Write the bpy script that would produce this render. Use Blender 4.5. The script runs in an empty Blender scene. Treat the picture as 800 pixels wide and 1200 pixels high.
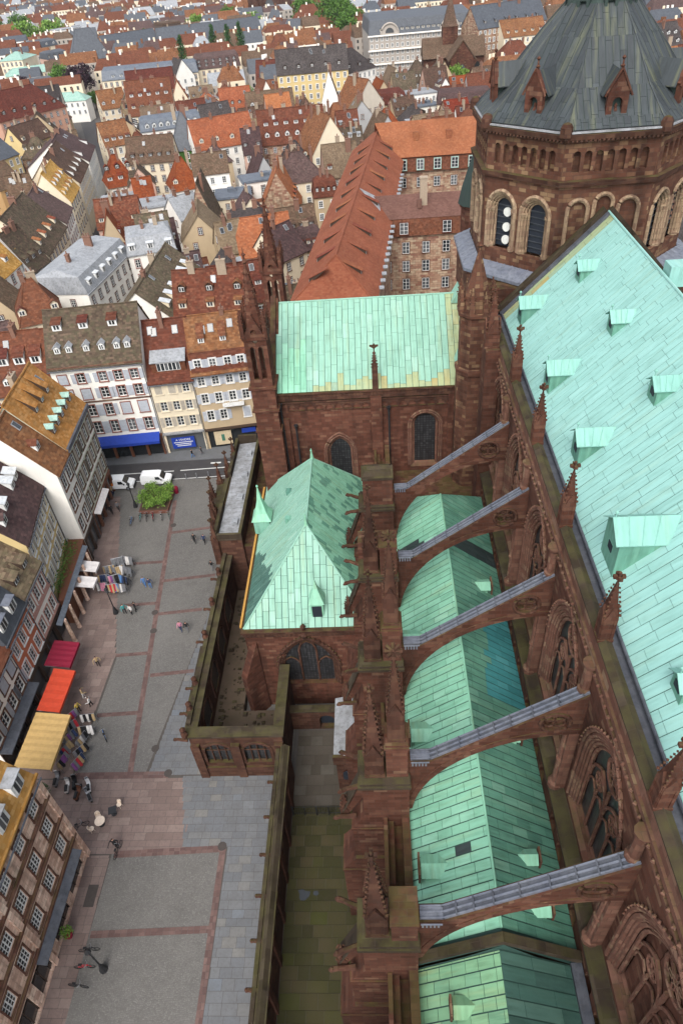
import bpy, bmesh, math, random
from mathutils import Vector, Matrix
R_ = math.radians
random.seed(7)
sc = bpy.context.scene
COL = sc.collection
# ------------------------------------------------------------------ camera
cam_d = bpy.data.cameras.new('camera')
cam = bpy.data.objects.new('camera', cam_d); COL.objects.link(cam)
cam_d.sensor_fit = 'VERTICAL'; cam_d.sensor_height = 36.0; cam_d.lens = 24.0
cam_d.clip_start = 0.5; cam_d.clip_end = 6000
cam.matrix_world = Matrix(((0.99740202, 0.03876393, 0.06071708, 0.0),
                           (0.0208472, 0.65147578, -0.75838295, 0.0),
                           (-0.06895361, 0.75767847, 0.64897514, 62.0),
                           (0, 0, 0, 1)))
sc.camera = cam
sc.render.resolution_x = 682; sc.render.resolution_y = 1024
# ------------------------------------------------------------------ light: bright overcast day
SUN_EL, SUN_AZ = 50.0, -170.0          # the brightest part of the cloud stands behind the viewer
world = bpy.data.worlds.new('World'); sc.world = world; world.use_nodes = True
wn = world.node_tree.nodes; wl = world.node_tree.links
bg = wn['Background']; sky = wn.new('ShaderNodeTexSky'); sky.sky_type = 'NISHITA'
sky.sun_disc = False; sky.sun_elevation = R_(SUN_EL); sky.sun_rotation = R_(SUN_AZ)
sky.air_density = 1.0; sky.dust_density = 2.0; sky.ozone_density = 1.0
hs = wn.new('ShaderNodeHueSaturation'); hs.inputs['Saturation'].default_value = 0.30
wl.new(sky.outputs[0], hs.inputs['Color']); wl.new(hs.outputs[0], bg.inputs[0])
bg.inputs[1].default_value = 0.15
sun_d = bpy.data.lights.new('sun', 'SUN'); sun_d.energy = 1.4; sun_d.angle = R_(35); sun_d.color = (1.0, 0.96, 0.90)
sun = bpy.data.objects.new('sun', sun_d); COL.objects.link(sun)
sd = Vector((math.sin(R_(SUN_AZ)) * math.cos(R_(SUN_EL)), math.cos(R_(SUN_AZ)) * math.cos(R_(SUN_EL)), math.sin(R_(SUN_EL))))
sun.rotation_euler = (-sd).to_track_quat('-Z', 'Y').to_euler(); sun.location = (0, 0, 200)
vs = sc.view_settings
vs.view_transform = 'Standard'; vs.look = 'None'; vs.exposure = 1.15; vs.gamma = 1.0; vs.use_curve_mapping = False

# ------------------------------------------------------------------ materials
def srgb(h):
    h = h.lstrip('#'); c = [int(h[i:i+2], 16) / 255 for i in (0, 2, 4)]
    return tuple(x / 12.92 if x <= 0.04045 else ((x + .055) / 1.055) ** 2.4 for x in c) + (1.0,)
class NT:
    def __init__(s, name, rough=0.85, spec=0.2, metallic=0.0):
        s.m = bpy.data.materials.new(name); s.m.use_nodes = True
        s.n = s.m.node_tree.nodes; s.l = s.m.node_tree.links
        s.b = s.n['Principled BSDF']; s.b.inputs['Roughness'].default_value = rough
        s.b.inputs['Specular IOR Level'].default_value = spec; s.b.inputs['Metallic'].default_value = metallic
        s.tc = s.n.new('ShaderNodeTexCoord'); s.geo = s.n.new('ShaderNodeNewGeometry'); s.oi = s.n.new('ShaderNodeObjectInfo')
    def sock(s, i, v):
        if hasattr(v, 'is_output'): s.l.new(v, i)
        else:
            try: i.default_value = v
            except Exception: i.default_value = tuple(v) + (1.0,)
    def node(s, t, ins=None, **kw):
        n = s.n.new(t)
        for k, v in kw.items(): setattr(n, k, v)
        for k, v in (ins or {}).items(): s.sock(n.inputs[k], v)
        return n
    def mathn(s, op, a, b=0.0): return s.node('ShaderNodeMath', {0: a, 1: b}, operation=op).outputs[0]
    def ramp(s, f, stops, interp='LINEAR'):
        n = s.n.new('ShaderNodeValToRGB'); n.color_ramp.interpolation = interp
        e = n.color_ramp.elements
        while len(e) < len(stops): e.new(0.5)
        for i, (p, c) in enumerate(stops): e[i].position = p; e[i].color = c
        s.l.new(f, n.inputs[0]); return n.outputs[0]
    def mix(s, f, a, b, blend='MIX'):
        n = s.n.new('ShaderNodeMix'); n.data_type = 'RGBA'; n.blend_type = blend
        s.sock(n.inputs[0], f); s.sock(n.inputs[6], a); s.sock(n.inputs[7], b); return n.outputs[2]
    def noise(s, scale, vec=None, detail=3, rough=0.55):
        return s.node('ShaderNodeTexNoise', {'Vector': vec or s.pos(), 'Scale': scale, 'Detail': detail, 'Roughness': rough}).outputs[0]
    def pos(s): return s.geo.outputs['Position']
    def uv(s): return s.tc.outputs['UV']
    def rnd(s):
        return s.mathn('FRACT', s.mathn('ADD', s.oi.outputs['Random'], s.mathn('MULTIPLY', s.geo.outputs['Random Per Island'], 3.7)))
    def scaled(s, v, sc_): return s.node('ShaderNodeVectorMath', {0: v, 1: sc_}, operation='MULTIPLY').outputs[0]
    def color(s, c): s.l.new(c, s.b.inputs['Base Color']) if hasattr(c, 'is_output') else setattr(s.b.inputs['Base Color'], 'default_value', c)
    def bump(s, h, st=0.4, dist=0.05):
        n = s.node('ShaderNodeBump', {'Strength': st, 'Distance': dist, 'Height': h}); s.l.new(n.outputs[0], s.b.inputs['Normal'])
    def bricks(s, w, h, mortar=0.02, vec=None, offset=0.5, squash=1.0):
        n = s.node('ShaderNodeTexBrick', {'Vector': vec or s.uv(), 'Color1': (0, 0, 0, 1), 'Color2': (1, 1, 1, 1), 'Mortar': (0.5, 0.5, 0.5, 1),
             'Scale': 1.0, 'Mortar Size': mortar, 'Mortar Smooth': 0.2, 'Brick Width': w, 'Row Height': h})
        n.offset = offset; n.squash = squash
        return n.outputs[0], n.outputs[1]
def RGB(r, g, b): return (r, g, b, 1.0)
MAT = {}
def stone(name, stops, bw=0.85, bh=0.34, dark=0.55, moss=0.0, mortar=0.018):
    t = NT(name, 0.92, 0.12)
    c, f = t.bricks(bw, bh, mortar)
    col = t.ramp(c, stops)
    big = t.noise(0.13, detail=4); fine = t.noise(2.2, detail=4)
    col = t.mix(t.ramp(big, [(0.38, RGB(0, 0, 0)), (0.66, RGB(1, 1, 1))]), col, t.mix(1.0, col, RGB(dark, dark * .95, dark * .9), 'MULTIPLY'))
    run = t.noise(.8, vec=t.scaled(t.pos(), (1.0, 1.0, .16)), detail=5)
    col = t.mix(t.ramp(run, [(0.48, RGB(0, 0, 0)), (0.72, RGB(.8, .8, .8))]), col, t.mix(1.0, col, RGB(.34, .33, .33), 'MULTIPLY'))
    col = t.mix(t.ramp(fine, [(0.3, RGB(.35, .35, .35)), (0.75, RGB(0, 0, 0))]), col, RGB(0.03, 0.024, 0.02))
    col = t.mix(t.mathn('MULTIPLY', f, 0.45), col, RGB(0.055, 0.04, 0.033))
    if moss:
        up = t.node('ShaderNodeSeparateXYZ', {0: t.geo.outputs['True Normal']}).outputs[2]
        up = t.ramp(up, [(0.55, RGB(0, 0, 0)), (0.9, RGB(1, 1, 1))])
        mm = t.ramp(t.noise(0.9, detail=5), [(0.38, RGB(0, 0, 0)), (0.6, RGB(1, 1, 1))])
        col = t.mix(t.mathn('MULTIPLY', t.mathn('MULTIPLY', up, mm), moss), col, RGB(0.075, 0.072, 0.022))
    t.color(col)
    t.bump(t.mathn('ADD', t.mathn('MULTIPLY', f, -1.0), t.mathn('MULTIPLY', fine, 0.9)), 0.55, 0.05)
    MAT[name] = t.m
S_RED = [(0.0, RGB(0.079, 0.028, 0.017)), (0.3, RGB(0.106, 0.040, 0.025)), (0.7, RGB(0.128, 0.052, 0.034)), (0.92, RGB(0.151, 0.069, 0.045)), (1.0, RGB(0.204, 0.117, 0.074))]
S_PINK = [(0.0, RGB(0.142, 0.063, 0.044)), (0.4, RGB(0.177, 0.083, 0.059)), (0.8, RGB(0.212, 0.111, 0.078)), (1.0, RGB(0.268, 0.178, 0.116))]
S_DARK = [(0.0, RGB(0.061, 0.025, 0.016)), (0.5, RGB(0.086, 0.037, 0.025)), (1.0, RGB(0.120, 0.059, 0.037))]
S_TOW = [(0.0, RGB(0.085, 0.034, 0.022)), (0.45, RGB(0.117, 0.049, 0.030)), (0.75, RGB(0.145, 0.069, 0.043)), (0.9, RGB(0.198, 0.112, 0.064)), (1.0, RGB(0.254, 0.162, 0.091))]
stone('stone_red', S_RED, moss=0.5)
stone('stone_pink', S_PINK, 1.1, 0.5, .7, moss=0.4)
stone('stone_dark', S_DARK, .8, .36, .6, moss=0.6)
stone('stone_tower', S_TOW, 0.75, 0.36, .7)
stone('stone_pale', [(0, RGB(0.224, 0.135, 0.094)), (.4, RGB(0.318, 0.220, 0.145)), (1, RGB(0.393, 0.290, 0.187))], .5, .5, .8)
stone('stone_mossy', [(0, RGB(0.040, 0.029, 0.019)), (.5, RGB(0.058, 0.043, 0.028)), (1, RGB(0.080, 0.062, 0.043))], 1.3, .7, .6, moss=0.45)
stone('stone_wallred', [(0, RGB(0.092, 0.033, 0.021)), (.5, RGB(0.127, 0.047, 0.030)), (.85, RGB(0.158, 0.067, 0.043)), (1, RGB(0.204, 0.105, 0.068))], 0.75, 0.34, .6, moss=0.3, mortar=.014)
stone('stone_house', [(0, RGB(0.635, 0.409, 0.311)), (.5, RGB(0.864, 0.604, 0.475)), (1, RGB(1.066, 0.829, 0.656))], .9, .42, .75)
stone('stone_seminary', [(0, RGB(.27, .13, .095)), (.4, RGB(.40, .25, .17)), (1, RGB(.52, .40, .28))], 1.0, .45, .8)
stone('stone_carved', S_DARK, 0.5, 0.5, .5, moss=.35, mortar=.0)

def copper(name, base, dark, light, stain=0.35, rust=0.15):
    t = NT(name, 0.62, 0.3)
    r = t.rnd()
    col = t.ramp(r, [(0, dark), (0.22, base), (0.78, base), (1, light)])
    n1 = t.noise(0.35, detail=5); n2 = t.noise(3.0, detail=3)
    col = t.mix(t.ramp(n1, [(0.36, RGB(0, 0, 0)), (0.72, RGB(stain, stain, stain))]), col, dark)
    col = t.mix(t.ramp(n2, [(0.4, RGB(0, 0, 0)), (0.85, RGB(.28, .28, .28))]), col, light)
    st = t.noise(0.9, vec=t.scaled(t.uv(), (1.9, .16, 1)), detail=5)
    col = t.mix(t.ramp(st, [(0.52, RGB(0, 0, 0)), (0.8, RGB(rust, rust, rust))]), col, RGB(.30, .30, .12))
    g1 = t.noise(1.7, vec=t.scaled(t.uv(), (2.6, .28, 1)), detail=6); g2 = t.noise(.75, detail=6, rough=.68)
    gr = t.mathn('MULTIPLY', t.ramp(g1, [(.40, RGB(0, 0, 0)), (.62, RGB(1, 1, 1))]), t.ramp(g2, [(.38, RGB(.2, .2, .2)), (.60, RGB(1, 1, 1))]))
    col = t.mix(t.mathn('MULTIPLY', gr, .2 + stain * .6), col, t.mix(1.0, col, RGB(.42, .47, .42), 'MULTIPLY'))
    t.color(col); t.bump(t.mathn('ADD', n2, t.mathn('MULTIPLY', t.noise(1.1, detail=2), 1.5)), 0.25, 0.05); MAT[name] = t.m
copper('copper_nave', RGB(0.250, 0.464, 0.421), RGB(0.228, 0.429, 0.386), RGB(0.270, 0.487, 0.445), .3, .2)
copper('copper_transept', RGB(0.213, 0.396, 0.308), RGB(0.178, 0.344, 0.265), RGB(0.265, 0.443, 0.360), .35, .35)
copper('copper_rusty', RGB(0.288, 0.336, 0.176), RGB(0.240, 0.352, 0.256), RGB(0.336, 0.264, 0.096), .5, .6)
copper('copper_aisle', RGB(.21, .46, .32), RGB(.17, .39, .27), RGB(.27, .52, .38), .55, .4)
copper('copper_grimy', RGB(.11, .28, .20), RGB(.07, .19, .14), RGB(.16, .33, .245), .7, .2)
copper('copper_west', RGB(.205, .40, .225), RGB(.15, .32, .20), RGB(.29, .46, .26), .5, .6)
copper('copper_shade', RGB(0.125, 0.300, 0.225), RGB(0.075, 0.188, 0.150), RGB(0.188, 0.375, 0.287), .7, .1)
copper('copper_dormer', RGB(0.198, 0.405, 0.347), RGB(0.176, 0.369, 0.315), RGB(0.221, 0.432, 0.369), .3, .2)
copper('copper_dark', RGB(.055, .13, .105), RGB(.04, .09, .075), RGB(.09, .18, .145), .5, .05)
copper('copper_tower', RGB(0.036, 0.043, 0.046), RGB(0.026, 0.030, 0.034), RGB(0.049, 0.058, 0.063), .5, .3)
copper('copper_new', RGB(.035, .05, .05), RGB(.02, .03, .03), RGB(.06, .075, .07), .5, .0)
copper('copper_blue', RGB(.055, .25, .26), RGB(.04, .19, .20), RGB(.09, .32, .33), .5, .0)
t = NT('copper_seam', .75, .2); t.color(RGB(.035, .075, .062)); MAT['copper_seam'] = t.m
t = NT('seam_dark', .75, .2); t.color(RGB(.03, .045, .04)); MAT['seam_dark'] = t.m

def lead(name, c, c2):
    t = NT(name, .55, .35)
    n = t.noise(.9, detail=5); n2 = t.noise(2.6, detail=6, rough=.7)
    col = t.mix(t.ramp(n, [(.35, RGB(0, 0, 0)), (.7, RGB(1, 1, 1))]), c, c2)
    col = t.mix(t.ramp(n2, [(.46, RGB(0, 0, 0)), (.7, RGB(.75, .75, .75))]), col, t.mix(1.0, col, RGB(.42, .42, .40), 'MULTIPLY'))
    t.color(col); t.bump(n, .3, .04); MAT[name] = t.m
lead('lead', RGB(0.108, 0.119, 0.151), RGB(0.151, 0.162, 0.191)); lead('lead_pale', RGB(0.288, 0.296, 0.312), RGB(0.176, 0.176, 0.176))
lead('lead_dark', RGB(.055, .06, .075), RGB(.09, .095, .11)); lead('zinc', RGB(.29, .30, .315), RGB(.21, .22, .235))
lead('white_metal', RGB(.56, .58, .60), RGB(.46, .48, .50)); lead('slate', RGB(.05, .056, .068), RGB(.075, .083, .097))
lead('bluegrey', RGB(.085, .10, .125), RGB(.125, .142, .17)); lead('verdigris', RGB(.22, .37, .31), RGB(.29, .43, .37))

def tiles(name, stops, mossc=None, moss=0.3):
    t = NT(name, .9, .12)
    c, f = t.bricks(.42, .34, .012)
    col = t.ramp(c, stops)
    big = t.noise(.22, detail=5); mid = t.noise(1.3, detail=4)
    col = t.mix(t.ramp(big, [(.35, RGB(0, 0, 0)), (.75, RGB(.6, .6, .6))]), col, t.mix(1.0, col, RGB(.55, .52, .5), 'MULTIPLY'))
    if mossc: col = t.mix(t.ramp(mid, [(.42, RGB(0, 0, 0)), (.72, RGB(moss, moss, moss))]), col, mossc)
    hue = t.node('ShaderNodeHueSaturation', {'Color': col, 'Value': t.mathn('ADD', .78, t.mathn('MULTIPLY', t.oi.outputs['Random'], .42)),
          'Hue': t.mathn('ADD', .488, t.mathn('MULTIPLY', t.oi.outputs['Random'], .024))}).outputs[0]
    t.color(hue)
    sep = t.node('ShaderNodeSeparateXYZ', {0: t.uv()})
    saw = t.mathn('FRACT', t.mathn('MULTIPLY', sep.outputs[1], 1 / .34))
    t.bump(t.mathn('ADD', t.mathn('MULTIPLY', saw, -1.0), t.mathn('ADD', t.mathn('MULTIPLY', f, -.8), c)), .6, .06); MAT[name] = t.m
def tl(a, b, c): return [(0, a), (.5, b), (1, c)]
tiles('terracotta', tl(RGB(0.116, 0.041, 0.022), RGB(0.173, 0.065, 0.032), RGB(0.230, 0.101, 0.054)), RGB(0.070, 0.049, 0.034), .5)
tiles('rust', tl(RGB(0.090, 0.028, 0.017), RGB(0.123, 0.040, 0.025), RGB(0.155, 0.055, 0.035)), RGB(0.058, 0.034, 0.026), .5)
tiles('red', tl(RGB(0.138, 0.028, 0.012), RGB(0.179, 0.037, 0.015), RGB(0.219, 0.054, 0.022)), RGB(0.092, 0.036, 0.023), .4)
tiles('orange', tl(RGB(0.223, 0.069, 0.030), RGB(0.289, 0.093, 0.042), RGB(0.342, 0.130, 0.062)), RGB(0.144, 0.074, 0.048), .4)
tiles('ochre', tl(RGB(0.306, 0.146, 0.036), RGB(0.399, 0.198, 0.053), RGB(0.482, 0.273, 0.101)), RGB(0.204, 0.135, 0.054), .5)
tiles('beige', tl(RGB(0.132, 0.092, 0.061), RGB(0.176, 0.125, 0.080), RGB(0.219, 0.164, 0.109)), RGB(0.088, 0.067, 0.048), .5)
tiles('brown', tl(RGB(0.072, 0.043, 0.030), RGB(0.103, 0.062, 0.044), RGB(0.145, 0.091, 0.064)), RGB(0.063, 0.052, 0.034), .6)
tiles('moss', tl(RGB(0.061, 0.043, 0.031), RGB(0.090, 0.066, 0.048), RGB(0.151, 0.104, 0.074)), RGB(0.078, 0.073, 0.043), .8)
tiles('mossgold', tl(RGB(0.091, 0.061, 0.043), RGB(0.152, 0.106, 0.073), RGB(0.228, 0.167, 0.112)), RGB(0.114, 0.102, 0.059), .8)
tiles('plum', tl(RGB(0.057, 0.035, 0.035), RGB(0.081, 0.050, 0.048), RGB(0.115, 0.069, 0.066)), RGB(0.055, 0.043, 0.039), .5)
tiles('slatebrown', tl(RGB(0.035, 0.030, 0.030), RGB(0.051, 0.043, 0.042), RGB(0.071, 0.059, 0.057)), None)
tiles('terracotta_plain', tl(RGB(0.196, 0.061, 0.032), RGB(0.226, 0.074, 0.038), RGB(0.255, 0.093, 0.050)), RGB(0.151, 0.059, 0.035), .35)
tiles('plum_plain', tl(RGB(0.106, 0.050, 0.042), RGB(0.125, 0.059, 0.050), RGB(0.144, 0.072, 0.060)), None)

def plaster(name, c, var=.12):
    t = NT(name, .9, .15)
    n = t.noise(.5, detail=5); n2 = t.noise(1.4, vec=t.scaled(t.pos(), (1, 1, .25)), detail=4)
    d = tuple(x * (1 - var * 1.4) for x in c[:3]) + (1,)
    col = t.mix(t.ramp(n, [(.3, RGB(0, 0, 0)), (.75, RGB(.7, .7, .7))]), c, d)
    col = t.mix(t.ramp(n2, [(.55, RGB(0, 0, 0)), (.85, RGB(.4, .4, .4))]), col, tuple(x * .66 for x in c[:3]) + (1,))
    t.color(col); t.bump(t.noise(9, detail=2), .15, .01); MAT[name] = t.m
plaster('white', RGB(.78, .75, .69)); plaster('cream', RGB(.68, .59, .44)); plaster('yellow', RGB(.56, .43, .21)); plaster('pink', RGB(.50, .33, .26))
plaster('grey', RGB(.36, .36, .36)); plaster('salmon', RGB(.48, .28, .20)); plaster('ivy', RGB(.06, .15, .03), .3); plaster('palegreen', RGB(.48, .50, .40))
plaster('orangew', RGB(.42, .16, .08)); plaster('brownw', RGB(.11, .08, .065)); plaster('beigew', RGB(.44, .34, .22)); plaster('coral', RGB(.46, .155, .085))
plaster('timber_fill', RGB(.52, .46, .38)); plaster('greystone', RGB(.36, .32, .28)); plaster('ochrew', RGB(.42, .26, .12)); plaster('rose', RGB(.42, .24, .20))
def plain(name, c, rough=.7, spec=.25, metallic=0.0, nz=.12):
    t = NT(name, rough, spec, metallic)
    n = t.noise(3.0, detail=3)
    t.color(t.mix(t.ramp(n, [(.3, RGB(0, 0, 0)), (.8, RGB(1, 1, 1))]), c, tuple(x * (1 - nz * 2) for x in c[:3]) + (1,))); MAT[name] = t.m
plain('iron_brown', RGB(.06, .05, .045)); plain('paint_white', RGB(.70, .70, .68)); plain('shutter_grey', RGB(.42, .44, .48)); plain('shutter_tan', RGB(.40, .36, .30)); plain('wood_dark', RGB(.055, .035, .025))
plain('iron', RGB(.018, .018, .02), .5, .4); plain('awn_blue', RGB(.015, .045, .30)); plain('awn_maroon', RGB(.20, .008, .028)); plain('awn_red', RGB(.50, .055, .022))
plain('awn_sand', RGB(.52, .34, .13)); plain('awn_white', RGB(.72, .68, .66)); plain('car_white', RGB(.74, .75, .76), .25, .5, 0, .03); plain('rubber', RGB(.015, .015, .016))
plain('orange_paint', RGB(.70, .20, .02)); plain('frame_red', RGB(.25, .10, .075)); plain('bronze', RGB(.05, .045, .03)); plain('rust_rail', RGB(.42, .22, .05)); plain('timber', RGB(.10, .06, .04))
plain('soil', RGB(.06, .04, .025)); plain('chimney_brick', RGB(.19, .10, .07)); plain('chimney_pale', RGB(.33, .26, .19)); plain('white_furn', RGB(.68, .56, .45)); plain('steel', RGB(.30, .31, .33), .35, .5, .6)
plain('clock', RGB(.62, .62, .58), .4, .4); plain('teal_glass', RGB(.10, .20, .24), .3, .5); plain('brown_door', RGB(.14, .055, .03)); plain('planter_box', RGB(.16, .07, .05)); plain('panel_poster', RGB(.55, .45, .30))
for nm, c in dict(skin=(.45, .27, .20), hair=(.035, .022, .015), cl_black=(.016, .016, .018), cl_navy=(.03, .045, .10), cl_blue=(.08, .18, .38), cl_red=(.40, .03, .04), cl_pink=(.50, .20, .28), cl_white=(.62, .60, .58),
                  cl_grey=(.16, .16, .17), cl_tan=(.36, .26, .14), cl_green=(.06, .17, .12), cl_yellow=(.55, .40, .08), cl_teal=(.05, .25, .25), cl_purple=(.20, .07, .22)).items():
    plain(nm, RGB(*c), .8, .15)
t = NT('glass', .12, .6); n = t.noise(.6, detail=2)
t.color(t.ramp(t.rnd(), [(0, RGB(.012, .014, .016)), (.6, RGB(.03, .034, .038)), (1, RGB(.10, .105, .11))])); MAT['glass'] = t.m
t = NT('leaded_glass', .35, .4); c, f = t.bricks(.32, .30, .03, offset=0.0)
t.color(t.mix(f, t.ramp(c, [(0, RGB(.018, .018, .02)), (1, RGB(.045, .045, .048))]), RGB(.008, .008, .008))); t.bump(c, .3, .02); MAT['leaded_glass'] = t.m
t = NT('louvre', .6, .2); t.color(RGB(.018, .022, .03)); MAT['louvre'] = t.m
def leaf(name, c1, c2):
    t = NT(name, .8, .15); t.color(t.ramp(t.rnd(), [(0, c1), (1, c2)])); MAT[name] = t.m
leaf('leaf', RGB(.035, .085, .015), RGB(.10, .19, .035)); leaf('leaf_light', RGB(.07, .15, .02), RGB(.19, .30, .06)); leaf('leaf_dark', RGB(.018, .05, .016), RGB(.045, .10, .03)); leaf('leaf_purple', RGB(.02, .012, .018), RGB(.055, .028, .038))
plain('bark', RGB(.07, .05, .035), .9)
# ground surfaces
t = NT('cobble', .9, .15)
wob = t.node('ShaderNodeVectorMath', {0: t.pos(), 1: t.node('ShaderNodeTexNoise', {'Vector': t.pos(), 'Scale': .9, 'Detail': 2.0}).outputs[1]}, operation='ADD').outputs[0]
c, f = t.bricks(.15, .13, .018, vec=wob); n = t.noise(.16, detail=5); n2 = t.noise(.9, detail=5); n3 = t.noise(7.0, detail=3)
col = t.ramp(c, [(0, RGB(.105, .10, .094)), (1, RGB(.16, .153, .144))])
col = t.mix(t.mathn('MULTIPLY', f, .45), col, RGB(.075, .07, .064))
col = t.mix(t.ramp(n, [(.35, RGB(0, 0, 0)), (.7, RGB(.5, .5, .5))]), col, RGB(.175, .165, .152)); col = t.mix(t.ramp(n2, [(.5, RGB(0, 0, 0)), (.8, RGB(.4, .4, .4))]), col, RGB(.085, .08, .072))
col = t.mix(t.ramp(n3, [(.4, RGB(0, 0, 0)), (.8, RGB(.35, .35, .35))]), col, RGB(.075, .07, .065))
t.color(col); t.bump(t.mathn('SUBTRACT', c, t.mathn('MULTIPLY', f, 2)), .4, .03); MAT['cobble'] = t.m
def slab(name, stops, spots):
    t = NT(name, .8, .2); r = t.rnd(); n = t.noise(.7, detail=5); n2 = t.noise(4, detail=3)
    col = t.ramp(r, stops); col = t.mix(t.ramp(n, [(.4, RGB(0, 0, 0)), (.72, RGB(.5, .5, .5))]), col, spots)
    col = t.mix(t.ramp(n2, [(.45, RGB(0, 0, 0)), (.8, RGB(.25, .25, .25))]), col, RGB(.05, .045, .04)); t.color(col); t.bump(n2, .15, .01); MAT[name] = t.m
slab('slab_grey', [(0, RGB(.118, .123, .132)), (.5, RGB(.130, .134, .141)), (.88, RGB(.140, .142, .146)), (.96, RGB(.165, .158, .146)), (1, RGB(.132, .146, .166))], RGB(.100, .098, .096))
slab('slab_pink', [(0, RGB(0.146, 0.105, 0.092)), (.5, RGB(0.180, 0.130, 0.115)), (1, RGB(0.206, 0.155, 0.136))], RGB(0.120, 0.089, 0.080))
slab('slab_band', [(0, RGB(0.098, 0.058, 0.053)), (.5, RGB(0.128, 0.077, 0.068)), (1, RGB(0.162, 0.102, 0.089))], RGB(0.075, 0.052, 0.048))
slab('slab_moss', [(0, RGB(0.029, 0.025, 0.010)), (.4, RGB(0.039, 0.036, 0.012)), (.8, RGB(0.054, 0.043, 0.020)), (1, RGB(0.041, 0.044, 0.009))], RGB(0.025, 0.029, 0.005))
slab('slab_court', [(0, RGB(0.054, 0.046, 0.035)), (.5, RGB(0.071, 0.060, 0.048)), (1, RGB(0.083, 0.075, 0.062))], RGB(0.041, 0.033, 0.025))
slab('asphalt', [(0, RGB(0.046, 0.044, 0.046)), (1, RGB(0.046, 0.044, 0.046))], RGB(0.065, 0.061, 0.061))
slab('city_ground', [(0, RGB(0.081, 0.074, 0.070)), (1, RGB(0.081, 0.074, 0.070))], RGB(0.111, 0.100, 0.089))
slab('joint', [(0, RGB(0.074, 0.065, 0.058)), (1, RGB(0.074, 0.065, 0.058))], RGB(0.052, 0.044, 0.041))
slab('debris', [(0, RGB(0.074, 0.052, 0.037)), (1, RGB(0.104, 0.074, 0.052))], RGB(0.037, 0.033, 0.015))
plain('road_paint', RGB(.60, .60, .58))
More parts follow.
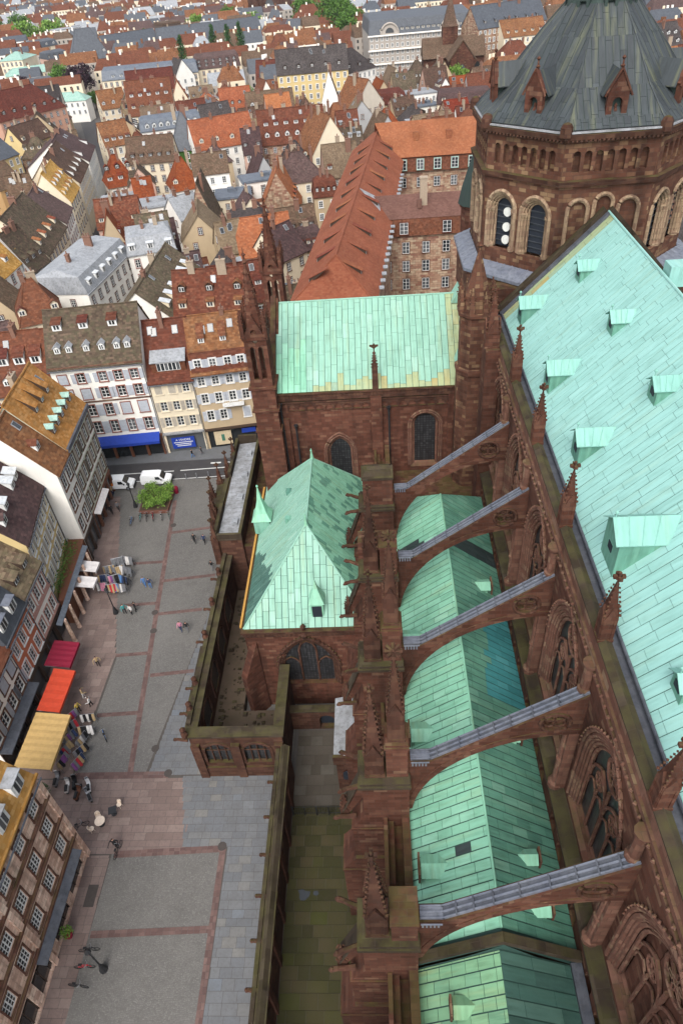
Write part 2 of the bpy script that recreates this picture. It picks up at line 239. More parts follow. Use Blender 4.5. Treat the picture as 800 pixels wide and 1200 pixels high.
# ------------------------------------------------------------------ mesh helpers
OFF = {}                                   # where an object's origin lies in its thing's own frame
def V3(p): return (p[0], p[1], p[2])
class MB:
    def __init__(s): s.v = []; s.f = []; s.m = []
    def poly(s, pts, m=0):
        i = len(s.v); s.v += [V3(p) for p in pts]; s.f.append(tuple(range(i, i + len(pts)))); s.m.append(m); return s
    def mesh(s, vs_, fs, m=0):
        i = len(s.v); s.v += [V3(p) for p in vs_]
        for f in fs: s.f.append(tuple(i + k for k in f)); s.m.append(m)
        return s
    def box(s, x0, x1, y0, y1, z0, z1, m=0):
        v = [(x0,y0,z0),(x1,y0,z0),(x1,y1,z0),(x0,y1,z0),(x0,y0,z1),(x1,y0,z1),(x1,y1,z1),(x0,y1,z1)]
        return s.mesh(v, [(0,3,2,1),(4,5,6,7),(0,1,5,4),(1,2,6,5),(2,3,7,6),(3,0,4,7)], m)
    def taper(s, cx, cy, z0, z1, a0, b0, a1, b1, m=0):     # box with half sizes a,b below and a1,b1 above
        v = [(cx-a0,cy-b0,z0),(cx+a0,cy-b0,z0),(cx+a0,cy+b0,z0),(cx-a0,cy+b0,z0),(cx-a1,cy-b1,z1),(cx+a1,cy-b1,z1),(cx+a1,cy+b1,z1),(cx-a1,cy+b1,z1)]
        return s.mesh(v, [(0,3,2,1),(4,5,6,7),(0,1,5,4),(1,2,6,5),(2,3,7,6),(3,0,4,7)], m)
    def extr(s, pts, vec, m=0, mside=None):                # closed planar polygon swept along vec
        n = len(pts); a = [Vector(p) for p in pts]; d = Vector(vec)
        nn = Vector((0, 0, 0))
        for i in range(n): nn += a[i].cross(a[(i + 1) % n])
        if nn.dot(d) > 0: a.reverse()
        b = [p + d for p in a]; ms = m if mside is None else mside
        s.poly(a, m); s.poly(list(reversed(b)), m)
        for i in range(n):
            j = (i + 1) % n; s.poly([a[j], a[i], b[i], b[j]], ms)
        return s
    def lathe(s, cx, cy, prof, n=8, m=0, rot=0.0, cap=True):
        i0 = len(s.v)
        for r, z in prof:
            for k in range(n):
                a = rot + 2 * math.pi * k / n; s.v.append((cx + r * math.cos(a), cy + r * math.sin(a), z))
        for j in range(len(prof) - 1):
            for k in range(n):
                k2 = (k + 1) % n
                s.f.append((i0+j*n+k, i0+j*n+k2, i0+(j+1)*n+k2, i0+(j+1)*n+k)); s.m.append(m)
        if cap:
            s.f.append(tuple(i0+(len(prof)-1)*n+k for k in range(n))); s.m.append(m)
            s.f.append(tuple(i0+k for k in reversed(range(n)))); s.m.append(m)
        return s
    def tube(s, pts, r, n=5, m=0, closed=False):
        P = [Vector(p) for p in pts]; i0 = len(s.v); N = len(P)
        rr = r if isinstance(r, (list, tuple)) else [r] * N
        for i, p in enumerate(P):
            if closed: d = P[(i + 1) % N] - P[i - 1]
            else: d = P[min(i + 1, N - 1)] - P[max(i - 1, 0)]
            d.normalize(); up = Vector((0, 0, 1)) if abs(d.z) < .9 else Vector((1, 0, 0))
            a = d.cross(up).normalized(); b = d.cross(a)
            for k in range(n):
                t_ = 2 * math.pi * k / n; s.v.append(tuple(p + a * math.cos(t_) * rr[i] + b * math.sin(t_) * rr[i]))
        for i in range(N if closed else N - 1):
            j = (i + 1) % N
            for k in range(n):
                k2 = (k + 1) % n; s.f.append((i0+i*n+k, i0+j*n+k, i0+j*n+k2, i0+i*n+k2)); s.m.append(m)
        if not closed:
            s.f.append(tuple(i0+k for k in range(n))); s.m.append(m); s.f.append(tuple(i0+(N-1)*n+k for k in reversed(range(n)))); s.m.append(m)
        return s
    def ball(s, c, r, m=0, n=6, sz=1.0):
        pr = [(max(r * math.sin(math.pi * j / 4), .002), c[2] - r * sz * math.cos(math.pi * j / 4)) for j in range(5)]
        return s.lathe(c[0], c[1], pr, n, m)
    def plate(s, outline, holes, fr, thick, m=0, mside=None):   # flat slab with real holes: fr(u,v,w)->xyz
        bm = bmesh.new(); eds = []
        for lp in [outline] + holes:
            vv = [bm.verts.new((p[0], p[1], 0)) for p in lp]
            for i in range(len(vv)): eds.append(bm.edges.new((vv[i], vv[(i + 1) % len(vv)])))
        bmesh.ops.triangle_fill(bm, use_beauty=True, use_dissolve=False, edges=eds)
        bm.verts.index_update(); vs_ = [(v.co.x, v.co.y) for v in bm.verts]
        tris = []
        for f in bm.faces:
            t_ = [v.index for v in f.verts]
            ar = sum(vs_[t_[i]][0] * vs_[t_[(i+1) % 3]][1] - vs_[t_[(i+1) % 3]][0] * vs_[t_[i]][1] for i in range(3))
            tris.append(tuple(t_) if ar > 0 else tuple(reversed(t_)))
        bm.free()
        s.mesh([fr(u, v, 0) for u, v in vs_], tris, m); s.mesh([fr(u, v, -thick) for u, v in vs_], [tuple(reversed(t_)) for t_ in tris], m)
        ms = m if mside is None else mside
        for hi, lp in enumerate([outline] + holes):
            ar = sum(lp[i][0] * lp[(i+1) % len(lp)][1] - lp[(i+1) % len(lp)][0] * lp[i][1] for i in range(len(lp)))
            q = list(lp) if (ar > 0) == (hi == 0) else list(reversed(lp))
            for i in range(len(q)):
                a, b = q[i], q[(i + 1) % len(q)]
                s.poly([fr(a[0], a[1], 0), fr(a[0], a[1], -thick), fr(b[0], b[1], -thick), fr(b[0], b[1], 0)], ms)
        return s
    def data(s, name, mats, org, smooth=False):
        me = bpy.data.meshes.new(name)
        ox, oy, oz = org
        me.from_pydata([(x - ox, y - oy, z - oz) for x, y, z in s.v], [], s.f)
        for mt in (mats if isinstance(mats, (list, tuple)) else [mats]): me.materials.append(MAT[mt])
        if any(s.m): me.polygons.foreach_set('material_index', s.m)
        uvl = me.uv_layers.new(name='UVMap'); uvs = [0.0] * (2 * len(me.loops)); li = 0
        for f in s.f:
            p = [s.v[i] for i in f]; nx = ny = nz = 0.0; k = len(p)
            for i in range(k):
                a = p[i]; b = p[(i + 1) % k]
                nx += (a[1]-b[1])*(a[2]+b[2]); ny += (a[2]-b[2])*(a[0]+b[0]); nz += (a[0]-b[0])*(a[1]+b[1])
            L = math.sqrt(nx*nx + ny*ny + nz*nz) or 1.0; nx /= L; ny /= L; nz /= L
            h = math.hypot(nx, ny)
            if h < .12:
                for q in p: uvs[li] = q[0]; uvs[li+1] = q[1]; li += 2
            else:
                tx, ty = -ny / h, nx / h; bx, by, bz = -ty * nz * -1, 0, 0
                # bitangent = n x t  (points up the slope)
                bx = ny * 0 - nz * ty; by = nz * tx - nx * 0; bz = nx * ty - ny * tx
                for q in p:
                    uvs[li] = q[0]*tx + q[1]*ty; uvs[li+1] = q[0]*bx + q[1]*by + q[2]*bz; li += 2
        uvl.data.foreach_set('uv', uvs)
        if smooth: me.polygons.foreach_set('use_smooth', [True] * len(me.polygons))
        me.update(); return me
    def build(s, name, mats, parent=None, smooth=False, org=None):
        if org is None:
            xs = [v[0] for v in s.v]; ys = [v[1] for v in s.v]; zs = [v[2] for v in s.v]
            org = ((min(xs)+max(xs))/2, (min(ys)+max(ys))/2, min(zs))
        return place(s.data(name, mats, org, smooth), name, parent, org)
def place(me, name, parent, loc, rotz=0.0, scale=None):
    o = bpy.data.objects.new(name, me); COL.objects.link(o)
    po = (0, 0, 0)
    if parent is not None: o.parent = parent; po = OFF.get(parent.name, (0, 0, 0))
    o.location = (loc[0]-po[0], loc[1]-po[1], loc[2]-po[2]); OFF[o.name] = tuple(loc)
    if rotz: o.rotation_euler = (0, 0, rotz)
    if scale: o.scale = scale if isinstance(scale, (tuple, list)) else (scale,) * 3
    return o
def empty(name, loc, rotz=0.0, local=False):
    o = bpy.data.objects.new(name, None); COL.objects.link(o); o.empty_display_size = .5
    o.location = loc; o.rotation_euler = (0, 0, rotz); OFF[o.name] = (0, 0, 0) if local else tuple(loc)
    return o
def tag(o, label, cat, group=None):
    o['label'] = label; o['category'] = cat
    if group: o['group'] = group
    return o
def kind(o, k, label=None):
    o['kind'] = k
    if label: o['label'] = label
    return o
def copy_tree(o, loc=None, rotz=None, parent=None, scale=None):
    c = o.copy(); COL.objects.link(c)
    if parent is not None: c.parent = parent
    if loc is not None: c.location = loc
    if rotz is not None: c.rotation_euler = (0, 0, rotz)
    if scale is not None: c.scale = (scale,) * 3
    for ch in o.children: copy_tree(ch, parent=c)
    return c
def arch(cx, w, z0, zs, k=1.0, n=7):        # pointed arch outline, k=.5 is round; counter-clockwise from lower right
    Rr = k * w; h = w / 2; ca = math.acos(max(-1, min(1, (Rr - h) / Rr)))
    right = [(cx + h, z0)] + [(cx + h - Rr + Rr * math.cos(ca * i / n), zs + Rr * math.sin(ca * i / n)) for i in range(n + 1)]
    left = [(2 * cx - x, z) for x, z in reversed(right[:-1])]
    return right + left
def archtop(w, zs, k): return zs + math.sqrt(max((k*w)**2 - (k*w - w/2)**2, 0))
def frX(x, s=-1): return lambda u, v, w: (x + s * w, u, v)      # wall facing -x (s=-1: w>0 comes out towards -x); u=y
def frY(y, s=-1): return lambda u, v, w: (u, y + s * w, v)      # wall facing -y; u=x
def clip_poly(poly, a, b):                                      # keep the left side of a->b (2d)
    out = []; n = len(poly)
    side = lambda p: (b[0]-a[0])*(p[1]-a[1]) - (b[1]-a[1])*(p[0]-a[0])
    for i in range(n):
        p, q = poly[i], poly[(i+1) % n]; sp, sq = side(p), side(q)
        if sp >= 0: out.append(p)
        if (sp > 0 and sq < 0) or (sp < 0 and sq > 0):
            t_ = sp / (sp - sq); out.append((p[0]+(q[0]-p[0])*t_, p[1]+(q[1]-p[1])*t_))
    return out
CAM = Vector((0, 0, 62))
def sheet_roof(O, U, Vv, region, sw, sl, gap=.05, th=.03, seed=1, along_v=True):
    """copper sheets on a plane: O origin, U along the eave, Vv up the slope, region a convex 2d polygon (ccw). returns list of (centre, corner points, normal)"""
    rn = random.Random(seed); O = Vector(O); U = Vector(U).normalized(); Vv = Vector(Vv).normalized(); N = U.cross(Vv).normalized()
    if N.z < 0: N = -N
    us = [p[0] for p in region]; vv = [p[1] for p in region]; out = []
    if not along_v: pass
    nu = int(math.ceil((max(us) - min(us)) / sw))
    for i in range(nu):
        u0 = min(us) + i * sw; v = min(vv) - rn.random() * sl
        while v < max(vv):
            L = sl * rn.uniform(.85, 1.15)
            q = [(u0 + gap/2, v + gap*.22), (u0 + sw - gap/2, v + gap*.22), (u0 + sw - gap/2, v + L - gap*.22), (u0 + gap/2, v + L - gap*.22)]
            full = True
            for k in range(len(region)):
                q2 = clip_poly(q, region[k], region[(k+1) % len(region)])
                if len(q2) < 3: q = []; break
                q = q2
            if len(q) >= 3:
                lift = rn.uniform(.004, .02)
                P = [O + U * a + Vv * b + N * lift for a, b in q]
                c = sum(P, Vector()) / len(P)
                out.append((c, P, N))
            v += L
    return out
def emit_sheets(lists, parent_of, thing_name, cap=300):
    """lists: [(sheets, material, parent object)]: the nearest `cap` become parts, the rest one stuff part for each roof"""
    allS = []
    for si, (sh, mt, par) in enumerate(lists):
        for s_ in sh:
            ar = sum(((s_[1][i]-s_[1][0]).cross(s_[1][i+1]-s_[1][0])).length for i in range(1, len(s_[1])-1)) / 2
            to = CAM - s_[0]; allS.append((-ar * max(to.normalized().dot(s_[2]), 0) / to.length_squared if inview(s_[0]) else 0, si, s_))
    allS.sort(key=lambda q: q[0])
    rest = {}
    for r, (key, si, s_) in enumerate(allS):
        c, P, N = s_
        mb = MB() if r < cap else rest.setdefault(si, MB())
        mb.extr(P, N * .03)
        if r < cap: mb.build('copper_sheet', lists[si][1], lists[si][2])
    for si, mb in rest.items():
        kind(mb.build('copper_sheets', lists[si][1], lists[si][2]), 'stuff')
MW = cam.matrix_world.inverted()
def inview(p, mrg=1.05):
    q = MW @ Vector(p)
    if q.z >= -1: return False
    return abs(q.x / -q.z) < .5 * mrg and abs(q.y / -q.z) < .75 * mrg
def pinnacle(mb, cx, cy, z0, zb, zt, a, m=0, crock=6, gab=True, cross=True):
    """square shaft z0..zb, gablets, crocketed spirelet to zt"""
    mb.taper(cx, cy, z0, zb, a, a, a, a, m)
    mb.box(cx-a*1.15, cx+a*1.15, cy-a*1.15, cy+a*1.15, z0, z0+.18, m)
    if gab:
        g = a * 1.12
        for dx, dy in ((1,0),(-1,0),(0,1),(0,-1)):
            if dx: mb.extr([(cx+dx*g, cy-g*.85, zb-.25), (cx+dx*g, cy+g*.85, zb-.25), (cx+dx*g, cy, zb+a*1.7)], (-dx*.14, 0, 0), m)
            else: mb.extr([(cx-g*.85, cy+dy*g, zb-.25), (cx+g*.85, cy+dy*g, zb-.25), (cx, cy+dy*g, zb+a*1.7)], (0, -dy*.14, 0), m)
            # blind niche: raised frame
            e = a + .05
            for sg in (-1, 1):
                if dx: mb.box(cx+dx*a-.04, cx+dx*a+.04, cy+sg*a*.72-.06, cy+sg*a*.72+.06, z0+.2, zb-.2, m)
                else: mb.box(cx+sg*a*.72-.06, cx+sg*a*.72+.06, cy+dy*a-.04, cy+dy*a+.04, z0+.2, zb-.2, m)
    mb.taper(cx, cy, zb, zt, a*.88, a*.88, .05, .05, m)
    H_ = zt - zb
    for i in range(crock):
        f = (i + .6) / (crock + .6); z = zb + H_ * f; r = a * .88 * (1 - f) + .05
        s_ = max(.07, .13 * (1 - .4 * f)) * (1 if a > .5 else .75)
        for sx in (-1, 1):
            for sy in (-1, 1):
                x, y = cx + sx * (r + s_ * .4), cy + sy * (r + s_ * .4)
                mb.lathe(x, y, [(.02, z - s_ * .9), (s_, z), (s_ * .8, z + s_ * .6), (.02, z + s_)], 4, m, .4)
    if cross:
        mb.lathe(cx, cy, [(.05, zt-.1), (.06, zt+.12), (.2, zt+.25), (.07, zt+.36), (.06, zt+.55)], 6, m)
        for k in range(4):
            an = math.pi/2*k; mb.box(cx+math.cos(an)*.2-.09, cx+math.cos(an)*.2+.09, cy+math.sin(an)*.2-.09, cy+math.sin(an)*.2+.09, zt+.3, zt+.48, m)
        mb.ball((cx, cy, zt+.62), .1, m)
    return mb
def gargoyle(mb, p, d, L=1.3, m=0):
    d = Vector(d).normalized(); p = Vector(p)
    mb.tube([p - d*.2, p + d*.35*L + Vector((0,0,.05)), p + d*.7*L + Vector((0,0,.16)), p + d*L + Vector((0,0,.1)), p + d*(L*1.13)], [.2, .17, .15, .17, .06], 6, m)
    mb.ball(tuple(p + d*L*.98 + Vector((0,0,.22))), .12, m)
# ================================================================== CATHEDRAL
CB = (15.0, 34.0, 0.0)
cath = empty('cathedral', CB)
tag(cath, 'red sandstone gothic cathedral with mint copper roofs and flying buttresses', 'cathedral')
XW = 10.8; FY = [13.4 + 8.85 * i for i in range(-1, 5)]; YT = 63.6
# ---- nave wall with real window openings
mb = MB(); nbay = len(FY)
edges = [-3.0] + FY + [YT]
WZ0, WZS, WK, WW = 20.2, 25.6, .9, 6.2
bays = [((FY[i] + FY[i+1]) / 2) for i in range(nbay - 1)] + [FY[-1] + 4.42]
for i, c in enumerate(bays):
    y0 = FY[i]; y1 = FY[i+1] if i + 1 < nbay else c + 4.42
    mb.plate([(y0, 15), (y1, 15), (y1, 31.7), (y0, 31.7)], [arch(c, WW, WZ0, WZS, WK)], frX(XW), .4)
mb.box(XW, XW + .4, -3, FY[0], 15, 31.7); mb.box(XW, XW + .4, bays[-1] + 4.42, YT, 15, 31.7)
mb.box(XW + 1.0, XW + 1.3, -3, YT, 14, 31.7)
nave_wall = mb.build('nave_wall', 'stone_red', cath)
win_mesh = None
def nave_window(c, blind):
    mb = MB(); fx = XW + .38
    ws = [5.55, 4.95]
    prev = WW + .1
    for k, w in enumerate(ws):
        mb.plate(arch(c, prev + .04, WZ0 - .05, WZS, WK), [arch(c, w, WZ0 + .25, WZS, WK)], frX(XW + .2 + .16 * k), .17)
        prev = w + .1
    for k, (w, r) in enumerate(((6.7, .13), (6.2, .14), (5.85, .10), (5.5, .13), (5.0, .11))):
        pts = arch(c, w, WZ0 + .1, WZS, WK, 9); xx = XW - .04 + .10 * k
        mb.tube([(xx, u, z) for u, z in pts], r, 6)
    # crockets along the hood mould
    hp = arch(c, 6.95, WZS - 2, WZS, WK, 14)[1:-1]
    for u, z in hp[::1]: mb.ball((XW - .12, u, z), .11, 0, 4)
    mb.poly([(XW - .1, c - 3.1, WZ0), (XW - .1, c + 3.1, WZ0), (XW + .9, c + 3.1, WZ0 + .5), (XW + .9, c - 3.1, WZ0 + .5)][::-1])
    # tracery
    tx = XW + .46; tr = .085
    def T(pts, r=tr): mb.tube([(tx, u, z) for u, z in pts], r, 6)
    T([(c, WZ0 + .3), (c, 26.6)], .13)
    for s_ in (-1, 1):
        T([(c + s_ * 1.22, WZ0 + .3), (c + s_ * 1.22, 24.6)], .10)
        T(arch(c + s_ * 1.24, 2.4, 24.3, 24.6, .95, 7), .11)
        for q in (-1, 1): T(arch(c + s_ * 1.23 + q * .61, 1.16, 23.4, 23.7, .9, 5), .08)
        cc = (c + s_ * 1.23, 25.55); T([(cc[0] + .52 * math.cos(a * math.pi / 6), cc[1] + .52 * math.sin(a * math.pi / 6)) for a in range(13)], .075)
        for a in range(4): T([(cc[0] + .27 * math.cos(a * math.pi/2) + .24 * math.cos(b * math.pi / 4), cc[1] + .27 * math.sin(a * math.pi/2) + .24 * math.sin(b * math.pi / 4)) for b in range(9)], .045)
    cc = (c, 28.15); T([(cc[0] + 1.0 * math.cos(a * math.pi / 8), cc[1] + 1.0 * math.sin(a * math.pi / 8)) for a in range(17)], .11)
    for a in range(6): T([(cc[0] + .55 * math.cos(a * math.pi/3) + .42 * math.cos(b * math.pi / 4), cc[1] + .55 * math.sin(a * math.pi/3) + .42 * math.sin(b * math.pi / 4)) for b in range(9)], .055)
    w = mb.build('window', 'stone_pink', cath)
    full = arch(c, 4.97, WZ0 + .22, WZS, WK, 9)
    for k in range(4):
        u0 = c - 2.44 + 1.22 * k; q = clip_poly(clip_poly(full, (u0 + .02, 50), (u0 + .02, 0)), (u0 + 1.2, 0), (u0 + 1.2, 50))
        p = MB(); p.extr([(XW + .56, u, z) for u, z in q], (.06, 0, 0)); p.build('blind_panel' if blind else 'pane', 'stone_red' if blind else 'leaded_glass', w)
for i, c in enumerate(bays): nave_window(c, i == 0)
# ---- triforium passage below the windows
mb = MB(); holes = []
for c in bays:
    for k in range(4): holes.append(arch(c - 2.7 + 1.8 * k, .95, 16.9, 17.9, .9, 4))
mb.plate([(-3, 13), (YT, 13), (YT, 19.0), (-3, 19.0)], holes, frX(10.05), .35)
mb.box(10.5, 10.6, -3, YT, 14, 18.9, 1)
mb.build('triforium_wall', ['stone_red', 'louvre'], cath)
mb = MB(); mb.extr([(9.9, 0, 18.95), (9.9, 0, 19.2), (10.85, 0, 19.5), (10.85, 0, 18.95)], (0, YT - .5, 0)); mb.build('passage_ledge', 'stone_mossy', cath)
# ---- cornice and parapet
mb = MB(); mb.box(10.7, 11.9, -3, YT - .2, 31.7, 32.05); mb.box(10.66, 10.8, -3, YT - .2, 31.2, 31.4)
y = 0.0
while y < YT - 1: mb.ball((10.68, y, 31.55), .13, 0, 4); y += .62
mb.build('cornice', 'stone_pink', cath)
mb = MB(); mb.box(10.85, 11.45, -3, YT - .2, 32.05, 32.95)
mb.extr([(10.8, 0, 32.95), (11.52, 0, 32.95), (11.52, 0, 33.05), (11.16, 0, 33.25), (10.8, 0, 33.05)], (0, YT - .3, 0), 1)
mb.build('parapet', ['stone_pink', 'stone_mossy'], cath)
mb = MB(); mb.box(11.46, 12.5, -3, YT - .2, 32.0, 32.3); mb.build('gutter', 'lead_dark', cath)
mb = MB(); mb.tube([(12.2, -2, 32.62), (12.2, YT - .5, 32.62)], .09, 6); mb.build('gutter_rail', 'lead_dark', cath)
# ---- pinnacles on the parapet, shafts on the wall
base_p = MB(); pinnacle(base_p, 0, 0, 0, 1.9, 4.1, .36, 0, 7, True, True)
pin_me = base_p.data('pinnacle', 'stone_red', (0, 0, 0))
for yy in FY: place(pin_me, 'pinnacle', cath, (11.15, yy + .8, 33.05))
for yy in FY:
    m = MB(); m.lathe(10.62, yy + .1, [(.42, 29.4), (.42, 29.6), (.3, 29.7), (.3, 31.4), (.42, 31.6), (.45, 31.8)], 10)
    m.build('shaft', 'stone_pink', cath)
    m = MB(); m.lathe(10.35, yy, [(.5, 19.2), (.5, 19.6), (.3, 19.8), (.27, 22.3), (.36, 22.35), (.36, 22.5), (.27, 22.6), (.26, 25.4), (.45, 25.8), (.5, 26.1)], 10)
    m.box(10.2, 10.8, yy - .42, yy + .42, 15, 26); m.build('shaft', 'stone_pink', cath)
# ---- flying buttresses
def flyer(yy):
    T_ = .9
    top = [(.95, 22.95), (2.3, 23.0), (10.85, 29.6)]
    intr = [(10.85 - 9.7 * math.cos(a * math.pi / 2 / 16), 16.4 + 9.5 * math.sin(a * math.pi / 2 / 16)) for a in range(17)]
    out = top[::-1] + [(.95, 22.0), (.95, 16.4)] + intr[0:17]
    # counter-clockwise polygon in x,z
    hole = [(9.25 + .78 * math.cos(a * math.pi / 8), 27.05 + .78 * math.sin(a * math.pi / 8)) for a in range(16)]
    mb = MB(); mb.plate(out, [hole], frY(yy - T_/2), T_)
    # voussoir ring, proud
    i2 = [(10.85 - 9.7 * math.cos(a * math.pi / 2 / 16), 16.4 + 9.5 * math.sin(a * math.pi / 2 / 16)) for a in range(17)]
    o2 = [(10.85 - 10.1 * math.cos(a * math.pi / 2 / 16), 16.4 + 9.95 * math.sin(a * math.pi / 2 / 16)) for a in range(17)]
    for a in range(16):
        q = [i2[a], i2[a+1], o2[a+1], o2[a]]
        mb.extr([(x, yy - T_/2 - .05, z) for x, z in q], (0, T_ + .1, 0))
    f = mb.build('flying_buttress', 'stone_red', cath)
    m = MB(); m.tube([(9.25 + .85 * math.cos(a * math.pi / 8), yy - T_/2 - .02, 27.05 + .85 * math.sin(a * math.pi / 8)) for a in range(16)], .13, 6, 0, True)
    for a in range(4):
        cx, cz = 9.25 + .40 * math.cos(a * math.pi/2 + .785), 27.05 + .40 * math.sin(a * math.pi/2 + .785)
        m.tube([(cx + .36 * math.cos(b * math.pi / 4), yy - T_/2 + .18, cz + .36 * math.sin(b * math.pi / 4)) for b in range(8)], .085, 5, 0, True)
    m.build('quatrefoil', 'stone_dark', f)
    dx, dz = 8.55, 6.6; L = math.hypot(dx, dz); nx, nz = -dz / L, dx / L
    m = MB()
    for w0, w1, h in ((-.30, .30, .08), (-.05, .05, .15), (-.33, -.25, .17), (.25, .33, .17)):
        m.extr([(2.3, yy + w0, 23.0), (2.3, yy + w1, 23.0), (2.3 + nx * h, yy + w1, 23.0 + nz * h), (2.3 + nx * h, yy + w0, 23.0 + nz * h)], (dx, 0, dz), 1 if h < .15 else 0)
        m.extr([(1.08, yy + w0, 22.96), (1.08, yy + w1, 22.96), (1.08, yy + w1, 22.96 + h), (1.08, yy + w0, 22.96 + h)], (1.25, 0, .04))
    for k in range(8):
        q = (k + .5 + .2 * math.sin(k * 5.1 + yy)) / 8; bx_, bz_ = 2.3 + dx * q, 23.0 + dz * q
        m.extr([(bx_, yy - .34, bz_), (bx_, yy + .34, bz_), (bx_ + nx * .19, yy + .34, bz_ + nz * .19), (bx_ + nx * .19, yy - .34, bz_ + nz * .19)], (dx / L * .09, 0, dz / L * .09), 1)
    m.build('coping', ['lead', 'lead_dark'], f)
    m = MB()
    for k in range(5): m.box(1.15 + .2 * k, 1.25 + .2 * k, yy - .68, yy - .62, 22.9, 23.3)
    m.box(1.1, 2.2, yy - .69, yy - .63, 23.25, 23.33)
    m.build('railing', 'lead', f)
for yy in FY[1:]: flyer(yy)
flyer(FY[0])
# ---- buttress piers
def pier(i, yy):
    mb = MB(); d = 1.0
    mb.box(-3.9, .96, yy - d - .25, yy + d + .25, 0, 9.5)
    mb.extr([(-3.9, yy - d - .25, 9.5), (.96, yy - d - .25, 9.5), (.96, yy - d - .25, 11.2), (-2.9, yy - d - .25, 11.2)], (0, 2 * d + .5, 0))
    mb.box(-2.9, .96, yy - d, yy + d, 11.2, 15.5)
    mb.extr([(-2.9, yy - d, 15.5), (.96, yy - d, 15.5), (.96, yy - d, 17.2), (-2.0, yy - d, 17.2)], (0, 2 * d, 0))
    mb.box(-2.0, .96, yy - d, yy + d, 17.2, 21.2)
    for z in (9.3, 15.3): mb.box(-3.95 if z < 10 else -2.98, .99, yy - d - (.32 if z < 10 else .1), yy + d + (.32 if z < 10 else .1), z, z + .2)
    # side strut with sloping coping on the street side
    mb.extr([(-2.0, yy - .35, 20.6), (-3.3, yy - .35, 16.6), (-3.3, yy - .35, 15.9), (-2.0, yy - .35, 18.6)], (0, .7, 0))
    p = mb.build('buttress_pier', 'stone_red', cath)
    m = MB(); m.box(-2.25, 1.08, yy - d - .3, yy + d + .3, 21.2, 21.45); m.box(-2.12, 1.02, yy - d - .18, yy + d + .18, 21.45, 21.7)
    m.extr([(-2.05, yy - .5, 20.75), (-3.5, yy - .5, 16.55), (-3.5, yy - .5, 16.75), (-2.05, yy - .5, 20.98)], (0, 1.0, 0)); m.build('ledge', 'stone_mossy', p)
    if i <= 4:
        m = MB(); pinnacle(m, -1.15, yy - .1, 21.7, 24.3, 29.8, .56, 0, 11); 
        m.build('pinnacle', 'stone_carved', p)
    if i in (2, 3):
        m = MB(); m.box(-.42, .92, yy - .7, yy + .9, 21.7, 25.3); m.box(-.5, 1.0, yy - .78, yy + .98, 24.9, 25.1); m.build('plinth', 'stone_red', p)
        m = MB(); pinnacle(m, .25, yy + .1, 25.3, 28.2, 32.6, .48, 0, 11)
        for k in range(8):
            an = k * math.pi / 4; m.tube([(.25, yy + .1, 33.1), (.25 + .5 * math.cos(an), yy + .1 + .5 * math.sin(an), 33.2)], [.1, .13], 5)
        m.build('pinnacle', 'stone_carved', p)
    elif i == 4:
        m = MB(); m.box(-.42, .94, yy - .95, yy + .95, 21.7, 24.6); m.box(-.5, 1.0, yy - 1.0, yy + 1.0, 24.6, 24.8); m.build('plinth', 'stone_red', p)
        m = MB(); m.box(-2.2, .94, yy + .95, yy + 2.4, 14, 23.6); m.build('plinth', 'stone_red', p)
    elif i == 5:
        m = MB(); m.box(-1.75, .94, yy - .9, yy + .9, 21.7, 24.6); m.build('plinth', 'stone_red', p)
        m = MB(); m.box(-1.85, 1.0, yy - 1.0, yy + 1.0, 24.6, 24.85); m.extr([(-1.8, yy - .95, 24.85), (1.0, yy - .95, 24.85), (1.0, yy, 25.5), (-1.8, yy, 25.5)], (0, .02, 0)); m.taper(-.4, yy, 24.85, 25.3, 1.35, .9, 1.1, .5); m.build('cap', 'stone_mossy', p)
    else:
        m = MB(); m.box(-.42, .94, yy - .9, yy + .9, 21.7, 23.7); m.box(-.48, 1.0, yy - .95, yy + .95, 23.7, 23.9); m.build('plinth', 'stone_red', p)
    for a_, b_, l_ in (((-2.1, yy - .9, 21.1), (-1, -.35, 0), 1.3), ((-2.1, yy + .9, 21.1), (-1, .35, 0), 1.3), ((-2.8, yy - .6, 16.4), (-1, -.1, -.05), 1.2)):
        m = MB(); gargoyle(m, a_, b_, l_); m.build('gargoyle', 'stone_carved', p)
    m = MB(); pinnacle(m, -3.35, yy - .1, 15.9, 16.9, 18.4, .28, 0, 4, True, False); m.build('pinnacle', 'stone_carved', p)
for i, yy in enumerate(FY): pier(i, yy)
# ---- aisle walls, gutters and roof
mb = MB()
for i in range(len(FY)):
    y0 = FY[i] + 1.0; y1 = FY[i+1] - 1.0 if i + 1 < len(FY) else YT
    c = (y0 + y1) / 2; mb.plate([(y0, 0), (y1, 0), (y1, 16.4), (y0, 16.4)], [arch(c, 4.6, 3.5, 9.5, .9)], frX(-.6), .5)
    mb.box(-.6 + .3, -.6 + .36, y0, y1, 2, 15, 1)
    mb.box(.45, .96, y0, y1, 14.5, 17.3)
mb.build('aisle_wall', ['stone_red', 'leaded_glass'], cath)
mb = MB()
for i in range(len(FY)):
    y0 = FY[i] + 1.02; y1 = FY[i+1] - 1.02 if i + 1 < len(FY) else YT - .1
    mb.box(-.55, .44, y0, y1, 15.6, 15.75); mb.box(-.75, -.5, y0, y1, 15.7, 17.0)
mb.build('aisle_parapet', 'stone_red', cath)
YW = 12.7; YR = 50.6; YE = 54.2
AEL, ARZ, AER = (.95, 17.0), (5.5, 20.45), (10.0, 16.9)
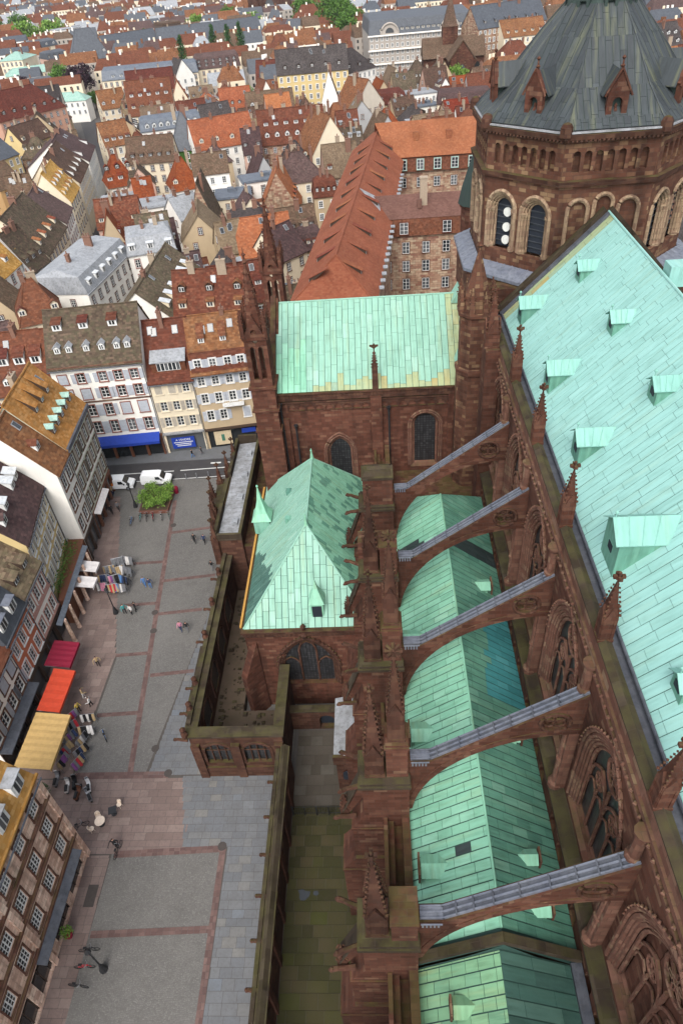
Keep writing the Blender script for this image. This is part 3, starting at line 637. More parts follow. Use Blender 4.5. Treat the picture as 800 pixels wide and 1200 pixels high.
mb = MB(); mb.poly([(AEL[0], YW, AEL[1]), (5.5, YW, ARZ[1]), (5.5, YR, ARZ[1]), (AEL[0], YE, AEL[1])]); mb.poly([(5.5, YW, ARZ[1]), (AER[0], YW, AER[1]), (AER[0], YE, AER[1]), (5.5, YR, ARZ[1])]); mb.poly([(AEL[0], YE, AEL[1]), (5.5, YR, ARZ[1]), (AER[0], YE, AER[1])])
mb.poly([(AEL[0], YE, AEL[1]), (AER[0], YE, AER[1]), (AER[0], YE, 13), (AEL[0], YE, 13)])
mb.poly([(AEL[0], YW, AEL[1] - 1), (AER[0], YW, AER[1] - 1), (5.5, YW, ARZ[1])])
aisle_roof = mb.build('aisle_roof', 'copper_seam', cath)
W0 = -.55
mb = MB(); mb.poly([(.8, -3, AEL[1] + W0), (5.3, -3, ARZ[1] + W0), (5.3, YW, ARZ[1] + W0), (.8, YW, AEL[1] + W0)]); mb.poly([(5.3, -3, ARZ[1] + W0), (9.4, -3, 17.2), (9.4, YW, 17.2), (5.3, YW, ARZ[1] + W0)])
west_roof = mb.build('west_aisle_roof', 'copper_seam', cath)
mb = MB(); mb.extr([(.7, YW, 17.0), (5.45, YW, 20.5), (10.0, YW, 17.4), (10.0, YW, 17.9), (5.45, YW, 20.95), (.7, YW, 17.45)], (0, .5, 0)); mb.build('gable_coping', 'stone_mossy', cath)
mb = MB(); mb.box(9.4, 10.0, -3, YW, 16.2, 17.6); mb.build('roof_kerb', 'lead_dark', cath)
mb = MB(); mb.tube([(5.5, YW + .8, ARZ[1] + .04), (5.5, YR, ARZ[1] + .04)], .08, 6); mb.build('ridge_roll', 'copper_aisle', aisle_roof)
def slope_axes(a, b):   # a lower (x,z), b upper
    return Vector((b[0] - a[0], 0, b[1] - a[1])).normalized(), math.hypot(b[0] - a[0], b[1] - a[1])
SH = []
v, L = slope_axes(AEL, ARZ); sh = sheet_roof((AEL[0], YW + .8, AEL[1]), (0, 1, 0), v, [(0, 0), (YE - YW - .8, 0), (YR - YW - .8, L), (0, L)], .62, 1.25, .075, seed=3)
dk = [s for s in sh if (43.8 < s[0].y < 46.2 and s[0].x < 3.6) or (26.3 < s[0].y < 27.3 and s[0].x < 1.6) or (20.5 < s[0].y < 21.1 and 3.2 < s[0].x < 4.0) or (18.0 < s[0].y < 18.7 and 3.2 < s[0].x < 4.2)]
ids = set(id(s) for s in dk); SH.append(([s for s in sh if id(s) not in ids], 'copper_aisle', aisle_roof)); SH.append((dk, 'copper_new', aisle_roof))
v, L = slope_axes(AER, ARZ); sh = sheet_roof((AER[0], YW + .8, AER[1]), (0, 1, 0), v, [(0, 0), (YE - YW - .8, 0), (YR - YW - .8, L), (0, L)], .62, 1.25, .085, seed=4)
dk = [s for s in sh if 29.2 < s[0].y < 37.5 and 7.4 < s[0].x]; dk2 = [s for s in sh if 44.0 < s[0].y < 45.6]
ids = set(id(s) for s in dk + dk2); SH.append(([s for s in sh if id(s) not in ids], 'copper_grimy', aisle_roof)); SH.append((dk, 'copper_blue', aisle_roof)); SH.append((dk2, 'copper_new', aisle_roof))  # right slope darker: grime, plus the nave wall's shade put into the colour
v, L = slope_axes((.8, 17.0 + W0), (5.3, ARZ[1] + W0)); SH.append((sheet_roof((.8, -3, 17.0 + W0), (0, 1, 0), v, [(0, 0), (15.6, 0), (15.6, L), (0, L)], .62, .95, .075, seed=5), 'copper_west', west_roof))
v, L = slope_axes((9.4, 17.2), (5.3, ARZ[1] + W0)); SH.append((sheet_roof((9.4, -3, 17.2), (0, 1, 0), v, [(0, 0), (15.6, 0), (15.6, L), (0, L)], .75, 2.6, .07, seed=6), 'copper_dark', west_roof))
# ---- nave roof
ER, RD = (12.3, 32.5), (20.9, 41.3)
mb = MB(); mb.poly([(12.3, -3, 32.5), (20.9, -3, 41.3), (20.9, YT, 41.3), (12.3, YT, 32.5)]); mb.poly([(20.9, -3, 41.3), (29.5, -3, 32.5), (29.5, YT, 32.5), (20.9, YT, 41.3)])
mb.poly([(12.3, YT, 32.5), (20.9, YT, 41.3), (29.5, YT, 32.5)]); mb.poly([(12.3, -3, 32.5), (29.5, -3, 32.5), (20.9, -3, 41.3)])
nave_roof = mb.build('nave_roof', 'copper_seam', cath)
v, L = slope_axes(ER, RD); sh = sheet_roof((12.3, -3, 32.5), (0, 1, 0), v, [(0, 0), (YT + 2.2, 0), (YT + 2.2, L), (0, L)], .66, 2.1, .05, seed=8)
st_ = [s for s in sh if s[0].y > 61.9]; ids = set(id(s) for s in st_); SH.append(([s for s in sh if id(s) not in ids], 'copper_nave', nave_roof)); SH.append((st_, 'copper_rusty', nave_roof))
v, L = slope_axes((29.5, 32.5), RD); SH.append((sheet_roof((29.5, 20, 32.5), (0, 1, 0), v, [(0, 0), (YT - 20.8, 0), (YT - 20.8, L), (0, L)], .9, 2.6, seed=9), 'copper_nave', nave_roof))
mb = MB(); mb.tube([(20.9, -2, 41.36), (20.9, YT, 41.36)], .1, 6); mb.build('ridge_roll', 'copper_nave', nave_roof)
sl = slope_axes(ER, RD)[0]; nn = Vector((-sl.z, 0, sl.x))
mb = MB(); a = Vector((12.2, YT - .75, 32.4)); b = Vector((20.9, YT - .75, 41.3))
mb.extr([a + nn * .02, b + nn * .02, b + nn * .22, a + nn * .22], (0, .5, 0)); mb.build('gable_flashing', 'lead_dark', nave_roof)
mb = MB(); mb.extr([a - nn * .5, b - nn * .5 + Vector((0, 0, .3)), b + nn * .6, a + nn * .6], (0, .3, 0)); q = MB()
mb = MB()
for sx in (1, -1):
    P = [a - nn * .3, b - nn * .3, b + nn * .55, a + nn * .55]
    P = [Vector((p.x if sx > 0 else 41.8 - p.x, YT - .2, p.z)) for p in P]; mb.extr(P, (0, .7, 0))
mb.build('gable_coping', 'stone_mossy', cath)
def nave_dormer(x, yy, w=1.5, h=.85, g=.75):
    z = 32.5 + (x - 12.3) * (8.8 / 8.6); s_ = 8.8 / 8.6; hw = w / 2; ze = z + h; zr = ze + g
    xe = x + h / s_; xr = x + (h + g) / s_; ov = .14
    mb = MB()
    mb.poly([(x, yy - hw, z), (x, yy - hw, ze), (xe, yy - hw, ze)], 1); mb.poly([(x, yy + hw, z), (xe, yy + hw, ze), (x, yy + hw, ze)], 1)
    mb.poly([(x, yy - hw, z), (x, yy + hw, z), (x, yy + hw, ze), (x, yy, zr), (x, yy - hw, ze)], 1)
    for sg in (-1, 1):
        q = [(x - .25, yy, zr + .05), (xr, yy, zr + .05), (xe, yy + sg * (hw + ov), ze - .05), (x - .25, yy + sg * (hw + ov), ze - .05)]
        mb.extr([Vector(p) for p in q], (0, 0, .06))
        for k in (1, 2, 3):
            f = k / 4; mb.tube([(x - .25 + (xr - x) * f, yy, zr + .12), (x - .25 + (xe - x + .1) * f + .05, yy + sg * (hw + ov), ze + .02)], .03, 4)
    mb.lathe(x - .1, yy, [(.035, zr), (.035, zr + .35), (.11, zr + .42), (.11, zr + .5), (.03, zr + .58)], 6)
    mb.box(x - .04, x + .02, yy - .3, yy + .3, z + h * .45, z + h * .45 + min(.5, h * .4), 2)
    mb.build('dormer', ['copper_dormer', 'copper_shade', 'louvre'], nave_roof)  # cheeks and front in darker copper, their shade put into the colour
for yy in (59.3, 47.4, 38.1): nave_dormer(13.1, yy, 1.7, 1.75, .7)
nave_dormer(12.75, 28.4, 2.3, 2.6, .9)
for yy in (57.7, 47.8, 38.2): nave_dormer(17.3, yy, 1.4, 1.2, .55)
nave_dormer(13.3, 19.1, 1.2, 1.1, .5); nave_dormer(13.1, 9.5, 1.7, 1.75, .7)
mb = MB()
for yy in (49.5,): mb.box(21.2, 22.6, yy - .7, yy + .7, 40.5, 42.0)
mb.build('roof_hatch', 'copper_nave', nave_roof)
def aisle_dormer(x, yy, w, left=True, mat='copper_aisle', h=.7, dark=True):
    s_ = (ARZ[1] - AEL[1]) / (5.5 - AEL[0]); hw = w / 2
    if left: z = 17.0 + (x - .95) * s_; sg = 1
    else: z = 16.9 + (10.0 - x) * (ARZ[1] - 16.9) / 4.5; s_ = (ARZ[1] - 16.9) / 4.5; sg = -1
    if mat == 'copper_west': z += W0
    ze = z + h; zr = ze + .35; xe = x + sg * h / s_; xr = x + sg * (h + .35) / s_
    mb = MB()
    mb.poly([(x, yy - hw, z), (xe, yy - hw, ze), (x, yy - hw, ze)]); mb.poly([(x, yy + hw, z), (x, yy + hw, ze), (xe, yy + hw, ze)]); mb.poly([(x, yy - hw, z), (x, yy - hw, ze), (x, yy, zr), (x, yy + hw, ze), (x, yy + hw, z)], 1)
    for q in (-1, 1):
        P = [(x - sg * .25, yy, zr), (xr, yy, zr), (xe, yy + q * (hw + .1), ze - .05), (x - sg * .25, yy + q * (hw + .1), ze - .05)]
        mb.extr([Vector(p) for p in P], (0, 0, .05))
    mb.box(min(x - sg * .3, x - sg * .42), max(x - sg * .3, x - sg * .42), yy - hw - .05, yy + hw + .05, z - .1, zr + .1, 2)
    mb.build('dormer', [mat, 'louvre', 'stone_pink'], aisle_roof if mat != 'copper_west' else west_roof)
aisle_dormer(1.7, 17.6, 1.25); aisle_dormer(1.6, 26.8, 1.4); aisle_dormer(1.5, 35.4, 1.3); aisle_dormer(1.6, 44.5, 1.2)
aisle_dormer(8.6, 26.3, 1.1, False, 'copper_aisle', .5); aisle_dormer(8.4, 15.2, 1.0, False, 'copper_aisle', .5); aisle_dormer(8.2, 17.9, .8, False, 'copper_aisle', .4); aisle_dormer(8.6, 40.5, 1.1, False, 'copper_aisle', .5)
aisle_dormer(2.9, 10.4, .9, True, 'copper_west', .5)
# ---- transept
mb = MB()
TW = [(-4.55, 2.3, 8.2, 16.6, .8), (5.0, 2.3, 14.4, 19.9, .5)]
mb.plate([(-11.2, 0), (10.5, 0), (10.5, 24.1), (-11.2, 24.1)], [arch(c, w + .9, z0 - .15, zs, k) for c, w, z0, zs, k in TW], frY(YT), .4)
mb.box(-11.2, 10.5, YT + .9, YT + 1.2, 0, 24.1); mb.box(-11.2, -10.8, YT + .4, 80.6, 0, 24.1); mb.box(-11.2, 10.5, 80.2, 80.6, 0, 24.1)
mb.extr([(-11.2, YT, 24.1), (-11.2, 80.6, 24.1), (-11.2, 72.1, 31.6)], (.6, 0, 0))
mb.box(-.9, .3, YT - .45, YT, 0, 24.0); mb.box(7.4, 8.0, YT - .3, YT, 0, 24)
mb.box(-10.9, -9.9, YT - .35, YT, 0, 21.5)
x = -9.6
mb.build('transept_wall', 'stone_wallred', cath)
m = MB(); x = -9.4
while x < 8.6:
    if not (-1.1 < x < .5): m.plate([(x - .5, 22.4), (x + .5, 22.4), (x + .5, 23.4), (x - .5, 23.4)], [arch(x, .78, 22.45, 22.7, .5, 5)], frY(YT - .16), .16)
    x += 1.0
m.box(-11.3, 9.6, YT - .25, YT, 23.4, 23.6); m.box(-11.3, 9.6, YT - .35, YT, 23.75, 24.55)
x = -11.2
while x < 9.4: m.box(x, x + .16, YT - .42, YT - .35, 23.85, 24.45); x += .36
m.box(-11.4, 9.7, YT - .5, YT + .3, 24.55, 24.75); m.build('frieze', 'stone_dark', cath)
for c, w, z0, zs, k in TW:
    m = MB()
    m.plate(arch(c, w + .95, z0 - .2, zs, k), [arch(c, w, z0 + .1, zs, k)], frY(YT + .3), .25)
    for ww, r in ((w + 1.3, .14), (w + .85, .13), (w + .35, .12)): m.tube([(u, YT - .02 + (.3 if ww < w + .6 else 0), z) for u, z in arch(c, ww, z0, zs, k, 8)], r, 6)
    m.poly([(c - w/2 - .5, YT - .12, z0 - .2), (c + w/2 + .5, YT - .12, z0 - .2), (c + w/2 + .5, YT + .5, z0 + .2), (c - w/2 - .5, YT + .5, z0 + .2)])
    wo = m.build('window', 'stone_pink', cath)
    m = MB(); m.extr([(u, YT + .5, z) for u, z in arch(c, w + .02, z0, zs, k)], (0, .06, 0)); m.build('pane', 'leaded_glass', wo)
for px, z1 in ((-10.6, 23.6), (-9.2, 20.8), (1.05, 22.6)):
    m = MB(); m.tube([(px, YT - .45, 1), (px, YT - .45, z1 - .4), (px - .1, YT - .35, z1)], .11, 6); m.lathe(px, YT - .42, [(.11, z1 - .5), (.24, z1 - .1), (.24, z1)], 6)
    m.build('downpipe', 'iron', cath)
mb = MB(); mb.poly([(-10.9, YT - .3, 24.78), (9.8, YT - .3, 24.78), (9.8, 72.1, 31.0), (-10.9, 72.1, 31.0)]); mb.poly([(-10.9, 72.1, 31.0), (9.8, 72.1, 31.0), (9.8, 80.9, 24.7), (-10.9, 80.9, 24.7)])
tr_roof = mb.build('transept_roof', 'copper_seam', cath)
vv = Vector((0, 72.1 - YT + .3, 31.0 - 24.78)); L = vv.length
sh = sheet_roof((-10.9, YT - .3, 24.78), (1, 0, 0), vv, [(0, 0), (20.7, 0), (20.7, L), (0, L)], .66, 1.9, .055, seed=12)
dk = [s for s in sh if s[0].x < -7.4 and s[0].z < 28.0]; ids = set(id(s) for s in dk)
rs = [s for s in sh if id(s) not in ids and ((s[0].z < 25.55 and s[0].x > -7) or s[0].x > 7.3)]; ids2 = set(id(s) for s in rs)
SH.append(([s for s in sh if id(s) not in ids and id(s) not in ids2], 'copper_transept', tr_roof)); SH.append((dk, 'copper_aisle', tr_roof)); SH.append((rs, 'copper_rusty', tr_roof))
m = MB(); m.box(-11.3, -10.85, YT - .2, 72.1, 24.2, 24.8)
m = MB(); m.tube([(-10.95, 72.1, 31.05), (9.8, 72.1, 31.05)], .1, 6); m.build('ridge_roll', 'copper_transept', tr_roof)
m = MB(); m.extr([(-11.4, YT - .3, 24.9), (-11.4, 72.1, 31.3), (-11.4, 72.1, 31.9), (-11.4, YT - .3, 25.5)], (.55, 0, 0)); m.extr([(-11.4, 80.9, 24.9), (-11.4, 72.1, 31.3), (-11.4, 72.1, 31.9), (-11.4, 80.9, 25.5)], (.55, 0, 0)); m.build('gable_coping', 'stone_dark', cath)
m = MB(); pinnacle(m, -.3, YT - .1, 24.7, 27.2, 29.2, .27, 0, 5); m.box(-.75, .15, YT - .12, YT - .04, 29.55, 29.75); m.build('cross_finial', 'stone_dark', cath)
m = MB(); m.box(8.2, 9.4, YT + .3, YT + 2.2, 25, 26.6, 1); m.extr([(8.1, YT + .2, 26.6), (9.5, YT + .2, 26.6), (8.8, YT + .2, 27.5)], (0, 3.0, 0)); m.build('dormer', ['copper_transept', 'louvre'], tr_roof)
m = MB(); m.extr([(8.2, 70.9, 30.4), (9.9, 70.9, 30.4), (9.05, 70.9, 31.9)], (0, 2.2, 0)); m.build('roof_hatch', 'copper_transept', tr_roof)
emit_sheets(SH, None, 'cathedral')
# ---- corner turrets of the transept gable
def turret(cx, cy):
    mb = MB(); a = 1.25
    mb.box(cx - a - .1, cx + a + .1, cy - a - .1, cy + a + .1, 0, 21.0); mb.box(cx - a, cx + a, cy - a, cy + a, 21, 26.2)
    for z in (20.9, 23.4, 26.1): mb.box(cx - a - .2, cx + a + .2, cy - a - .2, cy + a + .2, z, z + .22)
    for fi in range(4):
        an = fi * math.pi / 2; c_, s_ = math.cos(an), math.sin(an)
        fr = lambda u, v, w, c_=c_, s_=s_: (cx + u * c_ - (-(a - .1) - w) * s_ * 1, cy + u * s_ + (-(a - .1) - w) * c_, v)
        mb.plate([(-a + .1 + .012 * fi, 26.2), (a - .1 - .012 * fi, 26.2), (a - .1 - .012 * fi, 32.4), (-a + .1 + .012 * fi, 32.4)], [arch(-.42, .5, 27.2, 30.5, .9, 4), arch(.42, .5, 27.2, 30.5, .9, 4), [(.28 * math.cos(q * .785), 31.5 + .28 * math.sin(q * .785)) for q in range(8)]], fr, .22)
        g = [(-a + .05, 31.6), (a - .05, 31.6), (0, 34.3)]; g2 = [(-a + .35, 31.75), (a - .35, 31.75), (0, 33.7)]
        mb.plate(g, [[(.3 * math.cos(q * .785), 32.5 + .3 * math.sin(q * .785)) for q in range(8)]], lambda u, v, w, fr=fr: fr(u, v, w + .14), .2)
    for sx in (-1, 1):
        for sy in (-1, 1): pinnacle(mb, cx + sx * (a - .12), cy + sy * (a - .12), 31.9, 33.2, 34.8, .2, 0, 4, False, False)
    mb.lathe(cx, cy, [(1.02, 32.4), (.85, 33.6), (.5, 36.0), (.12, 38.9)], 8)
    for k in range(6):
        z = 34.2 + k * .75; r = 1.0 - (z - 32.4) * .137
        for q in range(8):
            an = q * math.pi / 4; mb.ball((cx + (r + .08) * math.cos(an), cy + (r + .08) * math.sin(an), z), .1, 0, 4)
    mb.lathe(cx, cy, [(.1, 38.8), (.3, 39.0), (.12, 39.2), (.08, 39.5), (.24, 39.65), (.06, 39.85), (.03, 40.3)], 6)
    mb.build('turret', 'stone_wallred', cath)
turret(-12.0, 63.3); turret(-12.0, 80.2)
# ---- stair turret in the angle of nave and transept
m = MB(); m.lathe(9.5, 61.6, [(1.75, 0), (1.75, 27.5), (1.9, 27.6), (1.9, 28.0), (1.6, 28.2), (1.6, 33.4), (1.85, 33.6), (1.85, 34.0)], 8, 0, .39)
for k in range(8):
    an = .39 + k * math.pi / 4; pinnacle(m, 9.5 + 1.6 * math.cos(an), 61.6 + 1.6 * math.sin(an), 33.8, 35.0, 36.6, .22, 0, 3, False, False)
m.lathe(9.5, 61.6, [(1.45, 34), (1.3, 35.2), (.7, 37.2), (.15, 39.2), (.12, 39.6), (.3, 39.8), (.1, 40.1)], 8, 0, .39)
m.build('stair_turret', 'stone_tower', cath)
m = MB(); m.box(9.6, 10.9, 55.2, 57.4, 14, 32.8); pinnacle(m, 10.2, 56.3, 32.8, 34.4, 37.6, .6, 0, 6); m.build('buttress_pier', 'stone_red', cath)
# ---- crossing tower
TC = (20.5, 73.9); AP = 9.7; SD = AP * 2 * math.tan(math.pi / 8)
def face_fr(k, ap):
    an = -math.pi / 2 + k * math.pi / 4; n_ = (math.cos(an), math.sin(an)); t_ = (-n_[1], n_[0])
    return lambda u, v, w: (TC[0] + n_[0] * (ap + w) + t_[0] * u, TC[1] + n_[1] * (ap + w) + t_[1] * u, v)
mb = MB(); r8 = lambda ap: ap / math.cos(math.pi / 8); ro = math.pi / 8
mb.lathe(TC[0], TC[1], [(r8(AP + .2), 0), (r8(AP + .2), 30), (r8(AP + 1.3), 30.1), (r8(AP + 1.3), 34.9)], 8, 0, ro)
mb.lathe(TC[0], TC[1], [(r8(AP - 1.4), 34), (r8(AP - 1.4), 43.2), (r8(AP - .62), 43.3), (r8(AP - .62), 47)], 8, 0, ro, False)
for k in range(8):
    fr = face_fr(k, AP); h = SD / 2
    if k % 2: holes = [arch(-1.85, 2.75, 36.9, 40.6, .55, 6), arch(1.85, 2.75, 36.9, 40.6, .55, 6)]
    elif k == 0: holes = [arch(-2.2, 1.5, 38.2, 41.4, .5, 6), arch(0, 1.3, 40.2, 41.9, .5, 6), arch(2.2, 1.5, 38.2, 41.4, .5, 6)]
    else: holes = [arch(-1.85, 2.75, 36.9, 40.6, .55, 6), arch(1.85, 2.75, 36.9, 40.6, .55, 6)]
    mb.plate([(-h, 35), (h, 35), (h, 43.5), (-h, 43.5)], holes, fr, .45 if k else .18)
    if k == 0: mb.plate([(-h, 35.2), (h, 35.2), (h, 43.4), (-h, 43.4)], [], face_fr(0, AP - .19), .2)
    fr2 = face_fr(k, AP - .1)
    mb.plate([(-h, 43.9), (h, 43.9), (h, 47.2), (-h, 47.2)], [arch(-2.85 + .95 * q, .62, 44.5, 45.9, .5, 5) for q in range(7)], fr2, .3)
drum = mb.build('crossing_tower', 'stone_tower', cath)
mb = MB()
for z, a_, h_ in ((43.45, .28, .45), (47.15, .35, .4), (46.95, .15, .2)):
    mb.lathe(TC[0], TC[1], [(r8(AP - .5), z), (r8(AP + a_), z), (r8(AP + a_ + .1), z + h_), (r8(AP - .5), z + h_ + .05)], 8, 0, ro)
for k in range(8):
    for q in range(22):
        f = face_fr(k, AP + .3); u = -SD / 2 + SD * (q + .5) / 22; c_ = f(u, 47.05, 0); mb.ball(c_, .13, 0, 4)
    an = -math.pi/2 + math.pi/8 + k * math.pi / 4; rr = r8(AP + .1); cx, cy = TC[0] + rr * math.cos(an), TC[1] + rr * math.sin(an)
    mb.lathe(cx, cy, [(.55, 47.4), (.52, 48.1), (.35, 48.4), (.1, 48.5)], 6)
mb.build('cornice', 'stone_dark', drum)
mb = MB(); mb.lathe(TC[0], TC[1], [(r8(AP - .2), 47.6), (r8(AP + .3), 47.62), (r8(AP + .3), 47.75), (r8(AP - .4), 47.8)], 8, 0, ro, False); mb.build('gutter', 'lead_pale', drum)
# lead skirt below the belfry
mb = MB(); mb.lathe(TC[0], TC[1], [(r8(AP + 1.7), 34.6), (r8(AP + 1.7), 34.9), (r8(AP + 1.0), 35.3), (r8(AP + .1), 35.6)], 8, 0, ro, False)
for k in range(8):
    for q in range(9):
        u = -SD/2 + SD * (q + .5) / 9; mb.tube([face_fr(k, AP + 1.7)(u * 1.15, 34.92, 0), face_fr(k, AP + .1)(u, 35.64, 0)], .05, 4)
mb.build('lead_skirt', 'lead', drum)
m = MB(); f0 = face_fr(0, AP)
for c_, w_, z0_, zs_ in ((-2.2, 1.5, 38.2, 41.4), (0, 1.3, 40.2, 41.9), (2.2, 1.5, 38.2, 41.4)):
    m.tube([f0(u, z, .02) for u, z in arch(c_, w_ + .3, z0_, zs_, .5, 8)], .2, 6)
m.build('blind_arcade', 'stone_pale', drum)
for k in range(8):
    if k in (3, 4, 5): continue
    for s_ in (-1, 1):
        if k == 0: continue
        c = s_ * 1.85; f0 = face_fr(k, AP); m = MB()
        for ww, r, dpt in ((3.1, .2, .02), (2.7, .16, -.1), (2.3, .14, -.3), (1.9, .13, -.5)):
            m.tube([f0(u, z, dpt) for u, z in arch(c, ww, 37.0, 40.6, .55, 8)], r, 6)
        for ww, dpt in ((2.7, -.1), (2.3, -.3)):
            for sg in (-1, 1):
                p = f0(c + sg * ww / 2, 40.5, dpt); m.lathe(p[0], p[1], [(.17, 40.2), (.27, 40.5), (.27, 40.7)], 6); m.lathe(p[0], p[1], [(.27, 36.9), (.27, 37.15), (.17, 37.3)], 6)
        w = m.build('belfry_opening', 'stone_pale', drum)
        m = MB(); m.extr([f0(u, z, -.75) for u, z in arch(c, 1.9, 37.0, 40.6, .55, 6)], tuple(Vector(f0(0, 0, -.1)) - Vector(f0(0, 0, 0))), 0); m.build('louvre_panel', 'louvre', w)
        m = MB()
        for q in range(7): m.extr([f0(c - .95, 37.4 + q * .55, -.72), f0(c + .95, 37.4 + q * .55, -.72), f0(c + .95, 37.55 + q * .55, -.6), f0(c - .95, 37.55 + q * .55, -.6)], (0, 0, .05))
        m.build('slats', 'slate', w)
        if k == 7 and s_ == -1:
            for z in (37.7, 38.9, 40.3):
                m = MB(); P = [f0(c + .35 + .42 * math.cos(q * .524), z + .42 * math.sin(q * .524), -.45) for q in range(12)]; m.extr(P, tuple(Vector(f0(0, 0, -.2)) - Vector(f0(0, 0, 0))))
                m.build('lamp_disc', 'clock', w)
# roof of the tower with its sheets
prof = [(AP + .15, 47.85), (AP - .6, 48.5), (AP - 2.6, 50.4), (4.6, 53.6), (2.75, 55.7), (.5, 58.5)]
mb = MB(); mb.lathe(TC[0], TC[1], [(r8(a_), z) for a_, z in prof], 8, 0, ro); troof = mb.build('tower_roof', 'seam_dark', drum)
mb = MB(); rn = random.Random(5)
for k in range(8):
    if k in (3, 4, 5): continue
    for j in range(len(prof) - 2):
        (a0, z0), (a1, z1) = prof[j], prof[j+1]
        f0 = face_fr(k, 0); V_ = Vector(f0(0, z1, a1)) - Vector(f0(0, z0, a0)); L = V_.length; U_ = Vector(f0(1, 0, 0)) - Vector(f0(0, 0, 0))
        h0 = a0 * math.tan(math.pi / 8); h1 = a1 * math.tan(math.pi / 8)
        for c_, P, N in sheet_roof(f0(0, z0, a0), U_, V_, [(-h0 + .05, 0), (h0 - .05, 0), (h1 - .05, L), (-h1 + .05, L)], .58, 2.6 if L > 2 else L * .9, .05, seed=20 + k * 7 + j): mb.extr(P, N * .03)
kind(mb.build('copper_sheets', 'copper_tower', troof), 'stuff')
for k in range(8):
    an = -math.pi/2 + math.pi/8 + k * math.pi / 4
    m = MB(); m.tube([(TC[0] + r8(a_ + .03) * math.cos(an), TC[1] + r8(a_ + .03) * math.sin(an), z + .03) for a_, z in prof[:5]], .08, 5); m.build('hip_roll', 'copper_tower', troof)
    if k in (3, 4, 5): continue
    f0 = face_fr(k, AP - .75); f1 = face_fr(k, AP - 3.1)
    m = MB()
    m.plate([(-.85, 48.0), (.85, 48.0), (.85, 50.2), (.98, 50.2), (0, 51.9), (-.98, 50.2), (-.85, 50.2)], [arch(0, .8, 48.35, 49.5, .5, 5)], f0, .45)
    for sg in (-1, 1): m.tube([f0(sg * 1.1, 50.0, .03), f0(0, 51.95, .03)], .1, 5)
    m.lathe(f0(0, 0, -.2)[0], f0(0, 0, -.2)[1], [(.1, 51.4), (.07, 51.9), (.2, 52.1), (.08, 52.2), (.06, 52.5), (.18, 52.65), (.05, 52.8)], 6)
    q = f0(0, 0, -.5)
    P = [f0(-.6, 48.1, -.5), f0(.6, 48.1, -.5), f0(.6, 49.9, -.5), f0(0, 51.0, -.5), f0(-.6, 49.9, -.5)]; m.extr(P, tuple(Vector(f0(0, 0, -2.4)) - Vector(f0(0, 0, 0))), 1)
    for sg in (-1, 1):
        m.extr([Vector(f0(0, 51.7, -.4)), Vector(f0(sg * 1.15, 49.9, -.4)), Vector(f0(sg * 1.15, 50.0, -2.6)), Vector(f0(0, 51.8, -4.2))], (0, 0, .08), 2)
    m.lathe(f0(0, 0, -.35)[0], f0(0, 0, -.35)[1], [(.2, 48.3), (.22, 48.9), (.1, 49.1), (.13, 49.3), (.05, 49.45)], 6)
    m.build('dormer', ['stone_wallred', 'seam_dark', 'copper_tower'], troof)
    f2 = face_fr(k, 3.0); m = MB(); m.plate([(-.55, 54.7), (.55, 54.7), (.55, 56.2), (-.55, 56.2)], [[(-.3, 54.95), (.3, 54.95), (.3, 55.9), (-.3, 55.9)]], f2, .9); m.extr([f2(-.3, 55.0, -.4), f2(.3, 55.0, -.4), f2(.3, 55.9, -.4), f2(-.3, 55.9, -.4)], tuple(Vector(f2(0, 0, -.1)) - Vector(f2(0, 0, 0))), 1); m.extr([f2(-.65, 56.2, .1), f2(.65, 56.2, .1), f2(.65, 56.3, -1.2), f2(-.65, 56.3, -1.2)], (0, 0, .1)); m.build('dormer', ['seam_dark', 'louvre'], troof)
# small round tower beyond the crossing, dark conical roof
m = MB(); m.lathe(12.6, 86, [(1.9, 0), (1.9, 35.6), (2.1, 35.8), (2.1, 36.1)], 10); m.lathe(12.6, 86, [(2.3, 36.1), (1.9, 38.0), (1.1, 40.5), (.2, 43)], 10, 1); m.build('stair_turret', ['stone_red', 'seam_dark'], cath)
# choir behind the tower keeps the mass closed
m = MB(); m.box(13, 29, 83.5, 96, 0, 31); m.extr([(13, 83.5, 31), (29, 83.5, 31), (21, 83.5, 38)], (0, 12.5, 0), 1); m.build('choir', ['stone_red', 'copper_nave'], cath)
m = MB(); m.box(10.9, 31, 64.2, 66, 0, 34.5); m.box(12.3, 29.5, -3, 63.3, 14, 31.9); m.box(.4, 12.3, 0, 63.3, 0, 13.8); m.box(29.5, 31, -3, 64, 0, 33); m.box(31, 36, -3, 84, 0, 24); m.build('inner_mass', 'stone_red', cath)
# ================================================================== CHAPEL
chap = tag(empty('chapel', (-7.4, 41.5, 0)), 'stone chapel with steep green copper hipped roof beside the nave', 'chapel')
CX0, CX1, CY0, CY1, CZ = -13.5, -1.3, 41.5, 63.1, 12.0
mb = MB(); wc = -7.9
mb.plate([(CX0, 0), (CX1, 0), (CX1, CZ), (CX0, CZ)], [arch(wc, 5.4, 3.6, 6.6, .8, 8)], frY(CY0), .5)
mb.box(CX0, CX0 + .5, CY0 + .5, CY1, 0, CZ); mb.box(CX1 - .5, CX1, CY0 + .5, CY1, 0, CZ); mb.box(CX0 + .5, CX1 - .5, CY0 + 1.6, CY0 + 1.9, 0, CZ)
for yy in (45.5, 50.5, 55.5, 60.5):
    mb.box(CX0 - 1.3, CX0, yy - .5, yy + .5, 0, 8.5); mb.extr([(CX0 - 1.3, yy - .5, 8.5), (CX0, yy - .5, 8.5), (CX0, yy - .5, 10.6)], (0, 1, 0))
mb.extr([(CX0 + .3, CY0 + .4, 0), (CX0 - 1.1, CY0 - 1.0, 0), (CX0 - 1.1, CY0 - 1.0, 6.5), (CX0 + .3, CY0 + .4, 10.5)], (.6, -.6, 0))
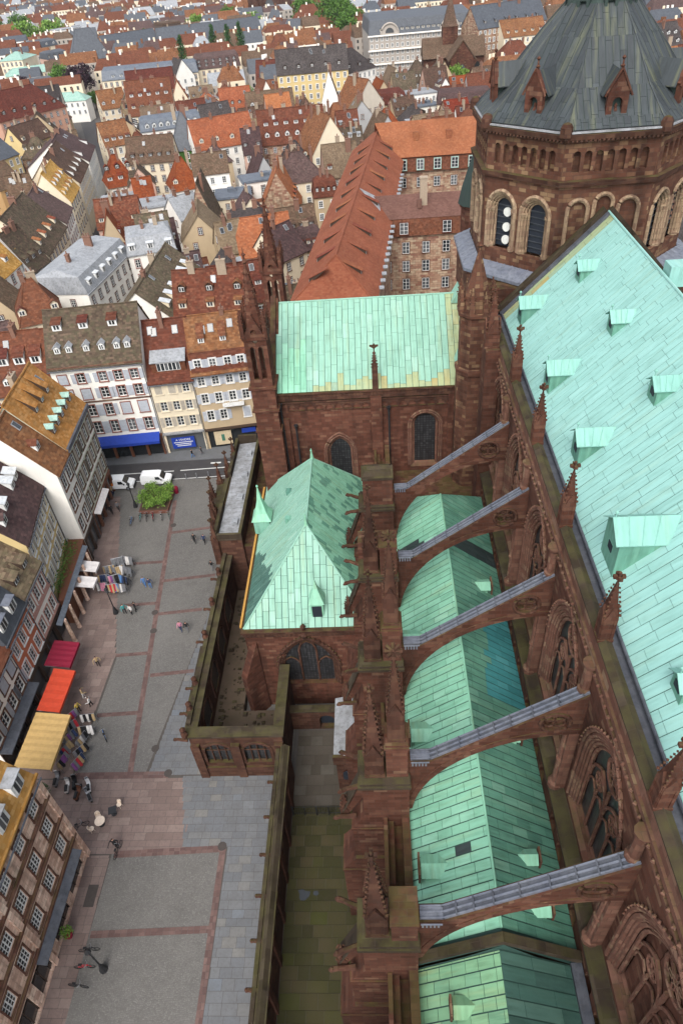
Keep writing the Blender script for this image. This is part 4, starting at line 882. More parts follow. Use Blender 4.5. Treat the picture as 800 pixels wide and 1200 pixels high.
cw = mb.build('chapel_wall', 'stone_wallred', chap)
m = MB()
for ww, r, d in ((6.0, .16, -.1), (5.5, .16, .1), (5.0, .13, .28)): m.tube([(u, CY0 + d, z) for u, z in arch(wc, ww, 3.7, 6.6, .8, 10)], r, 6)
for u, z in arch(wc, 6.3, 5.2, 6.6, .8, 12)[1:-1]: m.ball((u, CY0 - .15, z), .14, 0, 4)
for sx in (-.85, .85): m.tube([(wc + sx, CY0 + .4, 3.7), (wc + sx, CY0 + .4, 8.6), (wc + sx * .55, CY0 + .4, 9.9)], .11, 6)
for sx in (-1, 1): m.tube([(u, CY0 + .4, z) for u, z in arch(wc + sx * 1.75, 1.7, 5.8, 6.2, .8, 6)], .09, 6)
m.tube([(u, CY0 + .4, z) for u, z in arch(wc, 1.7, 8.2, 8.6, .8, 6)], .09, 6)
m.lathe(wc, CY0 - .2, [(.1, 11.0), (.3, 11.4), (.45, 11.7), (.2, 12.1), (.12, 12.5), (.3, 12.75), (.08, 13.1)], 6)
w = m.build('window', 'stone_dark', chap)
full = arch(wc, 5.4, 3.62, 6.6, .8, 8)
for k, (u0, u1) in enumerate(((-2.75, -.85), (-.85, .85), (.85, 2.75))):
    q = clip_poly(clip_poly(full, (wc + u0 + .02, 50), (wc + u0 + .02, 0)), (wc + u1 - .02, 0), (wc + u1 - .02, 50)); p = MB(); p.extr([(u, CY0 + .5, z) for u, z in q], (0, .06, 0)); p.build('pane', 'leaded_glass', w)
m = MB(); m.box(CX0 - .35, CX1 + .2, CY0 - .4, CY0 + .2, CZ, CZ + .25); m.box(CX0 - .2, CX1, CY0 - .25, CY0, CZ - .6, CZ)
x = CX0
while x < CX1: m.box(x, x + .2, CY0 - .33, CY0 - .25, CZ - .5, CZ - .1); x += .42
m.box(CX0 - .4, CX0 - .1, CY0 + .2, CY1, CZ - .4, CZ + .2); m.build('cornice', 'stone_dark', chap)
m = MB(); m.box(CX0 - .5, CX0 - .3, CY0 + .3, CY1, CZ + .2, CZ + .38); m.build('eaves_board', 'rust_rail', chap)
AF, AB = (-7.35, 48.4, 19.2), (-7.35, 59.0, 19.2)
c00 = (CX0 - .1, CY0 + .1, CZ + .25); c10 = (CX1, CY0 + .1, CZ + .25); c11 = (CX1, CY1, CZ + .25); c01 = (CX0 - .1, CY1, CZ + .25)
mb = MB(); mb.poly([c00, c10, AF]); mb.poly([c10, c11, AB, AF]); mb.poly([c11, c01, AB]); mb.poly([c01, c00, AF, AB]); croof = mb.build('chapel_roof', 'copper_seam', chap)
def plane_sheets(pts, sw, sl, seed):
    P = [Vector(p) for p in pts]; U = (P[1] - P[0]).normalized(); N = U.cross(P[2] - P[0]).normalized()
    if N.z < 0: N = -N
    V_ = N.cross(U)
    if V_.z < 0: V_ = -V_
    reg = [((p - P[0]).dot(U), (p - P[0]).dot(V_)) for p in P]
    ar = sum(reg[i][0]*reg[(i+1) % len(reg)][1] - reg[(i+1) % len(reg)][0]*reg[i][1] for i in range(len(reg)))
    if ar < 0: reg.reverse()
    return sheet_roof(P[0], U, V_, reg, sw, sl, .065, seed=seed)
s1 = plane_sheets([c00, c10, AF], .62, 1.3, 31); s2 = plane_sheets([c10, c11, AB, AF], .45, .9, 32); s3 = plane_sheets([c11, c01, AB], .62, 1.3, 33); s4 = plane_sheets([c01, c00, AF, AB], .46, 1.5, 34)
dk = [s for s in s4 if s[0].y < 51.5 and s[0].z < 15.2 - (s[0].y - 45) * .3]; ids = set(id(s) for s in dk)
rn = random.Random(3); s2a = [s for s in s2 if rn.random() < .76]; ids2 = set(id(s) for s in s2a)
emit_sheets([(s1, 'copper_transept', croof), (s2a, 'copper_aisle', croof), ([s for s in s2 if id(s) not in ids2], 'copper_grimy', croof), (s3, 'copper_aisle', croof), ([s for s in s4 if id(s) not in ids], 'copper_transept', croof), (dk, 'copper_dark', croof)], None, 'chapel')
for a, b in ((c00, AF), (c10, AF), (c11, AB), (c01, AB), (AF, AB)):
    m = MB(); m.tube([(a[0], a[1], a[2] + .05), (b[0], b[1], b[2] + .05)], .09, 6); m.build('hip_roll', 'copper_transept', croof)
for a in (AF, AB):
    m = MB(); m.lathe(a[0], a[1], [(.22, a[2] - .1), (.14, a[2] + .4), (.07, a[2] + .9), (.12, a[2] + 1.0), (.03, a[2] + 1.3)], 6); m.build('finial', 'copper_aisle', croof)
m = MB(); m.box(-7.1, -5.9, 42.3, 43.6, 12.6, 14.6); m.box(-6.95, -6.05, 42.22, 42.3, 13.0, 14.4, 1); m.lathe(-6.5, 43.0, [(1.05, 14.6), (.75, 15.2), (.3, 16.2), (.05, 17.2)], 4, 0, math.pi / 4); m.build('dormer', ['copper_aisle', 'louvre'], croof)
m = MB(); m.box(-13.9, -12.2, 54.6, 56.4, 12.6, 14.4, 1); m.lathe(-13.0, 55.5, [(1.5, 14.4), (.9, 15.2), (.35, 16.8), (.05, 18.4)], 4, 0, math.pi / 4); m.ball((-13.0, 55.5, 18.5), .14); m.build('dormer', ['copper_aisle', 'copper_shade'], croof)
for (x, y, z) in ((-10.0, 57.0, 16.6), (-9.6, 52.0, 17.0), (-7.0, 46.2, 16.4)):
    m = MB(); m.box(x - .3, x + .3, y - .3, y + .25, z - .5, z + .1); m.build('vent', 'copper_shade', croof)
# ================================================================== GALLERY ENCLOSURE
gal = tag(empty('gallery_wall', (-14, 34, 0)), 'low mossy gothic gallery wall with mullioned windows enclosing the chapel yard', 'wall')
GX0, GX1, GY0, GY1, GZ = -18.6, -10.0, 33.7, 57.0, 7.0
def mull_window(c, w, z0, zs, fr, parent):
    m = MB()
    for ww, r in ((w + .3, .12), (w, .1)): m.tube([fr(u, z, .02) for u, z in arch(c, ww, z0, zs, .5, 8)], r, 6)
    for k in (-.25, 0, .25): m.tube([fr(c + k * w, z0, -.22), fr(c + k * w, zs + w * .38, -.22)], .07, 5)
    m.tube([fr(c - w / 2, zs - .1, -.22), fr(c + w / 2, zs - .1, -.22)], .06, 5)
    o = m.build('window', 'stone_dark', parent)
    p = MB(); p.extr([fr(u, z, -.35) for u, z in arch(c, w + .02, z0, zs, .5, 8)], tuple(Vector(fr(0, 0, -.06)) - Vector(fr(0, 0, 0)))); p.build('pane', 'leaded_glass', o)
mb = MB(); fw = [-16.3, -12.6]
mb.plate([(GX0, 0), (GX1, 0), (GX1, GZ), (GX0, GZ)], [arch(c, 2.6, 2.2, 4.2, .5, 8) for c in fw], frY(GY0), .5)
lw = [38.0, 42.5, 47.0, 51.5]
mb.plate([(GY0 + .5, 0), (GY1, 0), (GY1, GZ), (GY0 + .5, GZ)], [arch(c, 2.6, 2.2, 4.2, .5, 8) for c in lw], frX(GX0), .5)
mb.box(GX1 - .5, GX1, GY0 + .5, 41.2, 0, GZ)
mb.box(GX0 - .02, GX1 + .02, GY0 - .2, GY0, 0, 1.6)
for x in (GX0 + .4, -14.45, GX1 - .4): mb.box(x - .4, x + .4, GY0 - .35, GY0, 0, 5.6)
gw = mb.build('masonry', 'stone_dark', gal)
for c in fw: mull_window(c, 2.6, 2.2, 4.2, frY(GY0), gal)
for c in lw: mull_window(c, 2.6, 2.2, 4.2, frX(GX0), gal)
for c in lw: mull_window(c, 2.6, 2.2, 4.2, frX(GX0 + .5, 1), gal)
m = MB(); m.box(GX0 - .35, GX1 + .25, GY0 - .35, GY0 + .75, GZ, GZ + .25); m.box(GX0 - .35, GX0 + .85, GY0 + .75, GY1, GZ, GZ + .25); m.box(GX1 - .75, GX1 + .25, GY0 + .75, 41.2, GZ, GZ + .25)
m.box(GX0 - .2, GX0 + .2, GY0 + .9, GY1, GZ + .25, GZ + .6); m.box(GX0 - 1.1, GX0 - .45, GY0 + 3, 45, 5.4, 5.7); m.build('coping', 'stone_mossy', gal)
for yy in (36.2, 39.0, 44.7, 49.2, 53.7, GY0 - .2):
    m = MB(); gargoyle(m, (GX0 - .2, yy, 6.6), (-1, 0, 0), 1.0); m.lathe(GX0 - .15, yy, [(.3, 7.2), (.34, 7.6), (.2, 8.0), (.3, 8.3), (.1, 8.6)], 6); m.build('finial', 'stone_carved', gal)
fl = MB(); fl.box(GX0 + .5, CX0 - 1.7, GY0 + .5, GY1, 0, 1.2); fl.box(CX0 - 1.7, GX1 - .5, GY0 + .5, 40.0, 0, 1.2); kind(fl.build('yard_floor', 'debris'), 'structure')
rb = MB(); rn = random.Random(6)
for k in range(170):
    x, y = rn.uniform(GX0 + .8, CX0 - 1.8), rn.uniform(34.6, 56)
    if k % 3 == 0: x, y = rn.uniform(-15, -10.8), rn.uniform(34.5, 39.6)
    a = rn.uniform(.06, .26); rb.taper(x, y, 1.2, 1.2 + a * rn.uniform(.4, 1.1), a * rn.uniform(.6, 1.5), a, a * .6, a * .5)
kind(rb.build('rubble', 'stone_mossy'), 'stuff', 'loose rubble and moss on the yard floor behind the gallery wall')
# low cross wall with a doorway below the chapel window
xw = tag(empty('yard_wall', (-6.2, 38.6, 0)), 'low brown stone wall with small arched doorway below the chapel window', 'wall')
m = MB(); m.plate([(-9.95, .3), (-3.0, .3), (-3.0, 3.3), (-9.95, 3.3)], [arch(-6.4, 1.5, .4, 1.9, .5, 6)], frY(38.3), .6); m.build('masonry', 'stone_dark', xw)
m = MB(); m.box(-10.1, -2.9, 38.2, 39.0, 3.3, 3.5); m.build('coping', 'stone_mossy', xw); m = MB(); m.box(-7.1, -5.7, 38.95, 39.02, .4, 2.7); m.build('doorway', 'louvre', xw)
# lead-roofed lean-to at the pier foot
an = tag(empty('lean_to', (-4.0, 34, 0)), 'small annex with pale grey lead lean-to roof at a pier foot', 'annex')
m = MB(); m.box(-5.1, -2.9, 31.9, 37.9, 0, 6.0); m.box(-5.3, -2.8, 31.6, 31.9, 5.2, 6.4); m.build('wall', 'stone_dark', an); m = MB(); m.extr([(-5.25, 31.8, 6.05), (-2.9, 31.8, 6.7), (-2.9, 31.8, 6.8), (-5.25, 31.8, 6.15)], (0, 6.1, 0)); m.build('roof', 'lead_pale', an)
m = MB(); m.extr([(u, 31.58, z) for u, z in arch(-4.1, .9, 2.6, 3.6, .5, 5)], (0, .05, 0)); m.build('opening', 'louvre', an)
# ================================================================== COURT WALL along the square
cwl = tag(empty('court_wall', (-9.7, 20, 0)), 'long mossy sandstone wall between slate-grey slabs and the mossy court', 'wall')
mb = MB(); mb.box(-10.05, -9.45, 4, 33.2, 0, 5.6); mb.box(-10.3, -10.05, 4, 33.2, 0, 3.0)
y = 5.2
while y < 33: mb.box(-9.45, -9.28, y - .3, y + .3, 0, 5.5); y += 3.1
mb.build('masonry', 'stone_red', cwl)
m = MB(); m.box(-10.15, -9.3, 4, 33.2, 5.6, 5.8); m.extr([(-10.05, 4, 5.8), (-9.4, 4, 5.8), (-9.72, 4, 6.15)], (0, 29.2, 0)); m.build('coping', 'stone_mossy', cwl)
m = MB(); m.box(-10.6, -10.27, 4, 33.2, 5.1, 5.4); m.build('ledge', 'stone_mossy', cwl)
y = 5.2
while y < 33:
    m = MB(); P = [( -9.44, u, z) for u, z in arch(y + 1.55, 2.0, 1.2, 3.2, .9, 5)]; m.extr(P, (.05, 0, 0)); m.build('blind_arch', 'stone_dark', cwl)
    m = MB(); gargoyle(m, (-10.3, y, 5.2), (-1, 0, 0), .7); m.build('gargoyle', 'stone_carved', cwl); y += 3.1
# court floor with flagstones
cp = MB(); cp.box(-9.45, -.6, 2, 38.3, 0, .3); cpo = kind(cp.build('court_paving', 'joint'), 'structure')
rn = random.Random(21); cnt = 0; y = 4.0; row = 0
while y < 38:
    x = -9.4 + rn.random() * -.6; hgt = rn.uniform(.8, 1.25)
    while x < -3.0:
        w = rn.uniform(.9, 1.7); x0, x1 = max(x, -9.4) + .015, min(x + w, -3.0) - .015
        if x1 - x0 > .2:
            m = MB(); m.box(x0, x1, y + .015, min(y + hgt, 38.1) - .015, .3, .33 + rn.random() * .02); m.build('flagstone', 'slab_court' if y > 29.6 else 'slab_moss', cpo)
        x += w
    y += hgt
m = MB(); m.poly([(-7.9 + .5 * math.cos(q * .63) * (1 + .35 * math.sin(q * 2.1)), 22.6 + .42 * math.sin(q * .63) * (1 + .3 * math.cos(q * 1.7)), .366) for q in range(10)]); m.poly([(-6.9 + .25 * math.cos(q * .8), 22.7 + .2 * math.sin(q * .8), .366) for q in range(8)]); kind(m.build('puddle', 'glass'), 'structure')

g = tag(empty('iron_fence', (-7.4, 29.4, .3)), 'dark iron railing crossing the mossy court', 'fence')
for k in range(5): m = MB(); m.box(-9.3 + k * 1.1 - .05, -9.3 + k * 1.1 + .05, 29.35, 29.45, .3, 2.0); m.build('post', 'iron', g)
for z in (.7, 1.85): m = MB(); m.box(-9.35, -4.8, 29.38, 29.42, z, z + .06); m.build('rail', 'iron', g)
for k in range(22): m = MB(); m.box(-9.2 + k * .2 - .015, -9.2 + k * .2 + .015, 29.385, 29.415, .4, 1.85); m.build('bar', 'iron', g)
# ================================================================== NORTH PORCH
po = tag(empty('porch', (-17, 66, 0)), 'carved stone portal porch with pale lead roof at the transept end', 'porch')
mb = MB(); mb.box(-19.3, -16.3, 57.2, 76.0, 0, 9.6); mb.box(-16.3, -13.4, 57.6, 76.0, 0, 8.0)
mb.extr([(-19.3, 60, 0), (-20.6, 62, 0), (-20.6, 68, 0), (-19.3, 70, 0)], (0, 0, 8.6)); pw = mb.build('masonry', 'stone_dark', po)
m = MB(); m.box(-19.45, -19.05, 57.0, 62.5, 9.6, 10.7); m.box(-19.45, -19.05, 68.5, 76.2, 9.6, 10.7); m.box(-16.55, -16.2, 57.0, 76.2, 9.6, 10.6); m.box(-19.05, -16.55, 57.0, 57.3, 9.6, 10.5); m.box(-19.05, -16.55, 75.9, 76.2, 9.6, 11.2)
m.extr([(-19.3, 62.5, 8.6), (-20.7, 62.5, 8.6), (-20.7, 62.5, 9.7), (-19.3, 62.5, 9.9)], (0, 6, 0)); m.build('parapet', 'stone_mossy', po)
lr = MB(); lr.poly([(-19.05, 57.3, 9.85), (-16.55, 57.3, 10.1), (-16.55, 75.9, 10.1), (-19.05, 75.9, 9.85)]); lro = lr.build('roof', 'lead_dark', po)
y = 57.35; rn = random.Random(9)
while y < 75.6:
    h = .8; m = MB(); m.extr([(-18.95, y, 9.9), (-16.6, y, 10.14), (-16.6, y, 10.2), (-18.95, y, 9.96)], (0, h - .05, 0)); m.build('lead_sheet', 'lead_pale', lro); y += h
for yy in (59, 63.5, 68, 72.5): m = MB(); m.box(-17.6, -16.9, yy, yy + .9, 10.2, 10.5); m.build('skylight', 'zinc', lro)
for (x, y) in ((-19.8, 59.8), (-20.4, 62.3), (-20.4, 67.7), (-19.8, 70.2), (-19.4, 57.2), (-20.9, 65.0), (-19.4, 73.2)):
    m = MB(); pinnacle(m, x, y, 6.0, 9.6, 12.2, .38, 0, 5); m.build('pinnacle', 'stone_carved', po)
# ================================================================== GROUND
m = MB(); m.poly([(-3000, -400, -.02), (3000, -400, -.02), (3000, 4500, -.02), (-3000, 4500, -.02)]); kind(m.build('ground', 'city_ground'), 'structure')
sq = MB(); sq.poly([(-40.5, 3, 0), (-9.9, 3, 0), (-9.9, 58, 0), (-18, 58, 0), (-18, 81.5, 0), (-41.5, 81.5, 0)]); sqo = kind(sq.build('square_paving', 'cobble'), 'structure')
def strip(pts, name, mat, z=.004, par=None):
    m = MB(); m.poly([(x, y, z) for x, y in pts]); return m.build(name, mat, par)
# red sandstone pavement along the houses
rn = random.Random(4)
cntp = [0]
def slabs(x0f, x1f, y0, y1, hmin, hmax, wmin, wmax, mat, name, z=.004, skip=None):
    y = y0; lst = []
    while y < y1:
        h = rn.uniform(hmin, hmax); ye = min(y + h, y1); x = x0f(y) - rn.random() * wmax
        while x < x1f(y):
            w = rn.uniform(wmin, wmax); a = max(x, x0f(y)) + .012; b = min(x + w, x1f(y)) - .012
            if b - a > .12 and inview(((a+b)/2, (y+ye)/2, 0), 1.15) and not (skip and skip((a+b)/2, (y+ye)/2)): lst.append((a, b, y + .012, ye - .012))
            x += w
        y += h
    lst.sort(key=lambda q: (q[2]**2 + 62**2 + q[0]**2) / ((q[1]-q[0]) * (q[3]-q[2])))
    rest = MB()
    for k, (a, b, c, d) in enumerate(lst):
        m = MB() if k < 280 else rest
        zz = z + rn.random() * .008
        m.mesh([(a, c, 0), (b, c, 0), (b, d, 0), (a, d, 0), (a, c, zz), (b, c, zz), (b, d, zz), (a, d, zz)], [(4,5,6,7),(0,1,5,4),(1,2,6,5),(2,3,7,6),(3,0,4,7)])
        if k < 280: m.build(name, mat, sqo)
    if rest.v: kind(rest.build(name + 's', mat, sqo), 'stuff')
strip([(-38.4, 26.2), (-31.6, 33.4), (-31.4, 41), (-31.2, 48), (-34.6, 60), (-37.0, 68), (-38.5, 76), (-40.5, 76), (-39, 48)], 'pavement_bed', 'joint', .004, sqo)
strip([(-27.9, 4), (-25.9, 4), (-25.6, 26.3), (-27.9, 26.3)], 'pavement_bed', 'joint', .006, sqo)
strip([(-38, 26.0), (-19.2, 26.3), (-18.6, 33.6), (-38, 34.0)], 'pavement_bed', 'joint', .008, sqo)
slabs(lambda y: -38.6, lambda y: -19.6 + (33 - y) * .1, 26.2, 33.4, .55, .8, .8, 1.6, 'slab_pink', 'pink_slab', .012)
slabs(lambda y: -28.0 if y < 26 else -39.6 - (y - 48) * .05, lambda y: -25.7 if y < 26 else (-31.6 if y < 48 else -31.4 - (y - 48) * .253), 4, 26.1, .6, .9, .7, 1.3, 'slab_pink', 'pink_slab', .012)
slabs(lambda y: -39.6 - (y - 48) * .04, lambda y: -31.6 + (y - 41) * .02 if y < 48 else -31.4 - (y - 48) * .253, 33.5, 78, .7, 1.0, .8, 1.5, 'slab_pink', 'pink_slab', .012)
strip([(-15.1, 4), (-9.9, 4), (-9.9, 33.7), (-24.6, 33.7), (-19.2, 26.4), (-15.6, 26.4)], 'slab_bed', 'joint', .010, sqo)
strip([(-24.4, 33.7), (-18.6, 33.7), (-18.6, 57), (-21.2, 57)], 'slab_bed', 'joint', .009, sqo)
slabs(lambda y: -15.1 if y < 26.4 else -19.2 - (y - 26.4) * .2, lambda y: -10.3, 6, 33.6, .6, .85, .7, 1.3, 'slab_grey', 'grey_slab', .014)
slabs(lambda y: -24.0 + (y - 34) * .12, lambda y: -18.7, 33.7, 57, .6, .9, .7, 1.3, 'slab_grey', 'grey_slab', .014)
# red granite bands dividing the cobbles
def band(p, q, w=.48):
    p = Vector((p[0], p[1], 0)); q = Vector((q[0], q[1], 0)); d = (q - p); L = d.length; d.normalize(); n_ = Vector((-d.y, d.x, 0)) * (w / 2)
    m = MB(); k = int(L / .5)
    for i in range(k):
        a = p + d * (L * i / k + .01); b = p + d * (L * (i + 1) / k - .01)
        for s0, s1 in ((-1, -.02), (.02, 1)): m.extr([a + n_ * s0, b + n_ * s0, b + n_ * s1, a + n_ * s1], (0, 0, .02 + rn.random() * .004))
    o = m.build('granite_band', 'slab_band', sqo)
band((-30.3, 76.5), (-27.6, 50), .55); band((-27.6, 50), (-25.9, 33.6), .55)
for y0, xl in ((63.5, -35.5), (56.2, -33.0), (48.5, -31.4), (40.6, -31.3)): band((xl, y0), (-28.9 + (63.5 - y0) * .1, y0 + .25))
band((-29.6, 69.4), (-21.5, 70.6)); band((-28.6, 60.2), (-21.8, 61.0)); band((-28.2, 54.6), (-22.5, 55.2)); band((-26.7, 45.6), (-21.8, 46.1))
band((-31.5, 33.75), (-22.0, 33.75), .7); band((-25.4, 26.15), (-15.4, 26.6), .6); band((-15.3, 4), (-15.5, 26.6), .55); band((-25.6, 19.7), (-15.4, 20.1), .55); band((-25.6, 11.6), (-15.4, 12.0), .5)
m = MB(); m.box(-26.9, -26.0, 21.8, 23.6, .0, .035); m.build('drain_cover', 'iron_brown', sqo)
for (x, y) in ((-22.1, 33.9), (-27.8, 52.0), (-28.3, 54.9), (-15.6, 26.8), (-29.4, 71.0), (-24.0, 36.6)):
    m = MB(); m.lathe(x, y, [(.42, 0), (.42, .03), (.3, .034)], 10); m.build('drain_cover', 'iron_brown', sqo)
# road behind the square, kerbs and paint
rd = MB(); rd.poly([(-70, 80.3, .012), (-14, 82.0, .012), (30, 84, .012), (30, 88, .012), (-14, 86.9, .012), (-70, 85.0, .012)]); rdo = kind(rd.build('road', 'asphalt'), 'structure')
sw_ = MB(); sw_.extr([(-70, 85.0, 0), (-13, 86.9, 0), (-13, 90.6, 0), (-70, 89.2, 0)], (0, 0, .12)); kind(sw_.build('sidewalk', 'slab_grey'), 'structure')
def mark(p, q, w=.14):
    p = Vector((p[0], p[1], .0165)); q = Vector((q[0], q[1], .0165)); d = (q - p).normalized(); n_ = Vector((-d.y, d.x, 0)) * w / 2; m = MB(); m.poly([p - n_, q - n_, q + n_, p + n_]); m.build('road_marking', 'road_paint', rdo)
mark((-46, 81.15), (-22, 82.0)); mark((-44, 83.3), (-32, 83.75), .2); mark((-31, 83.8), (-21, 84.3), .2); mark((-26.5, 85.4), (-24.9, 85.45), .35); mark((-24.0, 85.4), (-22.8, 85.45), .3)
st = MB(); pts = [(-58, 118), (-62, 138), (-66, 156), (-71, 180), (-80, 215), (-92, 253), (-103, 285), (-121, 332), (-136, 372)]
for i in range(len(pts) - 1):
    a, b = pts[i], pts[i+1]; st.poly([(a[0] - 3, a[1], .008), (a[0] + 4, a[1], .008), (b[0] + 4, b[1], .008), (b[0] - 3, b[1], .008)])
kind(st.build('street', 'asphalt'), 'structure')
# ================================================================== HOUSES
_wc = {}
def win_mesh_(w, h, fm, sm, cols, rows, proud):
    key = (w, h, fm, sm, cols, rows, proud)
    if key in _wc: return _wc[key]
    m = MB(); y = -.05 if proud else .10; s_ = .13
    m.box(-w/2 - s_, -w/2, -.06, .03 if not proud else .0, -.0, h, 1); m.box(w/2, w/2 + s_, -.06, .03 if not proud else .0, 0, h, 1)
    m.box(-w/2 - s_, w/2 + s_, -.07, .02 if not proud else .0, h, h + .16, 1); m.box(-w/2 - s_ - .05, w/2 + s_ + .05, -.14, .02 if not proud else .0, -.14, 0, 1)
    f = .07
    m.box(-w/2, w/2, y, y + .04, 0, f, 0); m.box(-w/2, w/2, y, y + .04, h - f, h, 0); m.box(-w/2, -w/2 + f, y, y + .04, f, h - f, 0); m.box(w/2 - f, w/2, y, y + .04, f, h - f, 0)
    for c in range(1, cols): x = -w/2 + w * c / cols; t_ = .045 if (cols % 2 == 0 and c == cols // 2) else .025; m.box(x - t_, x + t_, y - .005, y + .035, f, h - f, 0)
    for r in range(1, rows): z = h * r / rows; m.box(-w/2 + f, w/2 - f, y + .002, y + .03, z - .025, z + .025, 0)
    m.box(-w/2 + .03, w/2 - .03, y + .045, y + .06, .03, h - .03, 2)
    _wc[key] = m.data('window', [fm, sm, 'glass'], (0, 0, 0)); return _wc[key]
_sc = {}
def shutter_mesh(w, h, mt):
    key = (w, h, mt)
    if key not in _sc:
        m = MB(); m.box(-w/2, w/2, -.05, 0, 0, h)
        for k in range(9): m.box(-w/2 + .05, w/2 - .05, -.065, -.05, h * (k + .3) / 9.3, h * (k + .8) / 9.3)
        _sc[key] = m.data('shutter', mt, (0, 0, 0))
    return _sc[key]
def add_window(parent, x, y, z, w, h, rotz=0, fm='paint_white', sm='frame_red', cols=2, rows=3, proud=False, shut=None, closed=False):
    o = place(win_mesh_(w, h, fm, sm, cols, rows, proud), 'window', parent, (x, y, z), rotz)
    if shut:
        if closed: s_ = place(shutter_mesh(w, h, shut), 'shutter', o, (x, y, z)); s_.location = (0, -.02, 0)
        else:
            for sg in (-1, 1): s_ = place(shutter_mesh(w * .55, h, shut), 'shutter', o, (x, y, z)); s_.location = (sg * (w * .5 + w * .275 + .15), -.01, 0)
    return o
def facade(mb, w, z0, z1, holes, th=.3):
    xs = sorted(set([0, w] + [v for h in holes for v in (h[0], h[1])])); zs = sorted(set([z0, z1] + [v for h in holes for v in (h[2], h[3])]))
    for i in range(len(xs) - 1):
        for j in range(len(zs) - 1):
            cx, cz = (xs[i] + xs[i+1]) / 2, (zs[j] + zs[j+1]) / 2
            if any(h[0] < cx < h[1] and h[2] < cz < h[3] for h in holes): continue
            mb.poly([(xs[i], 0, zs[j]), (xs[i+1], 0, zs[j]), (xs[i+1], 0, zs[j+1]), (xs[i], 0, zs[j+1])])
    for a, b, c, d in holes:
        mb.poly([(a, 0, c), (a, th, c), (a, th, d), (a, 0, d)]); mb.poly([(b, 0, c), (b, 0, d), (b, th, d), (b, th, c)]); mb.poly([(a, 0, d), (a, th, d), (b, th, d), (b, 0, d)]); mb.poly([(a, 0, c), (b, 0, c), (b, th, c), (a, th, c)])
_dc = {}
def dormer_mesh(wd, h, s_, typ, rm, cm='paint_white', s2=.25):
    key = (wd, h, round(s_, 2), typ, rm, cm, s2)
    if key in _dc: return _dc[key]
    m = MB(); hw = wd / 2; ov = .12
    if typ == 'gable':
        g = wd * .42; L = h / s_; Lr = (h + g) / s_
        m.poly([(-hw, 0, 0), (-hw, 0, h), (-hw, L, h)], 1); m.poly([(hw, 0, 0), (hw, L, h), (hw, 0, h)], 1); m.poly([(-hw, 0, 0), (hw, 0, 0), (hw, 0, h), (0, 0, h + g), (-hw, 0, h)], 1)
        for sg in (-1, 1): m.extr([Vector((0, -.2, h + g)), Vector((sg * (hw + ov), -.2, h - .08)), Vector((sg * (hw + ov), L, h - .08)), Vector((0, Lr, h + g))], (0, 0, .09), 0)
    else:
        L = h / max(s_ - s2, .15)
        m.poly([(-hw, 0, 0), (-hw, 0, h), (-hw, L, h + s2 * L)], 1); m.poly([(hw, 0, 0), (hw, L, h + s2 * L), (hw, 0, h)], 1); m.poly([(-hw, 0, 0), (hw, 0, 0), (hw, 0, h), (-hw, 0, h)], 1)
        m.extr([Vector((-hw - ov, -.22, h - .03)), Vector((hw + ov, -.22, h - .03)), Vector((hw + ov, L, h + s2 * L)), Vector((-hw - ov, L, h + s2 * L))], (0, 0, .09), 0)
    a = hw * .68; z0, z1 = h * .18, h * .92
    m.box(-a, a, -.05, -.01, z0, z1, 2); n = 2 if wd < 2 else int(wd / .8)
    for k in range(n):
        x0 = -a + 2 * a * k / n + .06; x1 = -a + 2 * a * (k + 1) / n - .06; m.box(x0, x1, -.065, -.045, z0 + .07, z1 - .07, 3)
    _dc[key] = m.data('dormer', [rm, cm, 'paint_white', 'glass'], (0, 0, 0)); return _dc[key]
_cc = {}
RS = random.Random(91)
_sk = []
def skylight(roof, x, y, z, s_):
    if not _sk:
        m = MB(); m.box(-.42, .42, -.62, .62, 0, .1); m.box(-.33, .33, -.53, .53, .1, .115, 1); _sk.append(m.data('skylight', ['zinc', 'glass'], (0, 0, 0)))
    o = place(_sk[0], 'skylight', roof, (x, y, z)); o.rotation_euler = (math.atan(s_), 0, 0)
def chimney_mesh(w, d, h, mt, pots):
    key = (w, d, h, mt, pots)
    if key not in _cc:
        m = MB(); m.box(-w/2, w/2, -d/2, d/2, -2.5, h); m.box(-w/2 - .08, w/2 + .08, -d/2 - .08, d/2 + .08, h, h + .14)
        for k in range(pots): m.lathe(-w/2 + w * (k + .5) / pots, 0, [(.13, h + .14), (.11, h + .6), (.14, h + .62), (.14, h + .68)], 6, 1)
        _cc[key] = m.data('chimney', [mt, 'chimney_brick'], (0, 0, 0))
    return _cc[key]
